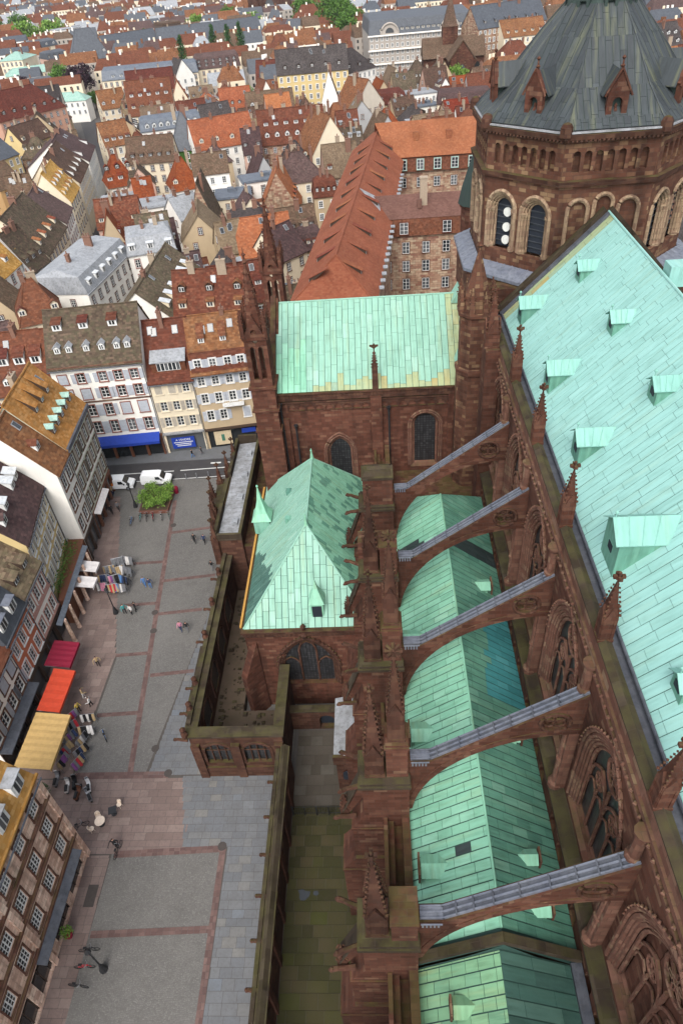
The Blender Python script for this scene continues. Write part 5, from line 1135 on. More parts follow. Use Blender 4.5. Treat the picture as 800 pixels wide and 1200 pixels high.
def roof_geom(mb, w, d, ze, rise, typ, ov=.35, th=.16, p=None):
    """returns slope function front(f)->(y,z,slope)"""
    if typ == 'gable':
        rp = d / 2; s_ = rise / rp
        n_ = max(2, int(w / 2.5)); X = [-ov*.6 + (w + ov*1.2) * k / n_ for k in range(n_ + 1)]
        rz_ = [ze + rise + (RS.uniform(-.10, .03) if 0 < k < n_ else 0) for k in range(n_ + 1)]; ez_ = [[ze - ov * s_ + (RS.uniform(-.05, .05) if 0 < k < n_ else 0) for k in range(n_ + 1)] for q in (0, 1)]
        for sg in (0, 1):
            y0 = -ov if sg == 0 else d + ov
            for k in range(n_): mb.extr([Vector((X[k], y0, ez_[sg][k])), Vector((X[k+1], y0, ez_[sg][k+1])), Vector((X[k+1], rp, rz_[k+1])), Vector((X[k], rp, rz_[k]))], (0, 0, th))
        mb.tube([(X[k], rp, rz_[k] + th + .02) for k in range(n_ + 1)], .13, 5)
        return s_
    if typ == 'gableperp':
        rp = w / 2; s_ = rise / rp
        for sg in (0, 1):
            x0 = -ov if sg == 0 else w + ov; z0 = ze - ov * s_
            mb.extr([Vector((x0, -ov*.6, z0)), Vector((x0, d + ov*.6, z0)), Vector((rp, d + ov*.6, ze + rise)), Vector((rp, -ov*.6, ze + rise))], (0, 0, th))
        mb.tube([(rp, -ov*.6, ze + rise + th + .02), (rp, d + ov*.6, ze + rise + th + .02)], .13, 5)
        return s_
    if typ in ('hip', 'pyramid'):
        hi = min(d / 2, w * .5 - .05) if typ == 'pyramid' else min(d / 2, w * .42); s_ = rise / (d / 2); z0 = ze - ov * s_ * .6
        a, b, c, e = (-ov, -ov, z0), (w + ov, -ov, z0), (w + ov, d + ov, z0), (-ov, d + ov, z0); r0, r1 = (hi, d / 2, ze + rise), (w - hi, d / 2, ze + rise)
        mb.poly([a, b, r1, r0]); mb.poly([b, c, r1]); mb.poly([c, e, r0, r1]); mb.poly([e, a, r0]); mb.poly([e, c, b, a])
        for q, r in ((a, r0), (b, r1), (c, r1), (e, r0), (r0, r1)): mb.tube([q, r], .12, 5)
        return s_
    if typ == 'mansard':
        i1 = rise * .28; z1 = ze + rise * .75; rp = d / 2
        a = [(-.15, -.15, ze), (w + .15, -.15, ze), (w + .15, d + .15, ze), (-.15, d + .15, ze)]; b = [(i1*.3, i1, z1), (w - i1*.3, i1, z1), (w - i1*.3, d - i1, z1), (i1*.3, d - i1, z1)]
        for k in range(4): mb.poly([a[k], a[(k+1) % 4], b[(k+1) % 4], b[k]])
        r0, r1 = (i1*.3 + 1.0, rp, ze + rise), (w - i1*.3 - 1.0, rp, ze + rise)
        mb.poly([b[0], b[1], r1, r0]); mb.poly([b[1], b[2], r1]); mb.poly([b[2], b[3], r0, r1]); mb.poly([b[3], b[0], r0])
        mb.box(-.3, w + .3, -.3, -.1, ze - .2, ze + .02)
        return .75 * rise / i1
    if typ == 'flat':
        mb.box(-.25, w + .25, -.25, d + .25, ze, ze + .25); mb.box(.15, w - .15, .15, d - .15, ze + .25, ze + .3 + rise * .3)
        mb.box(w * .55, w * .75, d * .4, d * .65, ze + .3, ze + 1.2); return 1
def house(label, loc, w, d, rot, ze, rise, typ, rm, wm, wins=None, dorm=None, chim=2, cat='house', group=None, holes_extra=None, wstyle=None, name='house', seed=0, side_win=False, chm='chimney_brick', backwin=False):
    """wins: [(zbottom, height, width, [x centres], dict)] on the front with real openings; dorm: [(f, [x], width, h, type, roofmat, s2)]"""
    rn = random.Random(seed * 31 + int(abs(loc[0]) * 7 + loc[1] * 3))
    root = empty(name, loc, math.radians(rot), local=True); tag(root, label, cat, group)
    mb = MB(); holes = list(holes_extra or [])
    for z0, h, ww, xs, kw in (wins or []):
        if not kw.get('closed') and not kw.get('proud'): holes += [(x - ww/2, x + ww/2, z0, z0 + h) for x in xs]
    facade(mb, w, 0, ze, holes)
    mb.poly([(w, 0, 0), (w, d, 0), (w, d, ze), (w, 0, ze)]); mb.poly([(w, d, 0), (0, d, 0), (0, d, ze), (w, d, ze)]); mb.poly([(0, d, 0), (0, 0, 0), (0, 0, ze), (0, d, ze)])
    if holes: mb.poly([(0, .45, 0), (w, .45, 0), (w, .45, ze), (0, .45, ze)])
    if typ == 'gable':
        for x in (0, w): mb.poly([(x, 0, ze), (x, d, ze), (x, d / 2, ze + rise)])
    if typ == 'gableperp':
        for y in (0, d): mb.poly([(0, y, ze), (w, y, ze), (w / 2, y, ze + rise)])
    mb.build('wall', wm, root)
    mb = MB(); s_ = roof_geom(mb, w, d, ze, rise, typ); roof = mb.build('roof', rm, root)
    for z0, h, ww, xs, kw in (wins or []):
        kw = dict(wstyle or {}, **kw); kw.setdefault('proud', False)
        for x in xs: add_window(root, x, 0, z0, ww, h, **kw)
    if any(kw.get('proud') for _, _, _, _, kw in (wins or [])):
        for sx, lx in ((-1, 0.0), (1, w)):
            ca, sa = math.cos(R_(rot)), math.sin(R_(rot)); cxw, cyw = loc[0] + ca * lx - sa * d / 2, loc[1] + sa * lx + ca * d / 2
            if sx * (ca * (0 - cxw) + sa * (0 - cyw)) <= 0 or loc[1] > 330: continue
            zz = ze + rise * .22 if typ == 'gable' else ze - 2.4
            for r_ in range(3):
                z_ = zz - 3.0 * r_
                if z_ < 1: break
                for yy_ in ([d * .5] if (r_ == 0 and typ == 'gable') else [d * .3, d * .68]):
                    if rn.random() < .8: add_window(root, lx, yy_, z_, .85, 1.35, sx * math.pi / 2, proud=True, sm='stone_pink')
    for dd in (dorm or []):
        f, xs, dw, dh, dt, drm, s2 = dd[:7]
        for x in xs:
            if typ == 'gableperp':
                lx = w - f * w / 2; place(dormer_mesh(dw, dh, s_, dt, drm, 'paint_white' if len(dd) < 8 else dd[7], s2), 'dormer', roof, (lx, x, ze + f * rise + .1), math.pi / 2)
            elif typ == 'mansard': place(dormer_mesh(dw, dh, s_, dt, drm, 'paint_white' if len(dd) < 8 else dd[7], s2), 'dormer', roof, (x, f * rise * .28, ze + f * rise * .75))
            else: place(dormer_mesh(dw, dh, s_, dt, drm, 'paint_white' if len(dd) < 8 else dd[7], s2), 'dormer', roof, (x, f * d / 2, ze + f * rise + .1))
    if typ == 'gable' and loc[1] < 330:
        for k in range(rn.choice([0, 1, 1, 2, 3])):
            f = rn.uniform(.68, .85); skylight(roof, rn.uniform(.12, .88) * w, f * d / 2, ze + f * rise + .17, s_)
    if loc[1] < 100 and typ != 'flat':
        m = MB(); m.tube([(-.2, -.42, ze - .12 - .35 * min(s_, 1.2)), (w + .2, -.42, ze - .12 - .35 * min(s_, 1.2))], .09, 6); m.build('gutter', 'lead_dark', root)
        m = MB(); m.tube([(w - .12, -.4, ze - .5), (w - .12, -.1, ze - .9), (w - .12, -.1, .2)], .055, 6); m.build('downpipe', 'lead_dark', root)
    for k in range(chim):
        cx = w * (.12 + .76 * (k + rn.uniform(.2, .8)) / max(chim, 1)); 
        if typ == 'gableperp': cx, cy = w * rn.uniform(.35, .65), d * rn.uniform(.2, .8)
        else: cy = d * rn.uniform(.42, .58)
        place(chimney_mesh(rn.choice([.8, 1.1, 1.5]), .6, rn.choice([.9, 1.3, 1.7]), rn.choice([chm, 'chimney_pale', 'chimney_brick']), rn.choice([1, 2, 3])), 'chimney', roof, (cx, cy, ze + rise - .2), rn.choice([0, math.pi / 2]))
    return root
def cols(w, n, m=None): m = w / n / 2 if m is None else m; return [m + (w - 2 * m) * k / max(n - 1, 1) for k in range(n)]
SG = dict(shut='shutter_grey'); SGc = dict(shut='shutter_grey', closed=True)
# ---- row of houses facing the road
def shopfront(root, w, h=3.6, n=4, mat='glass', fm='wood_dark', dep=.3):
    m = MB(); m.box(.3, w - .3, .2, .26, .2, h); m.build('shop_glazing', mat, root)
    for k in range(n + 1):
        m = MB(); x = .25 + (w - .5) * k / n; m.box(x - .22, x + .22, -.08, .3, 0, h); m.build('shop_pillar', fm, root)
    m = MB(); m.box(.0, w, -.16, .0, h, h + .5); m.build('fascia', fm, root)
rA = 5.1; w = 13.4
c5 = [1.5, 4.1, 6.7, 9.3, 11.9]
h = house('broad white five storey house with grey shutters and blue awning facing the road', (-47.3, 87.2, 0), w, 11.5, rA, 16.7, 6.2, 'gable', 'moss', 'white',
  wins=[(13.9, 1.5, 1.15, [4.1, 7.3, 9.6, 11.9], SG), (13.9, 1.5, 1.3, [1.5], SGc), (11.2, 1.7, 1.15, [6.9, 9.4, 11.9], SG), (11.2, 1.7, 1.4, [1.6, 4.2], SGc), (8.2, 1.9, 1.15, [4.1, 6.7, 1.5], SG), (8.2, 1.9, 1.4, [9.3, 11.9], SGc), (5.1, 2.0, 1.15, c5, SG)],
  dorm=[(.22, [1.6, 3.3, 5.8, 8.0, 10.2, 11.7], .85, .95, 'gable', 'zinc', .2), (.62, [1.8, 5.6, 9.8], 1.3, 1.0, 'shed', 'rust', .35)], chim=0, holes_extra=[(.4, 13.0, 0, 3.9)], seed=1)
shopfront(h, w, 3.6, 5, 'glass', 'brown_door')
m = MB(); m.extr([(.2, -.02, 4.4), (.2, -1.5, 3.6), (.2, -1.5, 3.5), (.2, -.02, 4.25)], (w - .5, 0, 0)); m.box(.2, w - .3, -1.52, -1.48, 3.15, 3.55); m.build('awning', 'awn_blue', h)
m = MB(); m.box(0, w, -.12, 0, 10.6, 10.8); m.box(-.1, w + .1, -.3, 0, 16.4, 16.75); m.build('string_course', 'stone_pink', h)
w = 6.45
h = house('narrow cream house with shed dormer strip window and blue shop sign', (-33.8, 88.45, 0), w, 11, 6.0, 13.0, 7.0, 'gable', 'rust', 'cream',
  wins=[(10.8, 1.5, 1.05, [1.1, 3.1], dict(shut='shutter_tan', closed=True, sm='cream')), (10.8, 1.5, 1.0, [5.2], dict(shut='shutter_tan', sm='cream')), (7.8, 1.6, 1.0, [1.3, 3.2, 5.1], dict(shut='shutter_tan', sm='cream')), (5.0, 1.7, 1.0, [1.3, 3.2, 5.1], dict(shut='shutter_tan', sm='cream'))],
  dorm=[(.12, [3.3], 5.0, 1.7, 'shed', 'zinc', .45, 'rust')], chim=1, holes_extra=[(.3, 6.1, 0, 3.6)], seed=2)
m = MB(); m.box(.3, 6.15, .3, .36, .1, 3.5); m.build('shop_glazing', 'glass', h); m = MB(); m.box(1.0, 4.6, -.12, -.02, .9, 2.9); sgn = m.build('shop_sign', 'awn_blue', h)
m = MB(); m.box(0, 6.4, -.5, 0, 3.75, 4.0); m.build('shop_canopy', 'lead_pale', h)
m = MB(); m.box(.9, 4.9, -.14, -.1, .8, 3.0)
w = 8.4
h = house('brownish cream house with balcony and red mansard next to the transept turret', (-27.3, 89.15, 0), w, 11, 8.5, 13.6, 6.4, 'gable', 'terracotta', 'beigew',
  wins=[(11.4, 1.5, 1.0, [1.1, 3.2, 5.3, 7.3], dict(shut='shutter_grey', sm='paint_white')), (8.4, 1.6, 1.0, [1.1, 3.2, 5.3, 7.3], dict(shut='shutter_grey', sm='paint_white')), (5.3, 1.7, 1.0, [1.4, 3.4], dict(shut='shutter_grey', sm='paint_white')), (5.3, 1.7, 1.0, [7.0], dict(shut='shutter_grey', closed=True, sm='paint_white'))],
  dorm=[(.5, [2.0, 5.2], .9, .9, 'shed', 'terracotta', .7)], chim=1, holes_extra=[(.3, 8.1, 0, 3.5)], seed=3)
m = MB(); m.extr([(0, -.1, 13.7), (w, -.1, 13.7), (w, .9, 16.2), (0, .9, 16.2)], (0, .6, 0)); m.build('mansard_band', 'rust', h)
for x in (1.1, 3.3, 5.5, 7.4): add_window(h, x, .22, 14.1, 1.0, 1.5, proud=True, shut='shutter_grey', sm='paint_white')
m = MB(); m.box(3.6, 6.8, -1.0, 0, 7.9, 8.05)
for k in range(13): m.box(3.6 + k * .265, 3.64 + k * .265, -1.0, -.96, 8.05, 8.95)
m.box(3.6, 6.82, -1.02, -.95, 8.95, 9.02); m.build('balcony', 'paint_white', h)
m = MB(); m.box(.3, 8.1, .3, .36, .1, 3.4); m.build('shop_glazing', 'glass', h); m = MB(); m.box(1.2, 3.9, -.1, -.02, .7, 3.2); m.build('shop_poster', 'panel_poster', h); m = MB(); m.box(2.3, 2.8, -.14, -.1, 1.4, 2.6); m.build('poster_motif', 'cl_green', h); m = MB(); m.box(5.6, 7.8, -.12, -.02, 2.4, 3.2); m.build('shop_sign', 'awn_blue', h)
m = MB(); m.box(0, 8.4, -.45, 0, 3.6, 3.85); m.build('shop_canopy', 'wood_dark', h)
house('red-brown roofed house with long shed dormers left of the big white house', (-60.5, 89.0, 0), 13, 12, 5.1, 11.6, 7.2, 'gable', 'rust', 'cream', wins=[(8.6, 1.6, 1.1, [2, 5, 8, 11], SG)],
  dorm=[(.12, [2.0, 4.6, 7.2, 9.8], 1.2, 1.0, 'gable', 'rust', .3), (.45, [4.2, 6.7, 9.2], 1.6, 1.3, 'shed', 'rust', .5)], chim=1, seed=4)
# ---- left row along the square
WB = dict(sm='stone_pink')
h = house('tall pale green house with ochre tiled roof and rows of dormers by the parked van', (-39.36, 69.25, 0), 10.6, 10.4, 94.3, 15.0, 6.6, 'gable', 'ochre', 'palegreen',
  wins=[(4.6, 2.2, 1.1, cols(10.6, 5), dict(shut='shutter_tan', sm='stone_pink')), (8.0, 2.2, 1.1, cols(10.6, 5), dict(shut='shutter_tan', sm='stone_pink')), (11.4, 2.0, 1.1, cols(10.6, 5), dict(shut='shutter_tan', sm='stone_pink'))],
  dorm=[(.2, [1.5, 3.4, 5.3, 7.2, 9.1], .9, 1.0, 'gable', 'verdigris', .2, 'wood_dark'), (.55, [3.0, 5.4, 7.8], .9, .9, 'shed', 'ochre', .85, 'wood_dark')], chim=1, holes_extra=[(.4, 10.2, 0, 3.6)], seed=5)
shopfront(h, 10.6, 3.4, 5, 'glass', 'brown_door'); m = MB(); m.box(-.1, 10.7, -.45, .0, 14.6, 14.95); m.build('eaves_gutter', 'lead_dark', h); m = MB(); m.extr([(.5, -.1, 3.9), (.5, -1.0, 3.6), (.5, -1.0, 3.5), (.5, -.1, 3.7)], (5.5, 0, 0)); m.build('awning', 'awn_white', h)
for z in (7.4, 10.8): m = MB(); m.box(0, 10.6, -.12, 0, z, z + .25); m.build('string_course', 'white', h)
h = house('narrow white house with plain red roof wedged beside the pale green house', (-38.98, 64.5, 0), 4.7, 10.4, 94.3, 14.5, 6.4, 'gable', 'terracotta', 'white',
  wins=[(z, 2.0, 1.3, [1.25, 3.45], dict(sm='stone_pink')) for z in (4.6, 8.0, 11.4)], dorm=[(.35, [2.2], 1.1, 1.0, 'gable', 'rust', .2)], chim=0, holes_extra=[(.4, 4.3, 0, 3.4)], seed=6); shopfront(h, 4.7, 3.3, 2)
h = house('cream yellow house with dark plum roof and white skylight dormers', (-39.2, 53.7, 0), 10.7, 10, 101.2, 13.2, 6.0, 'gable', 'plum', 'yellow',
  wins=[(4.8, 2.0, 1.1, cols(10.7, 5), dict(shut='shutter_tan', sm='paint_white')), (7.8, 1.9, 1.1, cols(10.7, 5), dict(shut='shutter_tan', sm='paint_white')), (10.6, 1.7, 1.1, cols(10.7, 5), dict(shut='shutter_tan', sm='paint_white'))],
  dorm=[(.35, [4.0, 7.8, 9.6], 1.2, 1.1, 'shed', 'white_metal', .3), (.3, [1.6], 1.2, 1.1, 'gable', 'plum', .2)], chim=1, seed=7)
h = house('slim house with pink stone window frames and mossy golden brown roof', (-38.45, 48.1, 0), 5.4, 10, 92.0, 10.7, 6.0, 'gable', 'mossgold', 'white',
  wins=[(z, 1.9, 1.1, [1.0, 2.75, 4.5], dict(sm='rose', shut=None)) for z in (4.0, 7.5)], dorm=[(.1, [1.4, 3.9], 1.3, 1.0, 'shed', 'mossgold', .5, 'wood_dark')], chim=0, holes_extra=[(.4, 5.0, 0, 3.2)], seed=8); shopfront(h, 5.4, 3.2, 2)
for z in (3.5, 6.9): m = MB(); m.box(0, 5.4, -.15, 0, z, z + .3); m.build('string_course', 'rose', h)
h = house('orange-red painted house with slate mansard dormers above the maroon awning', (-38.2, 42.5, 0), 5.55, 10, 92.0, 9.8, 4.4, 'mansard', 'slate', 'coral',
  wins=[(z, 1.8, 1.0, [.95, 2.75, 4.55], dict(sm='paint_white')) for z in (3.9, 6.9)], dorm=[(.15, [1.5, 4.0], 1.4, 1.7, 'shed', 'lead', .15)], chim=1, holes_extra=[(.4, 5.1, 0, 3.1)], seed=9); shopfront(h, 5.55, 3.1, 2)
h = house('white framed house with grey shutters above the sand coloured awning', (-37.95, 34.2, 0), 8.25, 10, 92.0, 9.3, 5.5, 'gable', 'rust', 'white',
  wins=[(z, 1.8, 1.15, cols(8.25, 4), dict(sm='stone_pink', shut='shutter_grey', closed=(i == 1))) for i, z in enumerate((3.9, 6.6))], dorm=[(.3, [2.5, 5.5], 1.2, 1.0, 'gable', 'rust', .2)], chim=1, holes_extra=[(.4, 7.8, 0, 3.1)], seed=10); shopfront(h, 8.25, 3.1, 3)
m = MB(); m.extr([(0, -.02, 3.75), (0, -1.2, 3.5), (0, -1.2, 3.35), (0, -.02, 3.5)], (8.25, 0, 0)); m.build('lean_to_roof', 'lead_dark', h)
cs = [1.3 + 2.75 * k for k in range(8)]
h = house('stone faced corner house with ochre mansard and arched shops at the lower left', (-27.8, 4.0, 0), 22.2, 9, 90, 13.9, 4.4, 'mansard', 'ochre', 'stone_house',
  wins=[(4.7, 2.0, 1.25, cs, dict(sm='stone_pink', cols=4, rows=4)), (8.0, 1.9, 1.25, cs, dict(sm='stone_pink', cols=4, rows=4)), (11.3, 1.7, 1.2, cs, dict(sm='stone_pink', cols=4, rows=4))],
  dorm=[(.1, [c + .3 for c in cs], 1.4, 1.9, 'shed', 'lead_pale', .1)], chim=2, holes_extra=[(.6 + 3.6 * k, 3.4 + 3.6 * k, .2, 3.3) for k in range(6)], seed=11)
for k in range(6):
    m = MB(); m.box(.6 + 3.6 * k, 3.4 + 3.6 * k, .25, .3, .2, 3.3); g_ = m.build('shop_window', 'glass', h); m = MB()
    for q in (0, .33, .66, 1): m.box(.6 + 3.6 * k + 2.74 * q, .66 + 3.6 * k + 2.74 * q, .18, .25, .2, 3.3)
    m.box(.6 + 3.6 * k, 3.4 + 3.6 * k, .18, .25, 2.5, 2.56); m.build('frame', 'wood_dark', g_)
for z in (3.9, 7.4, 10.6, 13.5): m = MB(); m.box(-.1, 22.3, -.22, 0, z, z + .28); m.build('string_course', 'stone_pink', h)
for x in (0, 5.4, 13.7, 22.2): m = MB(); m.box(x - .25, x + .25, -.18, 0, 0, 12.8); m.build('pilaster', 'stone_house', h)
m = MB(); m.extr([(12.5, -.1, 3.85), (12.5, -.9, 3.5), (12.5, -.9, 3.42), (12.5, -.1, 3.7)], (8.6, 0, 0)); m.build('awning', 'lead_dark', h)
# terrace canopy before the set-back house
tb = tag(empty('terrace', (-39.5, 57, 0)), 'planted roof terrace with blue glass canopy before the cream house', 'terrace')
m = MB(); m.extr([(-38.6, 53.6, 0), (-37.6, 53.6, 0), (-38.9, 64.3, 0), (-41.0, 64.3, 0)], (0, 0, 4.1)); m.build('wall', 'brown_door', tb)
m = MB(); m.extr([(-37.5, 49.8, 4.1), (-36.9, 49.8, 3.9), (-38.0, 63, 3.9), (-38.6, 63, 4.1)], (0, 0, .12)); m.build('canopy', 'bluegrey', tb)
rn = random.Random(2); m = MB()
for k in range(650):
    t_ = rn.random(); x = -38.9 - 1.9 * t_ * rn.random() + rn.gauss(0, .25); y = 54.6 + 8.5 * t_; z = 4.3 + rn.random() * 1.1; a = rn.uniform(.08, .2)
    q = [Vector((rn.uniform(-1, 1), rn.uniform(-1, 1), rn.uniform(-.6, .6))) * a for _ in range(4)]; m.poly([Vector((x, y, z)) + v_ for v_ in q])
m.build('plants', 'leaf', tb)
for k in range(6):
    m = MB(); y = 50.8 + 2.2 * k; x = -36.9 - (y - 50) * .08; m.lathe(x, y, [(.3, 0), (.24, .3), (.2, 3.9)], 8); m.build('pillar', 'stone_house', tb)
def awning(label, x0, x1, y0, y1, zi, zo, mat, cat='awning', folds=5):
    r = tag(empty('awning', ((x0 + x1) / 2, (y0 + y1) / 2, zo)), label, cat)
    m = MB()
    for k in range(folds):
        a = y0 + (y1 - y0) * k / folds; b = y0 + (y1 - y0) * (k + 1) / folds; mid = (a + b) / 2
        for p, q, dz0, dz1 in ((a, mid, 0, -.05), (mid, b, -.05, 0)): m.extr([Vector((x0, p, zi + dz0)), Vector((x1, p, zo + dz0)), Vector((x1, q, zo + dz1)), Vector((x0, q, zi + dz1))], (0, 0, .03))
    m.box(x1 - .02, x1 + .02, y0, y1, zo - .32, zo + .02); m.build('canvas', mat, r)
    for yy in (y0 + .15, y1 - .15): m = MB(); m.tube([(x0, yy, zi - .3), (x1, yy, zo - .03)], .035, 5); m.build('arm', 'steel', r)
awning('maroon awning over the cafe front below the orange-red house', -37.4, -34.7, 44.75, 48.2, 3.4, 2.9, 'awn_maroon')
awning('bright red awning between the maroon and sand coloured ones', -36.2, -34.0, 39.2, 44.4, 3.3, 2.8, 'awn_red')
awning('wide sand coloured awning above the bicycle and chair rows', -36.1, -32.7, 32.9, 38.9, 3.4, 2.8, 'awn_sand', folds=8)
awning('white square sunshade nearer the parked vans', -38.5, -36.2, 59.3, 61.1, 3.3, 2.9, 'awn_white', folds=2)
awning('white square sunshade nearer the maroon awning', -38.0, -35.7, 56.6, 58.4, 3.3, 2.9, 'awn_white', folds=2)
# ================================================================== GRAND RED-ROOFED SEMINARY BEHIND THE TRANSEPT
sem = tag(empty('seminary', (2, 140, 0)), 'long stone seminary with bright red tiled wings behind the transept', 'building')
mb = MB()
def wing_poly(p0, p1, hw): 
    d = (Vector(p1) - Vector(p0)).normalized(); n_ = Vector((-d.y, d.x)); return d, n_
# long wing
A0, A1 = Vector((-6.6, 101.5)), Vector((2.6, 196.0)); dW = (A1 - A0).normalized(); nW = Vector((-dW.y, dW.x)); hw = 6.4; ZE, ZR = 17.6, 22.6
P = lambda s_, t_, z: (A0.x + dW.x * s_ + nW.x * t_, A0.y + dW.y * s_ + nW.y * t_, z)
LW = (A1 - A0).length
mb.extr([P(0, hw, 0), P(0, -hw, 0), P(LW, -hw, 0), P(LW, hw, 0)], (0, 0, ZE))
mb.box(1.2, 20.5, 138.5, 151, 0, 15); mb.box(6.0, 30, 184, 197, 0, 15)
mb.build('wall', 'stone_seminary', sem)
rf = MB(); e = .6
a, b, c, d_ = P(-e, hw + e, ZE), P(-e, -hw - e, ZE), P(LW, -hw - e, ZE), P(LW, hw + e, ZE); r0, r1 = P(7.5, 0, ZR), P(LW, 0, ZR)
rf.poly([a, b, r0]); rf.poly([b, c, r1, r0]); rf.poly([d_, a, r0, r1]); rf.poly([a, b, c, d_])
for q, r in ((a, r0), (b, r0), (r0, r1)): rf.tube([q, r], .14, 5)
lroof = rf.build('roof', 'terracotta_plain', sem)
rf = MB(); rf.poly([(5.0, 183.6, 18.2), (30, 183.6, 18.2), (30, 191.5, 24.6), (1.6, 191.5, 24.6)]); rf.poly([(1.6, 191.5, 24.6), (30, 191.5, 24.6), (30, 199, 18), (1.6, 199, 18)]); rf.poly([(5.6, 183.4, 14.9), (30, 183.4, 14.9), (30, 184.1, 18.2), (5.0, 184.1, 18.2)], 1); froof = rf.build('roof', ['terracotta_plain', 'rust'], sem)
rf = MB(); rf.poly([(1.0, 138.6, 18.0), (20.5, 138.6, 18.0), (20.5, 145.5, 20.6), (-4.0, 145.5, 20.6)]); rf.poly([(-4, 145.5, 20.6), (20.5, 145.5, 20.6), (20.5, 151.5, 18), (-2, 151.5, 18)]); rf.poly([(1.1, 138.0, 14.9), (20.5, 138.0, 14.9), (20.5, 138.7, 18.0), (1.0, 138.7, 18.0)], 1); mroof = rf.build('roof', ['plum_plain', 'rust'], sem)
sl_ = (ZR - ZE) / hw; wed = dormer_mesh(1.0, .8, sl_, 'shed', 'terracotta_plain', 'wood_dark', .52)
for k in range(10):
    for sg in (-1, 1):
        s_ = 4 + k * 8.6
        if s_ < 8 and sg > 0: pass
        o = place(wed, 'dormer', lroof, P(s_ + (3 if sg < 0 else 0), sg * hw * .62, ZE + .38 * (ZR - ZE) + .05), math.atan2(dW.y, dW.x) + (math.pi if sg > 0 else 0))
for k in range(11):
    m = MB(); q = P(6 + k * 2.9, -hw - .62, ZE + .1); m.box(q[0] - .2, q[0] + .6, q[1] - .6, q[1] + .6, q[2] - .05, q[2] + .1); m.build('gutter_hood', 'zinc', lroof)
for k in range(8):
    m = MB(); q = P(50 + k * 2.9, -hw - .62, ZE + .1); m.box(q[0] - .2, q[0] + .6, q[1] - .6, q[1] + .6, q[2] - .05, q[2] + .1); m.build('gutter_hood', 'zinc', lroof)
for x in (8.2, 12.4, 16.6, 20.8, 25.0):
    add_window(sem, x, 183.25, 15.4, 1.6, 2.3, proud=True, sm='verdigris'); add_window(sem, x, 184, 11.2, 1.5, 2.2, proud=True, sm='stone_pink'); add_window(sem, x, 184, 7.2, 1.5, 2.2, proud=True, sm='stone_pink')
for x in (6.2, 14.6): add_window(sem, x, 137.9, 15.3, 1.6, 2.2, proud=True, sm='rust')
for z in (11.3, 7.6, 3.9):
    for x in (2.9, 6.6, 10.6, 14.6): add_window(sem, x, 138.5, z, 1.4, 2.2, proud=True, sm='stone_pink')
m = MB(); m.box(9.6, 11.0, 142, 143.2, 18, 24.2); m.box(9.5, 11.1, 141.9, 143.3, 24.2, 24.4); m.build('chimney', 'chimney_pale', mroof)
m = MB(); m.box(9.0, 9.9, 141.0, 142.0, 19, 20.6); m.build('dormer', 'plum_plain', mroof)
for x in (11, 19): m = MB(); m.box(x, x + 1.2, 187, 188.6, 21, 22.8); m.build('dormer', 'terracotta_plain', froof)
m = MB(); m.extr([P(43.5, -.2, 22.45), P(38.5, -5.2, 18.75), P(41, -6.4, 17.85), P(46, -4, 19.6)], (0, 0, .12)); m.build('valley_lead', 'lead_pale', lroof)
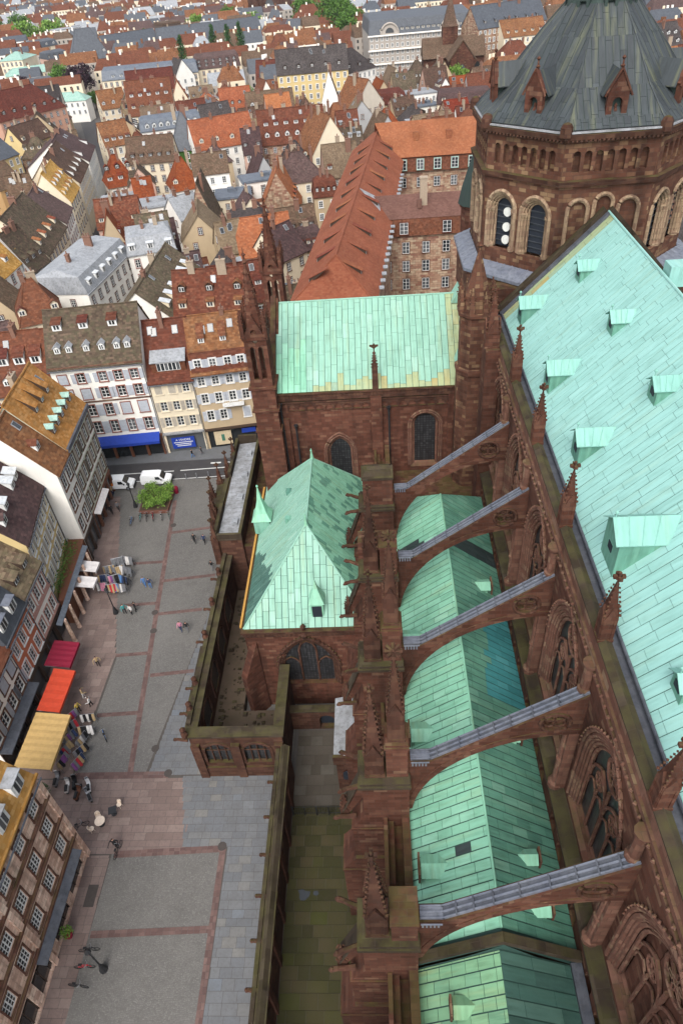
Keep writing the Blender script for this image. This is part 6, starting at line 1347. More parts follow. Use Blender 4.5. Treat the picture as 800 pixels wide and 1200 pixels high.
# ================================================================== CITY HOUSES (front left corner x, y, width, depth, turn, eaves, rise, ...)
CITY = [
('L1', -70.4, 125.0, 12.2, 9, 87.7, 16, 6, 'gable', 'ochre', 'white', (1, 3), ''),
('L2', -68.2, 133.9, 6.4, 9, 80.0, 14, 7, 'gable', 'moss', 'grey', (1, 3), ''),
('L3', -68.9, 144.3, 19.1, 14, 97.4, 13.5, 8, 'gable', 'moss', 'cream', (1, 4), 'orange shed'),
('L4', -72.0, 165.2, 13.1, 14, 102.2, 13.5, 6, 'gable', 'plum', 'white', (0, 0), ''),
('L5', -76.8, 183.3, 14.4, 10, 100.1, 13.5, 7, 'gable', 'ochre', 'cream', (2, 4), ''),
('L6', -80.2, 201.0, 21.0, 14, 100.9, 13.5, 7, 'gable', 'brown', 'cream', (1, 4), ''),
('L7', -84.9, 224.8, 20.7, 18, 101.9, 13.5, 6, 'gable', 'plum', 'white', (1, 2), ''),
('L8', -130.1, 271.3, 27.9, 14, 54.1, 18, 8, 'hip', 'rust', 'salmon', (1, 6), ''),
('L9', -98.8, 192.6, 7.5, 12, 55.8, 15, 5, 'gable', 'brown', 'ochre', (0, 0), ''),
('L10', -113.0, 227.0, 8.0, 11, 67.7, 15, 4, 'gable', 'slate', 'yellow', (0, 0), ''),
('L11', -115.3, 251.6, 14.2, 9, 67.5, 14, 5, 'gable', 'brown', 'yellow', (1, 2), ''),
('c2', -59.3, 106.1, 7.0, 9, 26.6, 15, 6, 'hip', 'rust', 'cream', (1, 2), ''),
('c4', -34.5, 109.9, 23.6, 11, 89.9, 13, 5, 'gable', 'moss', 'white', (1, 6), 'white shed'),
('c3', -32.6, 104.6, 12.0, 9, 0.2, 15.5, 6, 'gable', 'terracotta', 'cream', (2, 3), ''),
('c5', -51.5, 118.0, 20.5, 11, 83.3, 15, 4, 'mansard', 'zinc', 'white', (1, 6), ''),
('c5b', -49.0, 136.4, 9.6, 10, 16.4, 15, 4, 'mansard', 'zinc', 'white', (1, 3), ''),
('M1', -63.2, 161.4, 9.8, 9, 10.0, 13, 5, 'gable', 'terracotta', 'pink', (1, 2), ''),
('M2', -68.7, 182.4, 8.7, 9, 16.6, 12, 0.4, 'flat', 'zinc', 'white', (0, 0), ''),
('M2b', -57.3, 177.3, 8.5, 9, 16.2, 12, 0.4, 'flat', 'zinc', 'white', (0, 0), ''),
('M2c', -45.1, 167.1, 6.5, 9, 38.7, 12, 4, 'gable', 'zinc', 'white', (0, 0), ''),
('M3', -73.2, 203.7, 7.8, 10, 25.7, 11, 7, 'hip', 'red', 'timber', (2, 3), ''),
('M3b', -52.8, 195.7, 7.6, 10, 24.5, 11, 7, 'hip', 'red', 'white', (1, 2), ''),
('M4', -71.7, 220.4, 14.0, 9, 4.6, 13, 6, 'gable', 'brown', 'cream', (1, 5), ''),
('M4b', -85.6, 245.1, 9.2, 10, 30.1, 13, 6, 'gable', 'terracotta', 'cream', (1, 4), ''),
('M5', -61.1, 232.6, 9.3, 11, 10.3, 13, 10, 'pyramid', 'slate', 'ivy', (0, 0), ''),
('M6', -52.0, 226.7, 19.0, 10, 24.1, 14, 7, 'gable', 'orange', 'white', (1, 4), ''),
('M7', -75.3, 252.8, 20.9, 8, 17.4, 15, 4, 'mansard', 'bluegrey', 'white', (1, 8), ''),
('M8', -88.6, 288.2, 16.8, 14, 11.4, 14, 10, 'gable', 'rust', 'cream', (2, 5), ''),
('M9', -54.8, 257.4, 10.6, 9, 26.2, 14, 6, 'gable', 'slatebrown', 'cream', (1, 2), ''),
('M10', -47.3, 197.7, 9.5, 10, 11.4, 14, 4, 'gable', 'brown', 'white', (0, 0), 'wins'),
('M11', -43.9, 165.7, 8.6, 13, 5.2, 7, 13, 'gableperp', 'moss', 'stone', (1, 5), ''),
('M12', -33.0, 190.1, 10.3, 8, 17.8, 13, 0.4, 'flat', 'bluegrey', 'white', (0, 0), 'wins'),
('M13', -27.3, 175.0, 9.9, 15, 3.5, 10, 9, 'gableperp', 'orange', 'stone', (1, 4), ''),
('M14', -27.1, 139.9, 11.2, 11, 12.9, 12, 6, 'gable', 'orange', 'white', (0, 0), ''),
('M15', -30.4, 139.7, 5.1, 8, 24.2, 13, 5, 'gable', 'beige', 'beige', (0, 0), ''),
('M16', -31.8, 141.1, 6.9, 7, 10.9, 9, 4, 'gable', 'beige', 'white', (0, 0), 'wins'),
('M17', -18.4, 136.6, 7.6, 9, 50.5, 12, 5, 'gable', 'plum', 'cream', (0, 0), ''),
('M18', -32.5, 227.3, 19.9, 11, 7.7, 14, 8, 'gable', 'rust', 'stone', (2, 6), ''),
('M19', -16.2, 215.1, 12.2, 15, 22.6, 13, 9, 'gableperp', 'terracotta', 'cream', (1, 2), ''),
('M20', -23.8, 187.1, 12.8, 10, 14.5, 13, 6, 'hip', 'plum', 'cream', (0, 0), ''),
('M21', -17.6, 283.9, 8.8, 4, -0.9, 11, 13, 'gableperp', 'brown', 'white', (0, 0), ''),
('M22', -48.6, 352.8, 19.3, 9, -6.1, 13, 7, 'gable', 'rust', 'cream', (1, 3), ''),
('M23', 2.4, 246.4, 8.3, 9, 6.9, 12, 5, 'hip', 'red', 'cream', (0, 0), ''),
('M24', 12.7, 245.5, 14.3, 9, 5.9, 12, 2, 'flat', 'zinc', 'white', (0, 0), ''),
('M25', -4.6, 275.6, 13.5, 12, 37.2, 13, 8, 'gableperp', 'terracotta', 'timber', (1, 3), ''),
('M26', 24.3, 273.8, 18.4, 9, -3.1, 13, 4, 'mansard', 'plum', 'cream', (1, 3), ''),
('M27', -12.8, 241.8, 9.7, 12, 18.0, 12, 8, 'hip', 'terracotta', 'timber', (1, 3), ''),
('M28', -44.1, 287.0, 17.5, 10, 9.9, 13, 5, 'gable', 'brown', 'cream', (1, 3), ''),
('M29', -28.4, 310.7, 25.3, 10, 1.1, 13, 6, 'gable', 'moss', 'orangew', (1, 5), ''),
('F1', -32.9, 297.8, 26.5, 12, 6.5, 22, 7, 'gable', 'slatebrown', 'yellow', (1, 5), 'wins'),
('F1b', -6.8, 310.8, 15.7, 13, 46.9, 19, 7, 'hip', 'slatebrown', 'white', (1, 3), 'wins'),
('F2', 2.2, 423.4, 53.0, 44, 4.5, 19, 8, 'mansard', 'slate', 'greystone', (1, 16), 'wins'),
('F3', -126.2, 380.7, 45.9, 10, 7.4, 14, 5, 'mansard', 'bluegrey', 'cream', (1, 10), 'wins'),
('F4', -165.8, 455.9, 22.1, 14, 23.8, 15, 14, 'hip', 'slate', 'stone', (1, 4), 'wins'),
('F5', -154.7, 492.2, 35.6, 18, 38.9, 14, 8, 'gable', 'slate', 'stone', (0, 0), ''),
('F6', -127.8, 512.0, 31.0, 16, 20.6, 13, 9, 'gable', 'slate', 'stone', (0, 0), 'wins'),
('F7', -103.5, 534.5, 40.1, 16, 25.6, 13, 8, 'gable', 'slate', 'stone', (0, 0), 'wins'),
('F8', -83.6, 393.1, 22.7, 12, 12.6, 14, 6, 'mansard', 'plum', 'cream', (2, 6), ''),
('F9', -129.6, 534.8, 12.9, 16, 32.6, 22, 3, 'flat', 'brown', 'brownw', (0, 0), ''),
('F10', -205.3, 452.9, 13.1, 20, -2.1, 18, 3, 'hip', 'verdigris', 'cream', (0, 0), ''),
('F11', -198.5, 440.1, 33.5, 9, 26.6, 12, 3, 'hip', 'verdigris', 'cream', (0, 0), 'wins'),
('F12', -176.7, 378.9, 26.9, 14, 29.5, 13, 3, 'mansard', 'slate', 'white', (1, 4), ''),
('F13', -189.7, 483.0, 13.1, 12, 42.3, 14, 4, 'mansard', 'slate', 'pink', (1, 4), 'wins'),
('F14', -228.3, 617.2, 28.1, 14, 44.0, 18, 0.5, 'flat', 'zinc', 'white', (0, 0), 'wins'),
('F15', -90.6, 378.6, 10.2, 10, 34.9, 13, 7, 'gableperp', 'slatebrown', 'white', (0, 0), ''),
('F16', -148.1, 366.2, 16.6, 8, -0.8, 9, 3, 'hip', 'verdigris', 'white', (0, 0), ''),
('F17', -220.8, 536.9, 22.0, 14, 53.6, 15, 4, 'mansard', 'slate', 'cream', (1, 4), 'wins'),
('F18', -111.0, 325.7, 11.0, 9, 29.4, 11, 6, 'gable', 'terracotta', 'cream', (1, 3), ''),
('F19', -103.6, 342.6, 20.4, 10, 11.0, 14, 7, 'gable', 'rust', 'cream', (0, 0), ''),
('R1', 58.8, 359.3, 15.3, 10, 7.6, 13, 6, 'hip', 'rust', 'white', (1, 3), ''),
('R2', 114.6, 337.2, 17.5, 14, 19.0, 15, 8, 'gable', 'slatebrown', 'white', (2, 5), ''),
('R3', 104.3, 289.9, 10.3, 14, 15.5, 13, 8, 'gable', 'orange', 'pink', (1, 3), 'wins'),
('R4', 64.4, 385.6, 21.5, 12, 15.7, 18, 6, 'gable', 'terracotta', 'cream', (1, 5), 'wins'),
('R5', 52.5, 386.2, 39.1, 14, 27.4, 22, 8, 'gable', 'slate', 'stone', (1, 6), 'wins'),
]
RN = dict(ochre='ochre-yellow', moss='mossy brown', plum='dark plum', brown='brown', rust='red-brown', slate='blue-grey slate', terracotta='terracotta', zinc='pale zinc', red='brick red', bluegrey='blue-grey metal', orange='bright orange', slatebrown='dark brown', beige='beige', verdigris='pale green copper')
WN = dict(white='white', grey='grey', cream='cream', salmon='salmon', yellow='yellow', ochre='ochre', pink='pink', timber='half-timbered', ivy='ivy-green', stone='stone', beige='beige', orangew='orange', brownw='brown', greystone='grey stone')
WM = dict(ochre='ochrew', timber='timber_fill', stone='stone_seminary', beige='beigew')
TN = dict(gable='gabled', hip='hipped', mansard='mansard', flat='flat-roofed', gableperp='front-gabled', pyramid='pyramid-roofed')
LAB = {}
SPEC = dict(
 L1='white street front with ochre roof at the left edge, below the grey mansard house', L3='cream street house with red cornice and orange shed dormers on mossy roof', L8='long red-brown hipped roof building at the left edge beyond the street',
 c5='white court block with pale zinc roof and a row of zinc dormers', c5b='far zinc-roofed wing with white end wall closing the zinc court', M5='slate pyramid roof over ivy green walls in the middle of the old town', M11='tall mossy stone gable with orange dormers beyond the zinc court',
 M13='orange front-gabled house left of the seminary wing', M21='narrow white gable spike rising above brown roofs', F1='long pale yellow apartment block with dark brown roof', F2='big grey stone block with slate mansard and round gables at top', F9='plain dark brown block tower above the slate barracks roofs', F4='slate hipped pavilion with stone walls at the end of the barracks',
 M6='bright orange roofed long house with four dormers and white walls', M7='blue-grey mansard block with a strip of eight dormers', M8='big red-brown roof with two rows of small dormers', M10='white house with square windows near the orange gable', M12='white box house with blue-grey flat roof', M18='red-brown long roof with dormers left of the pink gable', M16='small white house with beige roof behind the turret')
def uniq(lab):
    LAB[lab] = LAB.get(lab, 0) + 1
    return lab if LAB[lab] == 1 else None
OCC = []
def occ_add(x, y, w, d, rot):
    c_, s_ = math.cos(R_(rot)), math.sin(R_(rot)); OCC.append((x + c_ * w/2 - s_ * d/2, y + s_ * w/2 + c_ * d/2, w/2, d/2, R_(rot)))
def corners(o, g=0):
    cx, cy, a, b, r = o; c_, s_ = math.cos(r), math.sin(r); return [(cx + c_ * u * (a+g) - s_ * v * (b+g), cy + s_ * u * (a+g) + c_ * v * (b+g)) for u, v in ((-1,-1),(1,-1),(1,1),(-1,1))]
def hits(o, g=-.3):
    for p in OCC:
        dx, dy = o[0] - p[0], o[1] - p[1]
        if dx*dx + dy*dy > (math.hypot(o[2], o[3]) + math.hypot(p[2], p[3])) ** 2: continue
        A, B = corners(o, g), corners(p, 0); sep = False
        for r in (o[4], o[4] + math.pi/2, p[4], p[4] + math.pi/2):
            ax, ay = math.cos(r), math.sin(r); pa = [x*ax + y*ay for x, y in A]; pb = [x*ax + y*ay for x, y in B]
            if max(pa) < min(pb) or max(pb) < min(pa): sep = True; break
        if not sep: return True
    return False
for k, x, y, w, d, rot, ze, rise, typ, rm, wm, dm, ex in CITY:
    rn = random.Random(k); near = y < 250
    rows = max(1, int((ze - 2) / 3.1)) if k != 'F2' else 6; nc = max(2, int(w / 2.6)); sm = rn.choice(['stone_pink', 'paint_white', 'frame_red'])
    wins = []
    if y < 500:
        for r in range(rows if y < 320 or k == 'F2' else min(rows, 3)):
            z = ze - 2.6 - 3.0 * r
            if z < .8: break
            if typ == 'flat' and z + 1.6 > ze: z = ze - 2.2
            wins.append((z, 1.6, 1.0 if w / nc > 1.8 else .8, cols(w, nc), dict(proud=True, sm=sm)))
    dorm = []
    for r in range(dm[0]):
        dt = 'gable' if rn.random() < .45 else 'shed'; dr = rm
        if 'orange' in ex: dt, dr = 'shed', 'orange'
        if 'white' in ex: dt, dr = 'shed', 'white_metal'
        if rm == 'zinc': dt, dr = 'shed', 'white_metal'
        span = d if typ == 'gableperp' else w
        dorm.append(((.18, .52)[r], cols(span, max(dm[1], 1), span * .12), min(1.25, span / max(dm[1], 1) * .55), 1.0 if typ != 'mansard' else 1.3, dt, dr, .3 if dt == 'shed' and rise < 7 else .45, rn.choice(['paint_white', 'cream', 'wood_dark']) if rm != 'zinc' else 'paint_white'))
    lab = SPEC.get(k) or '%s %s house with %s roof, %s' % (WN[wm], TN[typ], RN[rm], dict(L='along the left street', M='middle old town', F='far rows', R='right of the tower', c='behind the road-front row')[k[0]])
    l2 = uniq(lab)
    if not l2:
        for suf in ('nearer the cathedral', 'with %d dormers' % (dm[0] * dm[1]), 'turned towards the river side', 'standing lowest of its neighbours', 'second of its kind from the left', 'third of its kind from the left'):
            l2 = uniq(lab + ' ' + suf)
            if l2: break
    house(l2 or lab, (x, y, 0), w, d, rot, ze, rise, typ, rm, WM.get(wm, wm), wins=wins, dorm=dorm, chim=0 if typ in ('flat',) and y > 400 else rn.choice([1, 2, 2]), name='building' if k in ('F1', 'F2', 'F4', 'F5', 'F6', 'F7', 'F9', 'L8') else 'house', cat='building' if k[0] == 'F' else 'house', seed=len(OCC))
    occ_add(x, y, w, d, rot)
for o in ((-60, 60, 70, 34), (-47.3, 87, 30, 13), (-47.3, 87, 14, 12), (-60.5, 89, 14, 13), (-34, 88, 16, 13)): occ_add(o[0], o[1], o[2], o[3], 5)
occ_add(-22, 55, 60, 48, 0); occ_add(-64, 216, 14, 16, 0); occ_add(-4, 97, 36, 45, 0); occ_add(2, 150, 30, 36, 0); occ_add(0, 372, 62, 54, 0); occ_add(-3, 335, 27, 45, 0); occ_add(30, 60, 60, 60, 0); occ_add(-14, 100, 16, 30, -5); occ_add(-12, 125, 16, 78, -5); occ_add(0, 136, 24, 20, 0); occ_add(3, 182, 30, 22, 0); occ_add(-100, 20, 72, 62, 0)
for i in range(len(pts) - 1):
    a, b = Vector((pts[i][0] + .5, pts[i][1])), Vector((pts[i+1][0] + .5, pts[i+1][1])); dd = b - a; an_ = math.atan2(dd.y, dd.x); n_ = Vector((-dd.y, dd.x)).normalized() * -4.5; occ_add(a.x + n_.x, a.y + n_.y, dd.length, 9, math.degrees(an_))
for tx, ty, tr_ in ((-146, 407, 6), (-159, 417, 6), (-137, 394, 4), (-146, 395, 5), (-159, 404, 5), (-94.5, 420, 3), (-84, 456, 3), (-75.5, 457, 3), (-67.5, 450, 3), (39, 357, 6), (-46, 318, 4), (-58, 376, 4), (-196, 430, 6), (-183, 418, 5), (39, 345, 5), (88, 470, 5), (-92, 372, 3), (-80, 372, 3)): occ_add(tx - tr_, ty - tr_, 2 * tr_, 2 * tr_, 0)
occ_add(25, 364, 33, 33, 0)
LOW = []
def vis(x, y, z=10): return inview((x, y, z), 1.06)
rn = random.Random(77); nfill = 0; far = MB(); farwin = 0
FR = ['terracotta', 'rust', 'brown', 'moss', 'plum', 'rust', 'brown', 'orange', 'beige', 'slatebrown', 'moss', 'brown', 'red', 'plum']; FW = ['cream', 'white', 'beige', 'beige', 'pink', 'white', 'cream', 'grey', 'timber', 'stone', 'beige']
cand = []
step = 10.5
ang = R_(17)
for iy in range(-10, 30):
    for ix in range(-60, 40):
        u = ix * step + rn.uniform(-1.5, 1.5); v = iy * 11.0 + (4 if (iy // 3) % 2 else 0) + 110 + rn.uniform(-1, 1)
        x = u * math.cos(ang) - (v - 250) * math.sin(ang); y = 250 + u * math.sin(ang) + (v - 250) * math.cos(ang)
        if y < 92 or y > 335: continue
        cand.append((y, x, 1))
cand.sort()
extra = []
for iy in range(0, 50):
    for ix in range(-45, 30): extra.append((97 + iy * 4.9 + rn.uniform(-.8, .8), ix * 5.3 + rn.uniform(-.8, .8), 0))
extra.sort(); cand += extra
ORD = {}
for y, x, big_ in cand:
    if not vis(x, y) : continue
    w = rn.uniform(8, 12.5) if big_ else rn.uniform(5.5, 8); d = rn.uniform(8.5, 11.5) if big_ else rn.uniform(5.5, 8); rot = 17 + rn.choice([0, 0, 90, -90, 0]) + rn.uniform(-9, 9)
    for sh_ in (1.0, .8, .62):
        o = (x, y, w * sh_ / 2, d * sh_ / 2, R_(rot))
        if not hits(o): break
    else: continue
    w *= sh_; d *= sh_
    OCC.append(o); c_, s_ = math.cos(R_(rot)), math.sin(R_(rot)); lx, ly = x - c_ * w/2 + s_ * d/2, y - s_ * w/2 - c_ * d/2
    rm = rn.choice(FR); wm = rn.choice(FW); ze = rn.uniform(8.5, 13.5) if big_ else rn.uniform(6, 11); rise = rn.uniform(4, 7.2) if big_ else rn.uniform(2.5, 4.5); typ = rn.choice(['gable', 'gable', 'gable', 'gableperp', 'hip', 'mansard', 'gable', 'flat'])
    if typ == 'mansard': rise = 4.2; rm = rn.choice(['slatebrown', 'plum', 'slate', 'rust'])
    if typ == 'flat': rise = .4; rm = rn.choice(['zinc', 'bluegrey'])
    if nfill >= 232: break
    nfill += 1
    nc = max(2, int(w / 2.8)); wins = []
    if y < 330:
        for r in range(2 if y < 230 else 1): wins.append((ze - 2.5 - 3 * r, 1.5, .95, cols(w, nc), dict(proud=True, sm=rn.choice(['stone_pink', 'paint_white']))))
    nd = rn.choice([0, 2, 3, 4]) if typ != 'flat' else 0; dt = rn.choice(['gable', 'shed', 'shed']); span = d if typ == 'gableperp' else w
    dorm = [(rn.uniform(.15, .4), cols(span, nd, span * .15), min(1.1, span / nd * .5), .95, dt, rn.choice([rm, rm, 'zinc', 'rust']), .35, rn.choice(['paint_white', 'cream', 'wood_dark']))] if nd else []
    rowi = int((y - 90) // 17)
    rowname = ['first row back', 'second row back', 'third row back', 'fourth row back', 'fifth row back', 'sixth row back', 'seventh row back', 'eighth row back', 'ninth row back', 'tenth row back', 'eleventh row back', 'twelfth row back', 'thirteenth row back', 'fourteenth row back', 'fifteenth row back', 'sixteenth row back', 'seventeenth row back', 'eighteenth row back', 'nineteenth row back', 'twentieth row back', 'last row back'][min(rowi, 20)]
    dtx = ['without dormers', 'one dormer', 'two dormers', 'three dormers', 'four dormers'][nd]; nch = rn.choice([1, 1, 2, 3]); chx = ['', 'one chimney', 'two chimneys', 'three chimneys'][nch]
    lab = '%s %s house, %s roof, %s, %s' % (WN[wm], TN[typ], RN[rm], dtx, rowname); l2 = uniq(lab)
    if not l2:
        nb = min(((math.hypot(x - q[0], y - q[1]), q[2]) for q in LOW), default=(0, 'chimneys'))[1]
        l2 = uniq(lab + ', ' + chx) or uniq(lab + ' beside %s roof' % nb) or uniq(lab + ', farther right') or uniq(lab + ', farther left') or uniq(lab + ', turned sideways') or uniq(lab + ', smallest') or lab
    LOW.append((x, y, RN[rm]))
    house(l2, (lx, ly, 0), w, d, rot, ze, rise, typ, rm, WM.get(wm, wm), wins=wins, dorm=dorm, chim=nch, seed=nfill, group='old town houses')
# ---- everything farther reads as one mass of roofs
FMATS = ['cream', 'white', 'greystone', 'terracotta', 'rust', 'plum', 'slate', 'brown', 'zinc']
for iy in range(0, 120):
    y = 306 + iy * 12 * (1 + iy * .006)
    if y > 1750: break
    x = -.45 * y - 40
    while x < .4 * y + 40:
        w = rn.uniform(10, 22); d = rn.uniform(9, 12); x += w + rn.choice([.5, 1, 4, 9])
        if not vis(x, y, 8): continue
        o = (x, y, w/2, d/2, 0.2)
        if y < 620 and hits(o, -.5): continue
        if rn.random() < .12: continue
        ze = rn.uniform(9, 17); rise = rn.uniform(3, 6); c_, s_ = math.cos(.25), math.sin(.25); wmi = rn.choice([0, 0, 1, 2, 2, 2]); rmi = rn.choice([3, 3, 3, 4, 4, 4, 5, 6, 7, 7, 8]) if y < 620 else rn.choice([3, 4, 4, 5, 6, 6, 8, 7])
        T_ = lambda u, v, z: (x + c_ * u - s_ * v, y + s_ * u + c_ * v, z)
        a, b = w/2, d/2; B0 = [T_(-a, -b, 0), T_(a, -b, 0), T_(a, b, 0), T_(-a, b, 0)]; B1 = [T_(-a, -b, ze), T_(a, -b, ze), T_(a, b, ze), T_(-a, b, ze)]
        for q in range(4): far.poly([B0[q], B0[(q+1) % 4], B1[(q+1) % 4], B1[q]], wmi)
        r0, r1 = T_(-a + (0 if rn.random() < .5 else 3), 0, ze + rise), T_(a - (0 if rn.random() < .5 else 3), 0, ze + rise)
        far.poly([B1[0], B1[1], r1, r0], rmi); far.poly([B1[1], B1[2], r1], rmi); far.poly([B1[2], B1[3], r0, r1], rmi); far.poly([B1[3], B1[0], r0], rmi)
        for q in range(rn.choice([1, 2, 3])): cx = rn.uniform(-a * .8, a * .8); p = T_(cx, rn.uniform(-1, 1), 0); far.box(p[0] - .5, p[0] + .5, p[1] - .4, p[1] + .4, ze + rise - 1, ze + rise + 1.2, rn.choice([0, 3, 1]))
        if y < 900:
            for r in range(3):
                for q in range(int(w / 3)):
                    u = -a + 1.5 + q * 3; z = ze - 2.4 - r * 3
                    if z > 1: far.extr([T_(u - .5, -b - .06, z), T_(u + .5, -b - .06, z), T_(u + .5, -b - .06, z + 1.5), T_(u - .5, -b - .06, z + 1.5)], (0, .04, 0), 9)
far_o = kind(far.build('distant_rooftops', FMATS + ['glass'], None), 'stuff', 'mass of small distant town roofs towards the top of the view')
# ---- church with stone spire in front of the big grey block
ch = tag(empty('church', (41, 385, 0)), 'brown sandstone church with pointed spire before the grey stone block', 'church')
m = MB(); m.box(27, 55, 380, 394, 0, 13); m.box(38, 49, 367, 380, 0, 13); m.extr([(38, 367, 13), (49, 367, 13), (43.5, 367, 20)], (0, 14, 0)); m.box(36, 43, 384, 391, 0, 24); m.build('wall', 'stone_red', ch)
m = MB(); m.extr([(26.6, 379, 12.6), (26.6, 395, 12.6), (26.6, 387, 20)], (29, 0, 0)); m.extr([(37.2, 366.6, 12.4), (43.5, 366.6, 20.3), (43.5, 366.6, 21), (37, 366.6, 12.9)], (0, 15, 0)); m.extr([(49.8, 366.6, 12.4), (43.5, 366.6, 20.3), (43.5, 366.6, 21), (50, 366.6, 12.9)], (0, 15, 0)); m.build('roof', 'brown', ch)
m = MB(); m.lathe(39.5, 387.5, [(5.2, 24), (4.2, 25), (.2, 36)], 4, 0, math.pi / 4); m.lathe(39.5, 387.5, [(.1, 35.5), (.3, 36.3), (.05, 37)], 5); m.build('spire', 'brown', ch)
for x, y, z in ((43.5, 366.9, 5), (32, 379.9, 4), (52, 379.9, 4)): m = MB(); m.extr([(u, y, zz) for u, zz in arch(x, 2.4, z, z + 4.5, .9, 5)], (0, .08, 0)); m.build('window', 'glass', ch)
# round gables of the big grey block
gb = [o for o in bpy.data.objects if o.get('label') == SPEC['F2']]
for g_ in gb:
    GW = [c[3] for c in CITY if c[0] == 'F2'][0]
    for x in (GW * .2, GW * .78):
        m = MB(); P = [(x + 4.5 * math.cos(q * math.pi / 12), -.35, 19 + 4.6 * math.sin(q * math.pi / 12)) for q in range(13)]; m.extr(P, (0, 3.5, 0)); m.tube([(p[0], -.4, p[2]) for p in P], .5, 6); m.build('round_gable', 'greystone', g_)
        m = MB(); m.extr([(x + 2.2 * math.cos(q * math.pi / 10), -.45, 19.5 + 2.2 * math.sin(q * math.pi / 10)) for q in range(11)], (0, .1, 0)); m.build('window', 'glass', g_)
    for z in (6, 12, 18.3): m = MB(); m.box(-.6, GW + .6, -.9, 0, z, z + .6); m.build('cornice', 'white', g_)
# far gothic church and round glass hall on the skyline
ch2 = tag(empty('church', (-75, 690, 0)), 'dark reddish gothic church with grey roof on the far top edge', 'church')
m = MB(); m.box(-84, -66, 680, 720, 0, 26); m.box(-92, -84, 678, 688, 0, 44); m.box(-66, -58, 678, 688, 0, 44); m.lathe(-88, 683, [(5.4, 44), (.2, 66)], 4, 0, math.pi/4); m.lathe(-62, 683, [(5.4, 44), (.2, 66)], 4, 0, math.pi/4); m.build('wall', 'stone_dark', ch2)
m = MB(); m.extr([(-85, 680, 26), (-65, 680, 26), (-75, 680, 40)], (0, 42, 0)); m.build('roof', 'slate', ch2)
m = MB(); m.extr([(u, 679.8, z) for u, z in arch(-75, 7, 10, 18, .8, 5)], (0, .1, 0)); m.build('window', 'glass', ch2)
hl = tag(empty('glass_hall', (-560, 1250, 0)), 'huge curved blue glass hall at the top left corner', 'building')
m = MB(); 
for k in range(14):
    a0 = -620 + k * 16; m.box(a0, a0 + 15, 1240, 1300, 0, 26 + 10 * math.sin(math.pi * (k + .5) / 14), 0)
m.build('glazing', 'teal_glass', hl); m = MB(); m.extr([(-640, 1235, 30), (-380, 1215, 34), (-380, 1300, 40), (-640, 1310, 34)], (0, 0, 3)); m.build('roof', 'white_metal', hl)
# ================================================================== STREET LIFE
def mesh_person(pose):
    """one continuous skinned figure, 1.72 m, facing -y"""
    me = bpy.data.meshes.new('person_skel'); V_ = []; E_ = []; Rr = []
    def v(p, r, par=None):
        V_.append(p); Rr.append(r); i = len(V_) - 1
        if par is not None: E_.append((par, i))
        return i
    st = pose.get('stride', .0); br = pose.get('arm', .1); sit = pose.get('sit', False)
    hz = .92 if not sit else .55
    pel = v((0, 0, hz), .15); sp = v((0, -.01, hz + .2), .135, pel); chs = v((0, 0, hz + .42), .16, sp); nk = v((0, -.01, hz + .56), .062, chs); hd = v((0, -.02, hz + .64), .085, nk); hd2 = v((0, -.02, hz + .74), .095, hd); v((0, -.015, hz + .79), .07, hd2)
    for s_ in (-1, 1):
        hp = v((s_ * .1, 0, hz - .06), .105, pel)
        if sit: kn = v((s_ * .13, -.42, hz - .04), .07, hp); ank = v((s_ * .13, -.44, .1), .045, kn)
        else: kn = v((s_ * .11, -s_ * st * .5 - .03, .5), .068, hp); ank = v((s_ * .11, -s_ * st + .02, .09), .045, kn)
        v((s_ * .12, (V_[ank][1]) - .16, .045), .04, ank)
        sh_ = v((s_ * .19, 0, hz + .46), .07, chs); el = v((s_ * (.24 + br * .3), s_ * st * .35 + .02, hz + .2), .047, sh_); wr = v((s_ * (.25 + br * .4), s_ * st * .6 - .1 - br * .6, hz - .02 + br * .5), .033, el)
        w_ = V_[wr]; d = Vector((0, -.25, -1)).normalized(); pm = v(tuple(Vector(w_) + d * .07), .036, wr)
        for k, (dx, L) in enumerate(((-.030, .07), (-.010, .085), (.010, .08), (.028, .062))):
            a = v(tuple(Vector(V_[pm]) + d * .035 + Vector((0, dx, 0))), .0095, pm); v(tuple(Vector(V_[a]) + d * L * .8 + Vector((-s_ * .02, 0, 0))), .0085, a)
        th = v(tuple(Vector(w_) + d * .05 + Vector((-s_ * .01, -.05, 0))), .011, pm); v(tuple(Vector(V_[th]) + d * .045), .009, th)
    me.from_pydata(V_, E_, []); o = bpy.data.objects.new('skel', me); COL.objects.link(o)
    md = o.modifiers.new('skin', 'SKIN'); md.use_smooth_shade = True
    for i, sv in enumerate(me.skin_vertices[0].data): sv.radius = (Rr[i], Rr[i] * (1 if i > 6 or i in (3, 4, 5, 6) else .72)); sv.use_root = (i == 0)
    o.modifiers.new('sub', 'SUBSURF').levels = 1; 
    for m_ in o.modifiers:
        if m_.type == 'SUBSURF': m_.render_levels = 1
    dg = bpy.context.evaluated_depsgraph_get(); dg.update(); out = bpy.data.meshes.new_from_object(o.evaluated_get(dg)); bpy.data.objects.remove(o); out.name = 'person'
    # face: nose, ears and mouth as shaped bumps on the head itself
    for vt in out.vertices:
        x, y, z = vt.co
        if z > hz + .6 and y < -.08 and abs(x) < .025 and hz + .66 < z < hz + .73: vt.co.y -= .025
        if abs(x) > .075 and hz + .64 < z < hz + .74 and abs(y + .01) < .04: vt.co.x *= 1.15
    return out, hz
PEO = {}
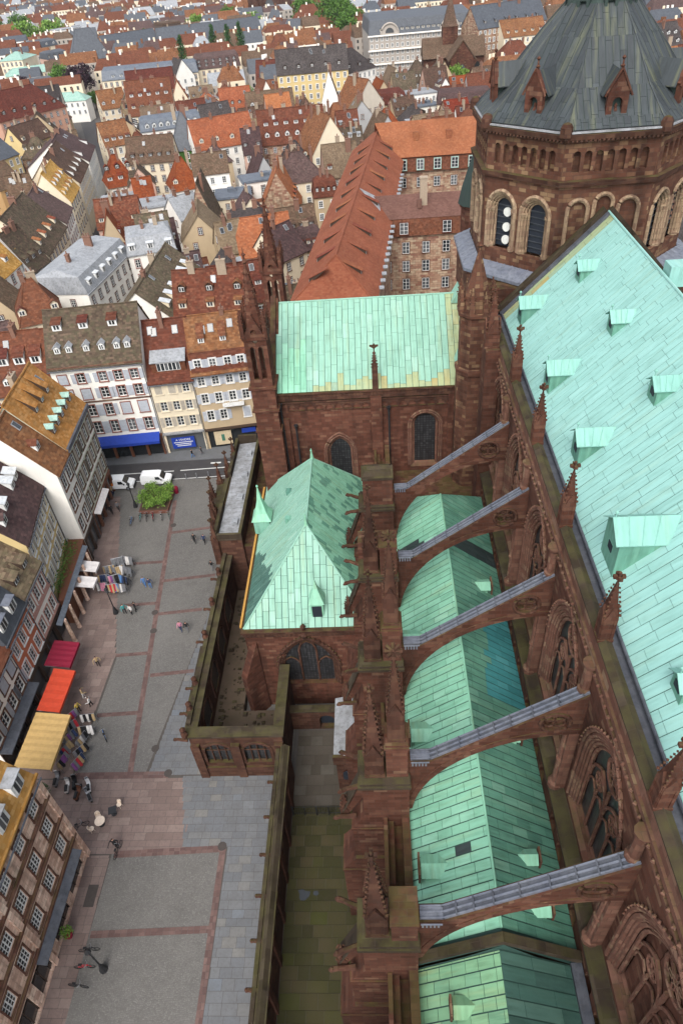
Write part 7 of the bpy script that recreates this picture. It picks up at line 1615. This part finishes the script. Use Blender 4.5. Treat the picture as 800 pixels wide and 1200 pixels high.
def person(label, x, y, ang, top, leg, pose='walk', bag=None, hair='hair'):
    key = (pose, top, leg, hair)
    if key not in PEO:
        me0, hz = PB[pose]; me = me0.copy()
        me.materials.clear()
        for mt in (top, leg, 'skin', hair, 'cl_black'): me.materials.append(MAT[mt])
        for p in me.polygons:
            c = p.center
            r = math.hypot(c.x, c.y)
            if c.z > hz + .725 or (c.z > hz + .62 and c.y > .0): i = 3
            elif c.z > hz + .54: i = 2
            elif c.z < .085: i = 4
            elif c.z < hz - .02 and abs(c.x) < .22: i = 1
            elif abs(c.x) > .2 and c.z < hz + .0: i = 2
            else: i = 0
            p.material_index = i
        PEO[key] = me
    o = place(PEO[key], 'person', None, (x, y, .012), ang); tag(o, label, 'person'); return o
PB = {'walk': mesh_person(dict(stride=.22, arm=.08)), 'stand': mesh_person(dict(stride=.03, arm=.12)), 'sit': mesh_person(dict(sit=True, arm=.3)), 'carry': mesh_person(dict(stride=.12, arm=.42))}
pp = [('person in black walking beside the pale green house, nearer the wall', -39.0, 74.0, .3, 'cl_black', 'cl_black', 'walk'), ('person in dark grey walking beside the pale green house, nearer the lamp', -38.2, 74.7, .2, 'cl_grey', 'cl_black', 'walk'),
 ('person in tan top standing by the orange stripe of the van', -40.1, 78.5, 1.5, 'cl_tan', 'cl_navy', 'stand'), ('person in black near the porch, left of a walking pair', -25.6, 67.2, .1, 'cl_black', 'cl_black', 'walk'),
 ('person in navy near the porch, right of a walking pair', -24.2, 67.0, -.1, 'cl_navy', 'cl_black', 'walk'), ('lone person in grey and black close to the gallery wall', -22.3, 61.9, 2.9, 'cl_black', 'cl_grey', 'walk'),
 ('person in light blue jeans walking right of the souvenir stand', -30.6, 59.4, .2, 'cl_blue', 'cl_blue', 'walk'), ('person in navy top with red bag beside the blue one', -29.8, 59.1, .4, 'cl_navy', 'cl_blue', 'carry'),
 ('person in teal and black below the souvenir stand', -32.0, 54.9, .8, 'cl_teal', 'cl_black', 'carry'), ('person in black and white below the souvenir stand', -31.1, 54.7, -.5, 'cl_white', 'cl_black', 'stand'), ('person in a black coat with bag below the souvenir stand', -30.7, 55.2, 2.4, 'cl_black', 'cl_black', 'carry'),
 ('person in pink top walking on the square centre right', -24.4, 51.9, .1, 'cl_pink', 'cl_navy', 'walk'), ('person in black walking beside the one in pink', -23.6, 51.8, .0, 'cl_black', 'cl_grey', 'walk'),
 ('lone person in tan jacket with dark bag near the maroon awning', -33.0, 47.1, .6, 'cl_tan', 'cl_black', 'carry'), ('person in tan bending by the awnings, topmost of three', -33.4, 42.9, 2.2, 'cl_tan', 'cl_white', 'carry'), ('person in black and white by the awnings, rightmost of three', -32.2, 41.8, -1.4, 'cl_white', 'cl_black', 'carry'),
 ('person in yellowish top by the awnings, lowest of three', -33.3, 41.1, 1.2, 'cl_yellow', 'cl_black', 'stand'), ('person in black pushing a bicycle on the pink slabs', -25.3, 26.8, .1, 'cl_black', 'cl_black', 'carry'), ('pedestrian in dark top and blue jeans passing the blue shop sign', -29.6, 87.0, 1.5, 'cl_black', 'cl_blue', 'walk'), ('dark dressed pedestrian before the poster shop window', -28.2, 87.6, -1.4, 'cl_black', 'cl_grey', 'walk')]
for a in pp: person(a[0], *a[1:6] , a[6]) if False else person(a[0], a[1], a[2], a[3], a[4], a[5], a[6])
def van(label, x, y, rz, stripe):
    r = tag(empty('van', (x, y, .012), rz, local=True), label, 'van')
    prof = [(-2.2, .35), (-2.25, 1.0), (-2.15, 1.75), (-1.9, 1.86), (.35, 1.86), (.75, 1.75), (1.35, 1.12), (2.05, .92), (2.22, .7), (2.2, .35)]
    m = MB()
    def ring(s_): return [(px, s_ * (.86 if pz < 1.15 else .86 - (pz - 1.15) * .16), pz) for px, pz in prof]
    a, b = ring(-1), ring(1); m.poly(a); m.poly(list(reversed(b)))
    for k in range(len(prof)): q = (k + 1) % len(prof); m.poly([a[q], a[k], b[k], b[q]])
    body = m.build('body', 'car_white', r)
    m = MB(); m.extr([(.80, -.70, 1.73), (1.34, -.76, 1.17), (1.34, .76, 1.17), (.80, .70, 1.73)], (.03, 0, .03)); m.build('windscreen', 'glass', r)
    for s_ in (-1, 1):
        m = MB(); y0 = s_ * .825; m.extr([(.05, y0, 1.15), (.95, y0, 1.15), (.62, y0 * .94, 1.62), (.05, y0 * .94, 1.62)], (0, s_ * .03, 0)); m.build('side_window', 'glass', r)
        m = MB(); m.box(.9, 1.05, min(s_ * .86, s_ * 1.05), max(s_ * .86, s_ * 1.05), 1.1, 1.28); m.build('wing_mirror', 'iron', r)
        m = MB(); m.box(2.1, 2.2, min(s_ * .45, s_ * .8), max(s_ * .45, s_ * .8), .66, .84); m.build('headlight', 'clock', r)
        for wx in (-1.35, 1.4):
            m = MB(); P = [(wx + .33 * math.cos(k * math.pi / 7), s_ * .9, .33 + .33 * math.sin(k * math.pi / 7)) for k in range(14)]; m.extr(P, (0, -s_ * .2, 0)); wh = m.build('wheel', 'rubber', r); m = MB(); m.extr([(wx + .2 * math.cos(k * math.pi / 5), s_ * .905, .33 + .2 * math.sin(k * math.pi / 5)) for k in range(10)], (0, s_ * .02, 0)); m.build('rim', 'steel', wh)
    if stripe: m = MB(); m.extr([(-1.9, -.872, .95), (-.7, -.872, .95), (-.7, -.83, 1.42), (-1.9, -.83, 1.42)], (0, -.015, 0)); m.build('side_panel', 'orange_paint', r)
    m = MB(); m.box(2.2, 2.28, -.8, .8, .32, .6); m.build('bumper', 'iron', r)
van('white delivery van with orange side panel at the house corner', -39.4, 80.2, .03, True); van('white delivery van half hidden behind the planted bush', -33.9, 81.0, .02, False)
# lamp posts
def lamp(label, x, y):
    r = tag(empty('street_lamp', (x, y, .012), 0, local=True), label, 'street lamp', 'street lamps on the square')
    m = MB(); m.lathe(0, 0, [(.34, 0), (.3, .35), (.18, .8), (.12, 1.1)], 8); m.build('base', 'iron', r); m = MB(); m.lathe(0, 0, [(.075, 1.1), (.06, 3.6), (.1, 3.7)], 8); m.build('post', 'iron', r)
    m = MB(); m.lathe(0, 0, [(.13, 3.7), (.23, 4.15), (.2, 4.2)], 6); m.build('lantern', 'glass', r); m = MB(); m.lathe(0, 0, [(.28, 4.2), (.15, 4.4), (.03, 4.55)], 6); m.build('cap', 'iron', r)
lamp('dark iron street lamp left of the planted bush', -35.9, 75.4); lamp('dark iron street lamp below the souvenir stand', -33.2, 55.0); lamp('dark iron street lamp between the lower bicycles', -23.7, 17.2)
for lb, x, y in (('steel bollard nearest the planter at the road edge', -29.6, 81.6), ('middle steel bollard at the road edge', -28.0, 81.7), ('steel bollard nearest the porch at the road edge', -26.2, 81.9)):
    m = MB(); m.lathe(x, y, [(.09, 0), (.08, .85), (.1, .9), (.06, 1.0)], 8); tag(m.build('bollard', 'steel'), lb, 'bollard', 'bollards at the road edge')
m = MB(); m.lathe(-30.4, 78.3, [(.28, 0), (.3, .8), (.36, .85), (.3, 1.1), (.05, 1.2)], 10); tag(m.build('litter_bin', 'awn_maroon'), 'round dark red litter bin at the right of the planted bush', 'litter bin')
def bicycle(label, x, y, rz, col='iron', group=None):
    r = tag(empty('bicycle', (x, y, .012), rz, local=True), label, 'bicycle', group)
    for wx in (-.52, .52):
        m = MB(); m.tube([(wx + .33 * math.cos(k * math.pi / 8), 0, .34 + .33 * math.sin(k * math.pi / 8)) for k in range(16)], .028, 5, 0, True)
        for k in range(6): m.tube([(wx, 0, .34), (wx + .32 * math.cos(k * math.pi / 3), 0, .34 + .32 * math.sin(k * math.pi / 3))], .008, 3)
        m.build('wheel', 'rubber', r)
    m = MB()
    for p, q in (((-.52, .34), (-.1, .32)), ((-.1, .32), (-.2, .82)), ((-.52, .34), (-.2, .8)), ((-.2, .76), (.34, .78)), ((-.1, .32), (.36, .72)), ((.32, .95), (.52, .34))): m.tube([(p[0], 0, p[1]), (q[0], 0, q[1])], .025, 5)
    m.build('frame', col, r); m = MB(); m.tube([(.2, -.28, 1.0), (.32, -.1, 1.0), (.32, .1, 1.0), (.2, .28, 1.0)], .02, 5); m.build('handlebar', 'steel', r); m = MB(); m.taper(-.22, 0, .84, .92, .15, .05, .13, .08); m.build('saddle', 'rubber', r)
for k, (x, cl, nm) in enumerate(((-35.5, 'cl_blue', 'blue bicycle standing apart left of the bicycle row by the planter'), (-34.4, 'cl_teal', 'leftmost teal bicycle in the row by the planter'), (-33.5, 'cl_black', 'black bicycle second in the row by the planter'), (-32.6, 'cl_red', 'dark red bicycle third in the row by the planter'), (-31.4, 'cl_white', 'white bicycle fourth in the row by the planter'), (-30.3, 'cl_green', 'green bicycle at the right end of the row by the planter'))):
    bicycle(nm, x, 72.6 + (k == 0) * -.8, 1.5 + .1 * k, cl, 'bicycles by the planter')
bicycle('dark bicycle leaning near the stone house corner', -29.2, 28.6, .5, 'iron'); bicycle('bicycle pushed by the person in black', -25.0, 26.4, 1.4, 'iron'); bicycle('bicycle at the lower left, above the red one', -25.2, 18.5, .1, 'iron'); bicycle('red bicycle by the lower street lamp', -25.2, 17.3, .05, 'cl_red'); bicycle('lowest black bicycle on the square', -25.3, 16.0, -.1, 'iron'); bicycle('bicycle lying on the cobbles right of the terrace', -29.6, 38.0, 2.1, 'cl_blue')
# planter with bush
pl = tag(empty('planter', (-32.6, 76.2, 0)), 'square planter full of bushy bright green shrubs between vans and bicycles', 'planter')
m = MB(); m.box(-34.9, -30.7, 73.7, 79.2, 0, .55); m.box(-34.8, -30.8, 73.8, 79.1, .5, .6, 1); m.build('box', ['planter_box', 'soil'], pl)
def leaf_cloud(mb, c, r, n, a0, a1, rn, flat=1.0):
    for k in range(n):
        d = Vector((rn.gauss(0, 1), rn.gauss(0, 1), rn.gauss(0, 1))).normalized() * (rn.random() ** .45); p = Vector(c) + Vector((d.x * r, d.y * r, d.z * r * flat)); a = rn.uniform(a0, a1)
        u = Vector((rn.gauss(0, 1), rn.gauss(0, 1), rn.gauss(0, 1))).normalized(); w_ = u.cross(Vector((rn.gauss(0, 1), rn.gauss(0, 1), rn.gauss(0, 1)))).normalized()
        mb.poly([p - u * a, p - w_ * a * .5, p + u * a, p + w_ * a * .5])
rn = random.Random(8); m = MB()
for k in range(42):
    x, y = rn.uniform(-34.9, -30.8), rn.uniform(73.9, 79.2); leaf_cloud(m, (x, y, rn.uniform(.9, 2.0)), rn.uniform(.5, .95), 110, .07, .16, rn)
m.build('foliage', 'leaf_light', pl)
m = MB()
for k in range(14): x, y = rn.uniform(-34.6, -31), rn.uniform(74.2, 78.8); m.tube([(x, y, .5), (x + rn.uniform(-.3, .3), y + rn.uniform(-.3, .3), 2.0)], .03, 4)
m.build('stems', 'bark', pl)
pot = tag(empty('flower_pot', (-27.3, 19.6, 0)), 'round green shrub in a dark red pot at the stone house wall', 'plant pot'); m = MB(); m.lathe(-27.3, 19.6, [(.25, 0), (.36, .5), (.38, .55)], 10); m.build('pot', 'awn_maroon', pot); m = MB(); leaf_cloud(m, (-27.3, 19.6, 1.0), .55, 260, .06, .12, rn); m.build('foliage', 'leaf_light', pot)
pot = tag(empty('flower_pot', (-33.6, 31.6, 0)), 'dark green shrub in a pot below the sand coloured awning', 'plant pot'); m = MB(); m.lathe(-33.6, 31.6, [(.3, 0), (.4, .5), (.42, .55)], 10); m.build('pot', 'planter_box', pot); m = MB(); leaf_cloud(m, (-33.6, 31.6, 1.3), .8, 380, .07, .14, rn); m.build('foliage', 'leaf_dark', pot)
# souvenir stand: racks hung with cloth and cards
CLS = ['cl_white', 'cl_grey', 'cl_red', 'cl_grey', 'cl_purple', 'cl_pink', 'cl_navy', 'cl_tan', 'cl_tan', 'cl_black', 'steel', 'cl_grey', 'cl_grey', 'steel', 'cl_black']
def rack(label, x, y, rz, n, mats, group, h=1.7, L=1.5):
    r = tag(empty('souvenir_rack', (x, y, .012), rz, local=True), label, 'rack', group)
    m = MB()
    for s_ in (-1, 1): m.tube([(s_ * L / 2, -.3, 0), (s_ * L / 2, 0, h), (s_ * L / 2, .3, 0)], .025, 5)
    m.tube([(-L / 2, 0, h), (L / 2, 0, h)], .025, 5); m.tube([(-L / 2, -.25, h * .45), (L / 2, -.25, h * .45)], .02, 5); m.build('frame', 'steel', r)
    for k in range(n):
        cx = -L / 2 + L * (k + .5) / n; w = L / n * .85; m = MB(); a = rn.uniform(.05, .3); z0 = rn.uniform(.45, .8)
        m.extr([(cx - w / 2, -.03, h - .02), (cx + w / 2, -.03, h - .02), (cx + w / 2 + .03, -.12 - a, z0), (cx, -.2 - a, z0 - .06), (cx - w / 2 - .03, -.12 - a, z0)], (0, .05, 0)); m.extr([(cx - w / 2, .03, h - .02), (cx + w / 2, .03, h - .02), (cx + w / 2, .12 + a, z0), (cx - w / 2, .12 + a, z0)], (0, -.05, 0))
        m.build('hanging_cloth', rn.choice(mats), r)
k = 0
wh = ['topmost', 'upper left', 'upper right', 'middle left', 'middle', 'middle right', 'lower left', 'lower middle', 'lower right', 'lowest', 'striped lowest left']
for (x, y, rz, ms) in ((-34.9, 63.0, .3, ['cl_grey', 'steel']), (-33.6, 63.2, -.2, ['cl_grey', 'cl_white', 'steel']), (-35.6, 61.6, .2, ['cl_grey', 'cl_tan', 'steel']), (-34.2, 61.5, .5, ['cl_white', 'cl_tan', 'cl_grey']), (-33.2, 61.3, -.3, ['cl_white', 'cl_grey', 'steel']), (-35.8, 60.0, .1, ['cl_grey', 'cl_navy', 'cl_tan']), (-34.4, 59.9, .3, ['cl_purple', 'cl_grey', 'cl_pink', 'cl_black']), (-33.1, 59.7, -.4, ['cl_navy', 'cl_grey', 'cl_blue', 'cl_black']), (-35.6, 58.6, .0, ['cl_pink', 'cl_white', 'cl_grey']), (-34.3, 58.3, .2, ['cl_red', 'cl_tan', 'cl_black', 'cl_grey']), (-33.2, 58.3, -.2, ['cl_grey', 'cl_blue', 'cl_white'])):
    rack('%s rack of coloured cloths in the souvenir cluster on the square' % wh[k], x, y, rz, 6, ms, 'souvenir racks on the square'); k += 1
wh = ['first from the top, by the awning', 'first from the top, by the cobbles', 'second from the top, by the awning', 'second from the top, by the cobbles', 'third from the top, by the awning', 'third from the top, by the cobbles', 'fourth from the top, by the awning', 'fourth from the top, by the cobbles', 'fifth from the top, by the awning', 'fifth from the top, by the cobbles']
for k, (x, y, rz) in enumerate(((-33.6, 40.0, .9), (-31.7, 39.8, .1), (-33.3, 38.8, .7), (-31.5, 38.4, .15), (-33.0, 37.5, 1.0), (-31.6, 37.2, 1.2), (-32.9, 36.2, 1.2), (-31.3, 36.0, .9), (-32.8, 34.9, 1.3), (-31.2, 34.8, 1.1))):
    rack('goods rack beside the sand awning, %s' % wh[k], x, y, rz, 5, CLS if k not in (1, 3) else ['cl_tan', 'cl_white', 'cl_black'], 'goods racks by the sand awning', 1.5, 1.5)
# scooters
def scooter(label, x, y, rz, col):
    r = tag(empty('scooter', (x, y, .012), rz, local=True), label, 'scooter', 'parked scooters')
    for wx in (-.6, .62): m = MB(); m.extr([(wx + .26 * math.cos(k * math.pi / 7), -.06, .26 + .26 * math.sin(k * math.pi / 7)) for k in range(14)], (0, .12, 0)); m.build('wheel', 'rubber', r)
    m = MB(); m.extr([(-.85, 0, .45), (-.2, 0, .3), (.3, 0, .28), (.5, 0, .55), (.42, 0, 1.0), (.34, 0, 1.0), (.3, 0, .55), (.1, 0, .4), (-.15, 0, .45), (-.2, 0, .72), (-.85, 0, .78)], (0, .34, 0)); 
    for i_, v_ in enumerate(m.v): m.v[i_] = (v_[0], v_[1] - .17, v_[2])
    m.build('body', col, r); m = MB(); m.taper(-.5, 0, .76, .9, .36, .15, .3, .12); m.build('seat', 'rubber', r); m = MB(); m.tube([(.3, -.3, 1.05), (.38, 0, 1.02), (.3, .3, 1.05)], .025, 5); m.build('handlebar', 'iron', r); m = MB(); m.extr([(.5, -.2, .6), (.5, .2, .6), (.36, .14, 1.25), (.36, -.14, 1.25)], (.03, 0, .02)); m.build('windshield', 'steel', r)
for lb, x, y, rz, c in (('grey scooter at the left of the parked scooters', -33.0, 33.3, 1.7, 'cl_grey'), ('white scooter second of the parked scooters', -31.7, 32.6, 1.8, 'cl_white'), ('black scooter between the white and brown ones', -31.1, 32.9, 1.9, 'cl_black'), ('brown scooter in the middle of the parked scooters', -30.4, 31.9, 1.6, 'brown_door'), ('white scooter at the right of the parked scooters', -29.6, 32.6, 2.0, 'car_white'), ('silver scooter lowest right of the parked scooters', -29.3, 31.6, 2.2, 'steel')): scooter(lb, x, y, rz, c)
# cafe furniture
def chair(label, x, y, rz, mat):
    r = tag(empty('chair', (x, y, .012), rz, local=True), label, 'chair', 'loose cafe chairs'); m = MB(); m.lathe(0, 0, [(.24, .42), (.26, .45), (.24, .48)], 10); m.build('seat', mat, r)
    m = MB(); m.extr([(.24 * math.cos(a), .24 * math.sin(a), .5) for a in [math.pi * (.05 + .9 * k / 8) for k in range(9)]] + [(.20 * math.cos(a), .20 * math.sin(a), .5) for a in [math.pi * (.95 - .9 * k / 8) for k in range(9)]], (0, .06, .38)); m.build('backrest', mat, r)
    for a in range(4): m = MB(); q = a * math.pi / 2 + .78; m.tube([(.17 * math.cos(q), .17 * math.sin(q), .43), (.25 * math.cos(q), .25 * math.sin(q), 0)], .018, 4); m.build('leg', mat, r)
def table(label, x, y, rz, mat, rad, sq=False):
    r = tag(empty('cafe_table', (x, y, .012), rz, local=True), label, 'table', 'loose cafe tables'); m = MB()
    m.lathe(0, 0, [(rad, .7), (rad, .74)], 4 if sq else 14, 0, .785); m.build('tabletop', mat, r); m = MB(); m.lathe(0, 0, [(.05, .05), (.04, .7)], 6); m.build('column', 'iron', r); m = MB(); m.lathe(0, 0, [(.28, 0), (.26, .04), (.06, .08)], 10); m.build('foot', 'iron', r)
table('round cream cafe table on the pink slabs', -27.3, 28.9, 0, 'white_furn', .48); table('dark square cafe table on the pink slabs', -26.4, 29.9, .3, 'iron', .52, True); chair('cream chair above the round cream table', -27.7, 29.5, .4, 'white_furn'); chair('cream chair below the round cream table', -28.0, 28.3, 2.4, 'white_furn'); chair('cream chair beside the dark square table', -26.0, 30.6, -.4, 'white_furn')
# shop lettering
def text(body, size, parent, loc, mat, rotx=math.pi / 2):
    cu = bpy.data.curves.new('lettering', 'FONT'); cu.body = body; cu.size = size; cu.extrude = .01; cu.align_x = 'CENTER'; o = bpy.data.objects.new('lettering', cu); COL.objects.link(o)
    dg = bpy.context.evaluated_depsgraph_get(); me = bpy.data.meshes.new_from_object(o.evaluated_get(dg)); bpy.data.objects.remove(o); me.materials.clear(); me.materials.append(MAT[mat])
    t_ = bpy.data.objects.new('lettering', me); COL.objects.link(t_); t_.parent = parent; t_.rotation_euler = (rotx, 0, 0); po_ = OFF[parent.name]; t_.location = (loc[0] - po_[0], loc[1] - po_[1], loc[2] - po_[2]); return t_
text('A VENDRE', .5, sgn, (2.8, -.13, 2.3), 'paint_white')
for z, a, b in ((1.95, 1.3, 4.3), (1.62, 1.5, 4.0), (1.3, 1.7, 3.9)): m = MB(); m.box(a, b, -.135, -.12, z, z + .12); m.build('print_line', 'paint_white', sgn)
# ================================================================== TREES
def tree_proto(kindn, h, r, leafm, seed):
    rn = random.Random(seed); tr = MB(); cr = MB()
    tr.tube([(0, 0, 0), (.1, .05, h * .25), (0, .1, h * .55), (.1, 0, h * .85)], [h * .022 + .1, h * .018 + .06, h * .012, .04], 7)
    if kindn == 'poplar':
        for k in range(46):
            z = h * (.12 + .86 * k / 46); rr = r * (.35 + .75 * math.sin(math.pi * min(.96, (k + 4) / 50)) ** .8); a = rn.random() * 6.28
            leaf_cloud(cr, (math.cos(a) * rr * .45, math.sin(a) * rr * .45, z), rr * .7, 60, .22, .45, rn, 1.7)
        for k in range(10): a = rn.random() * 6.28; z = h * rn.uniform(.2, .7); tr.tube([(0, 0, z), (math.cos(a) * r * .5, math.sin(a) * r * .5, z + h * .12)], [.08, .03], 4)
    else:
        for k in range(9): a = k * 2.4; z = h * rn.uniform(.28, .5); tr.tube([(0, 0, z), (math.cos(a) * r * .5, math.sin(a) * r * .5, z + h * .2), (math.cos(a) * r * .8, math.sin(a) * r * .8, z + h * .32)], [.14, .08, .03], 5)
        for k in range(34):
            d = Vector((rn.gauss(0, 1), rn.gauss(0, 1), rn.gauss(0, .8))).normalized() * rn.uniform(.35, .9); leaf_cloud(cr, (d.x * r, d.y * r, h * .62 + d.z * h * .34), r * rn.uniform(.26, .44), 105, .22, .5, rn, .85)
    return tr.data('trunk', 'bark', (0, 0, 0)), cr.data('crown', leafm, (0, 0, 0))
PROTO = {'poplar': tree_proto('poplar', 24, 2.2, 'leaf_dark', 1), 'round': tree_proto('round', 13, 5.2, 'leaf', 2), 'light': tree_proto('round', 12, 5.0, 'leaf_light', 3), 'purple': tree_proto('round', 14, 5.2, 'leaf_purple', 4)}
def tree(kd, label, x, y, s_=1.0, rz=0.0):
    r = tag(empty('poplar_tree' if kd == 'poplar' else 'tree', (x, y, 0), rz, local=True), label, 'tree', 'town trees'); r.scale = (s_,) * 3
    for nm, me in zip(('trunk', 'crown'), PROTO[kd]): o = place(me, nm, r, (0, 0, 0))
for i, (kd, lb, x, y, s_) in enumerate([('poplar', 'tall dark poplar standing alone left of the other three poplars', -94.5, 420, 1.1), ('poplar', 'poplar left of a close row of three', -84, 456, 1.12), ('poplar', 'poplar in the middle of a row of three', -75.5, 457, 1.1), ('poplar', 'poplar right of a close row of three', -67.5, 450, 1.15),
   ('purple', 'dark purple leaved tree before the slate pavilion', -146, 407, 1.55), ('round', 'green tree left of the purple leaved one', -159, 417, 1.5), ('round', 'small green tree by the street end at the left', -137, 394, .7), ('light', 'bright green round tree before the brown church', 39, 357, 1.15), ('purple', 'dark reddish tree at the left edge by the green copper roof', -183, 418, 1.2), ('round', 'green tree at the left edge below the copper roofed hall', -172, 396, 1.1),
   ('light', 'large pale green tree near the top left, left of a twin', -268, 655, 2.2), ('light', 'large pale green tree near the top left, right of a twin', -250, 662, 2.1), ('round', 'green tree at the top left edge', -310, 690, 2.2), ('round', 'green tree second from the top left edge', -290, 700, 2.1), ('light', 'small bright tree before the cream mansard block, left one', -92, 372, .75), ('light', 'small bright tree before the cream mansard block, right one', -80, 372, .75), ('round', 'tree between the far church and the grey block', -24, 600, 2.2), ('round', 'dark green tree left of the grey block', -14, 560, 2.2), ('round', 'dark green tree nearest the grey block', -7, 530, 1.9), ('round', 'green tree behind the yellow block', -44, 640, 2.2), ('light', 'green tree right of the grey block near the tower', 88, 470, 1.0), ('round', 'dark tree at the top right corner', 190, 520, 1.8), ('round', 'dark tree beside the top right corner', 172, 540, 1.8), ('light', 'green bush-like tree before the dark roof at the right edge', 110, 322, .8), ('light', 'small green tree among the middle roofs', -46, 318, .8), ('light', 'small green tree beside the long dark roof', -58, 376, .8), ('round', 'green tree among roofs left of the poplars', -150, 560, 1.5), ('light', 'pale green tree above the slate barracks', -128, 640, 1.8), ('round', 'green tree above the slate barracks at right', -104, 650, 1.8), ('light', 'pale tree above the three poplars', -84, 640, 1.7)]): tree(kd, lb, x, y, s_, i * 1.3)
rn = random.Random(12); m = MB()
for k in range(330):
    y = rn.uniform(620, 1700); x = rn.uniform(-.44, .34) * y
    if vis(x, y, 8): leaf_cloud(m, (x, y, rn.uniform(5, 9)), rn.uniform(6, 13), 46, 1.4, 3.2, rn, .75)
kind(m.build('distant_trees', 'leaf'), 'stuff', 'scattered green tree tops among the far roofs')
# cars parked in the canyon street
for i, (x, y) in enumerate(((-74.2, 200), (-75.6, 206), (-77.0, 212), (-79.5, 222), (-82, 231), (-84.5, 240))):
    m = MB(); r = tag(empty('parked_car', (x + 3.0, y, .012), 1.8, local=True), '%s pale car parked in the narrow far street' % ['nearest', 'second', 'third', 'fourth', 'fifth', 'farthest'][i], 'car', 'cars in the far street')
    pr = [(-2, .3), (-2, .85), (-1.6, .95), (-1.1, 1.45), (.4, 1.45), (1.0, .95), (2, .8), (2, .3)]; m.extr([(a, -.8, b) for a, b in pr], (0, 1.6, 0)); m.build('body', ['car_white', 'steel', 'car_white', 'cl_blue', 'steel', 'car_white'][i], r)
    m = MB(); m.extr([(-1.0, -.82, 1.0), (.6, -.82, 1.0), (.3, -.82, 1.38), (-.9, -.82, 1.38)], (0, 1.64, 0)); m.build('windows', 'glass', r)
    for wx in (-1.25, 1.25): m = MB(); m.extr([(wx + .32 * math.cos(k * .785), -.85, .32 + .32 * math.sin(k * .785)) for k in range(8)], (0, 1.7, 0)); m.build('wheels', 'rubber', r)

# ================================================================== HAZE over the far town
hz_ = MB(); hz_.box(-1600, 1600, -350, 2600, -1.5, 75); hzo = hz_.build('haze', 'paint_white'); hzo.data.materials.clear()
hm = bpy.data.materials.new('haze'); hm.use_nodes = True; hn = hm.node_tree.nodes
for n_ in list(hn): hn.remove(n_)
ho = hn.new('ShaderNodeOutputMaterial'); hv = hn.new('ShaderNodeVolumePrincipled'); hv.inputs['Color'].default_value = (.86, .90, .96, 1); hv.inputs['Density'].default_value = .00005; hv.inputs['Anisotropy'].default_value = .2
hm.node_tree.links.new(hv.outputs[0], ho.inputs['Volume']); hzo.data.materials.append(hm); hzo['kind'] = 'stuff'; hzo['label'] = 'thin pale haze over the whole town'
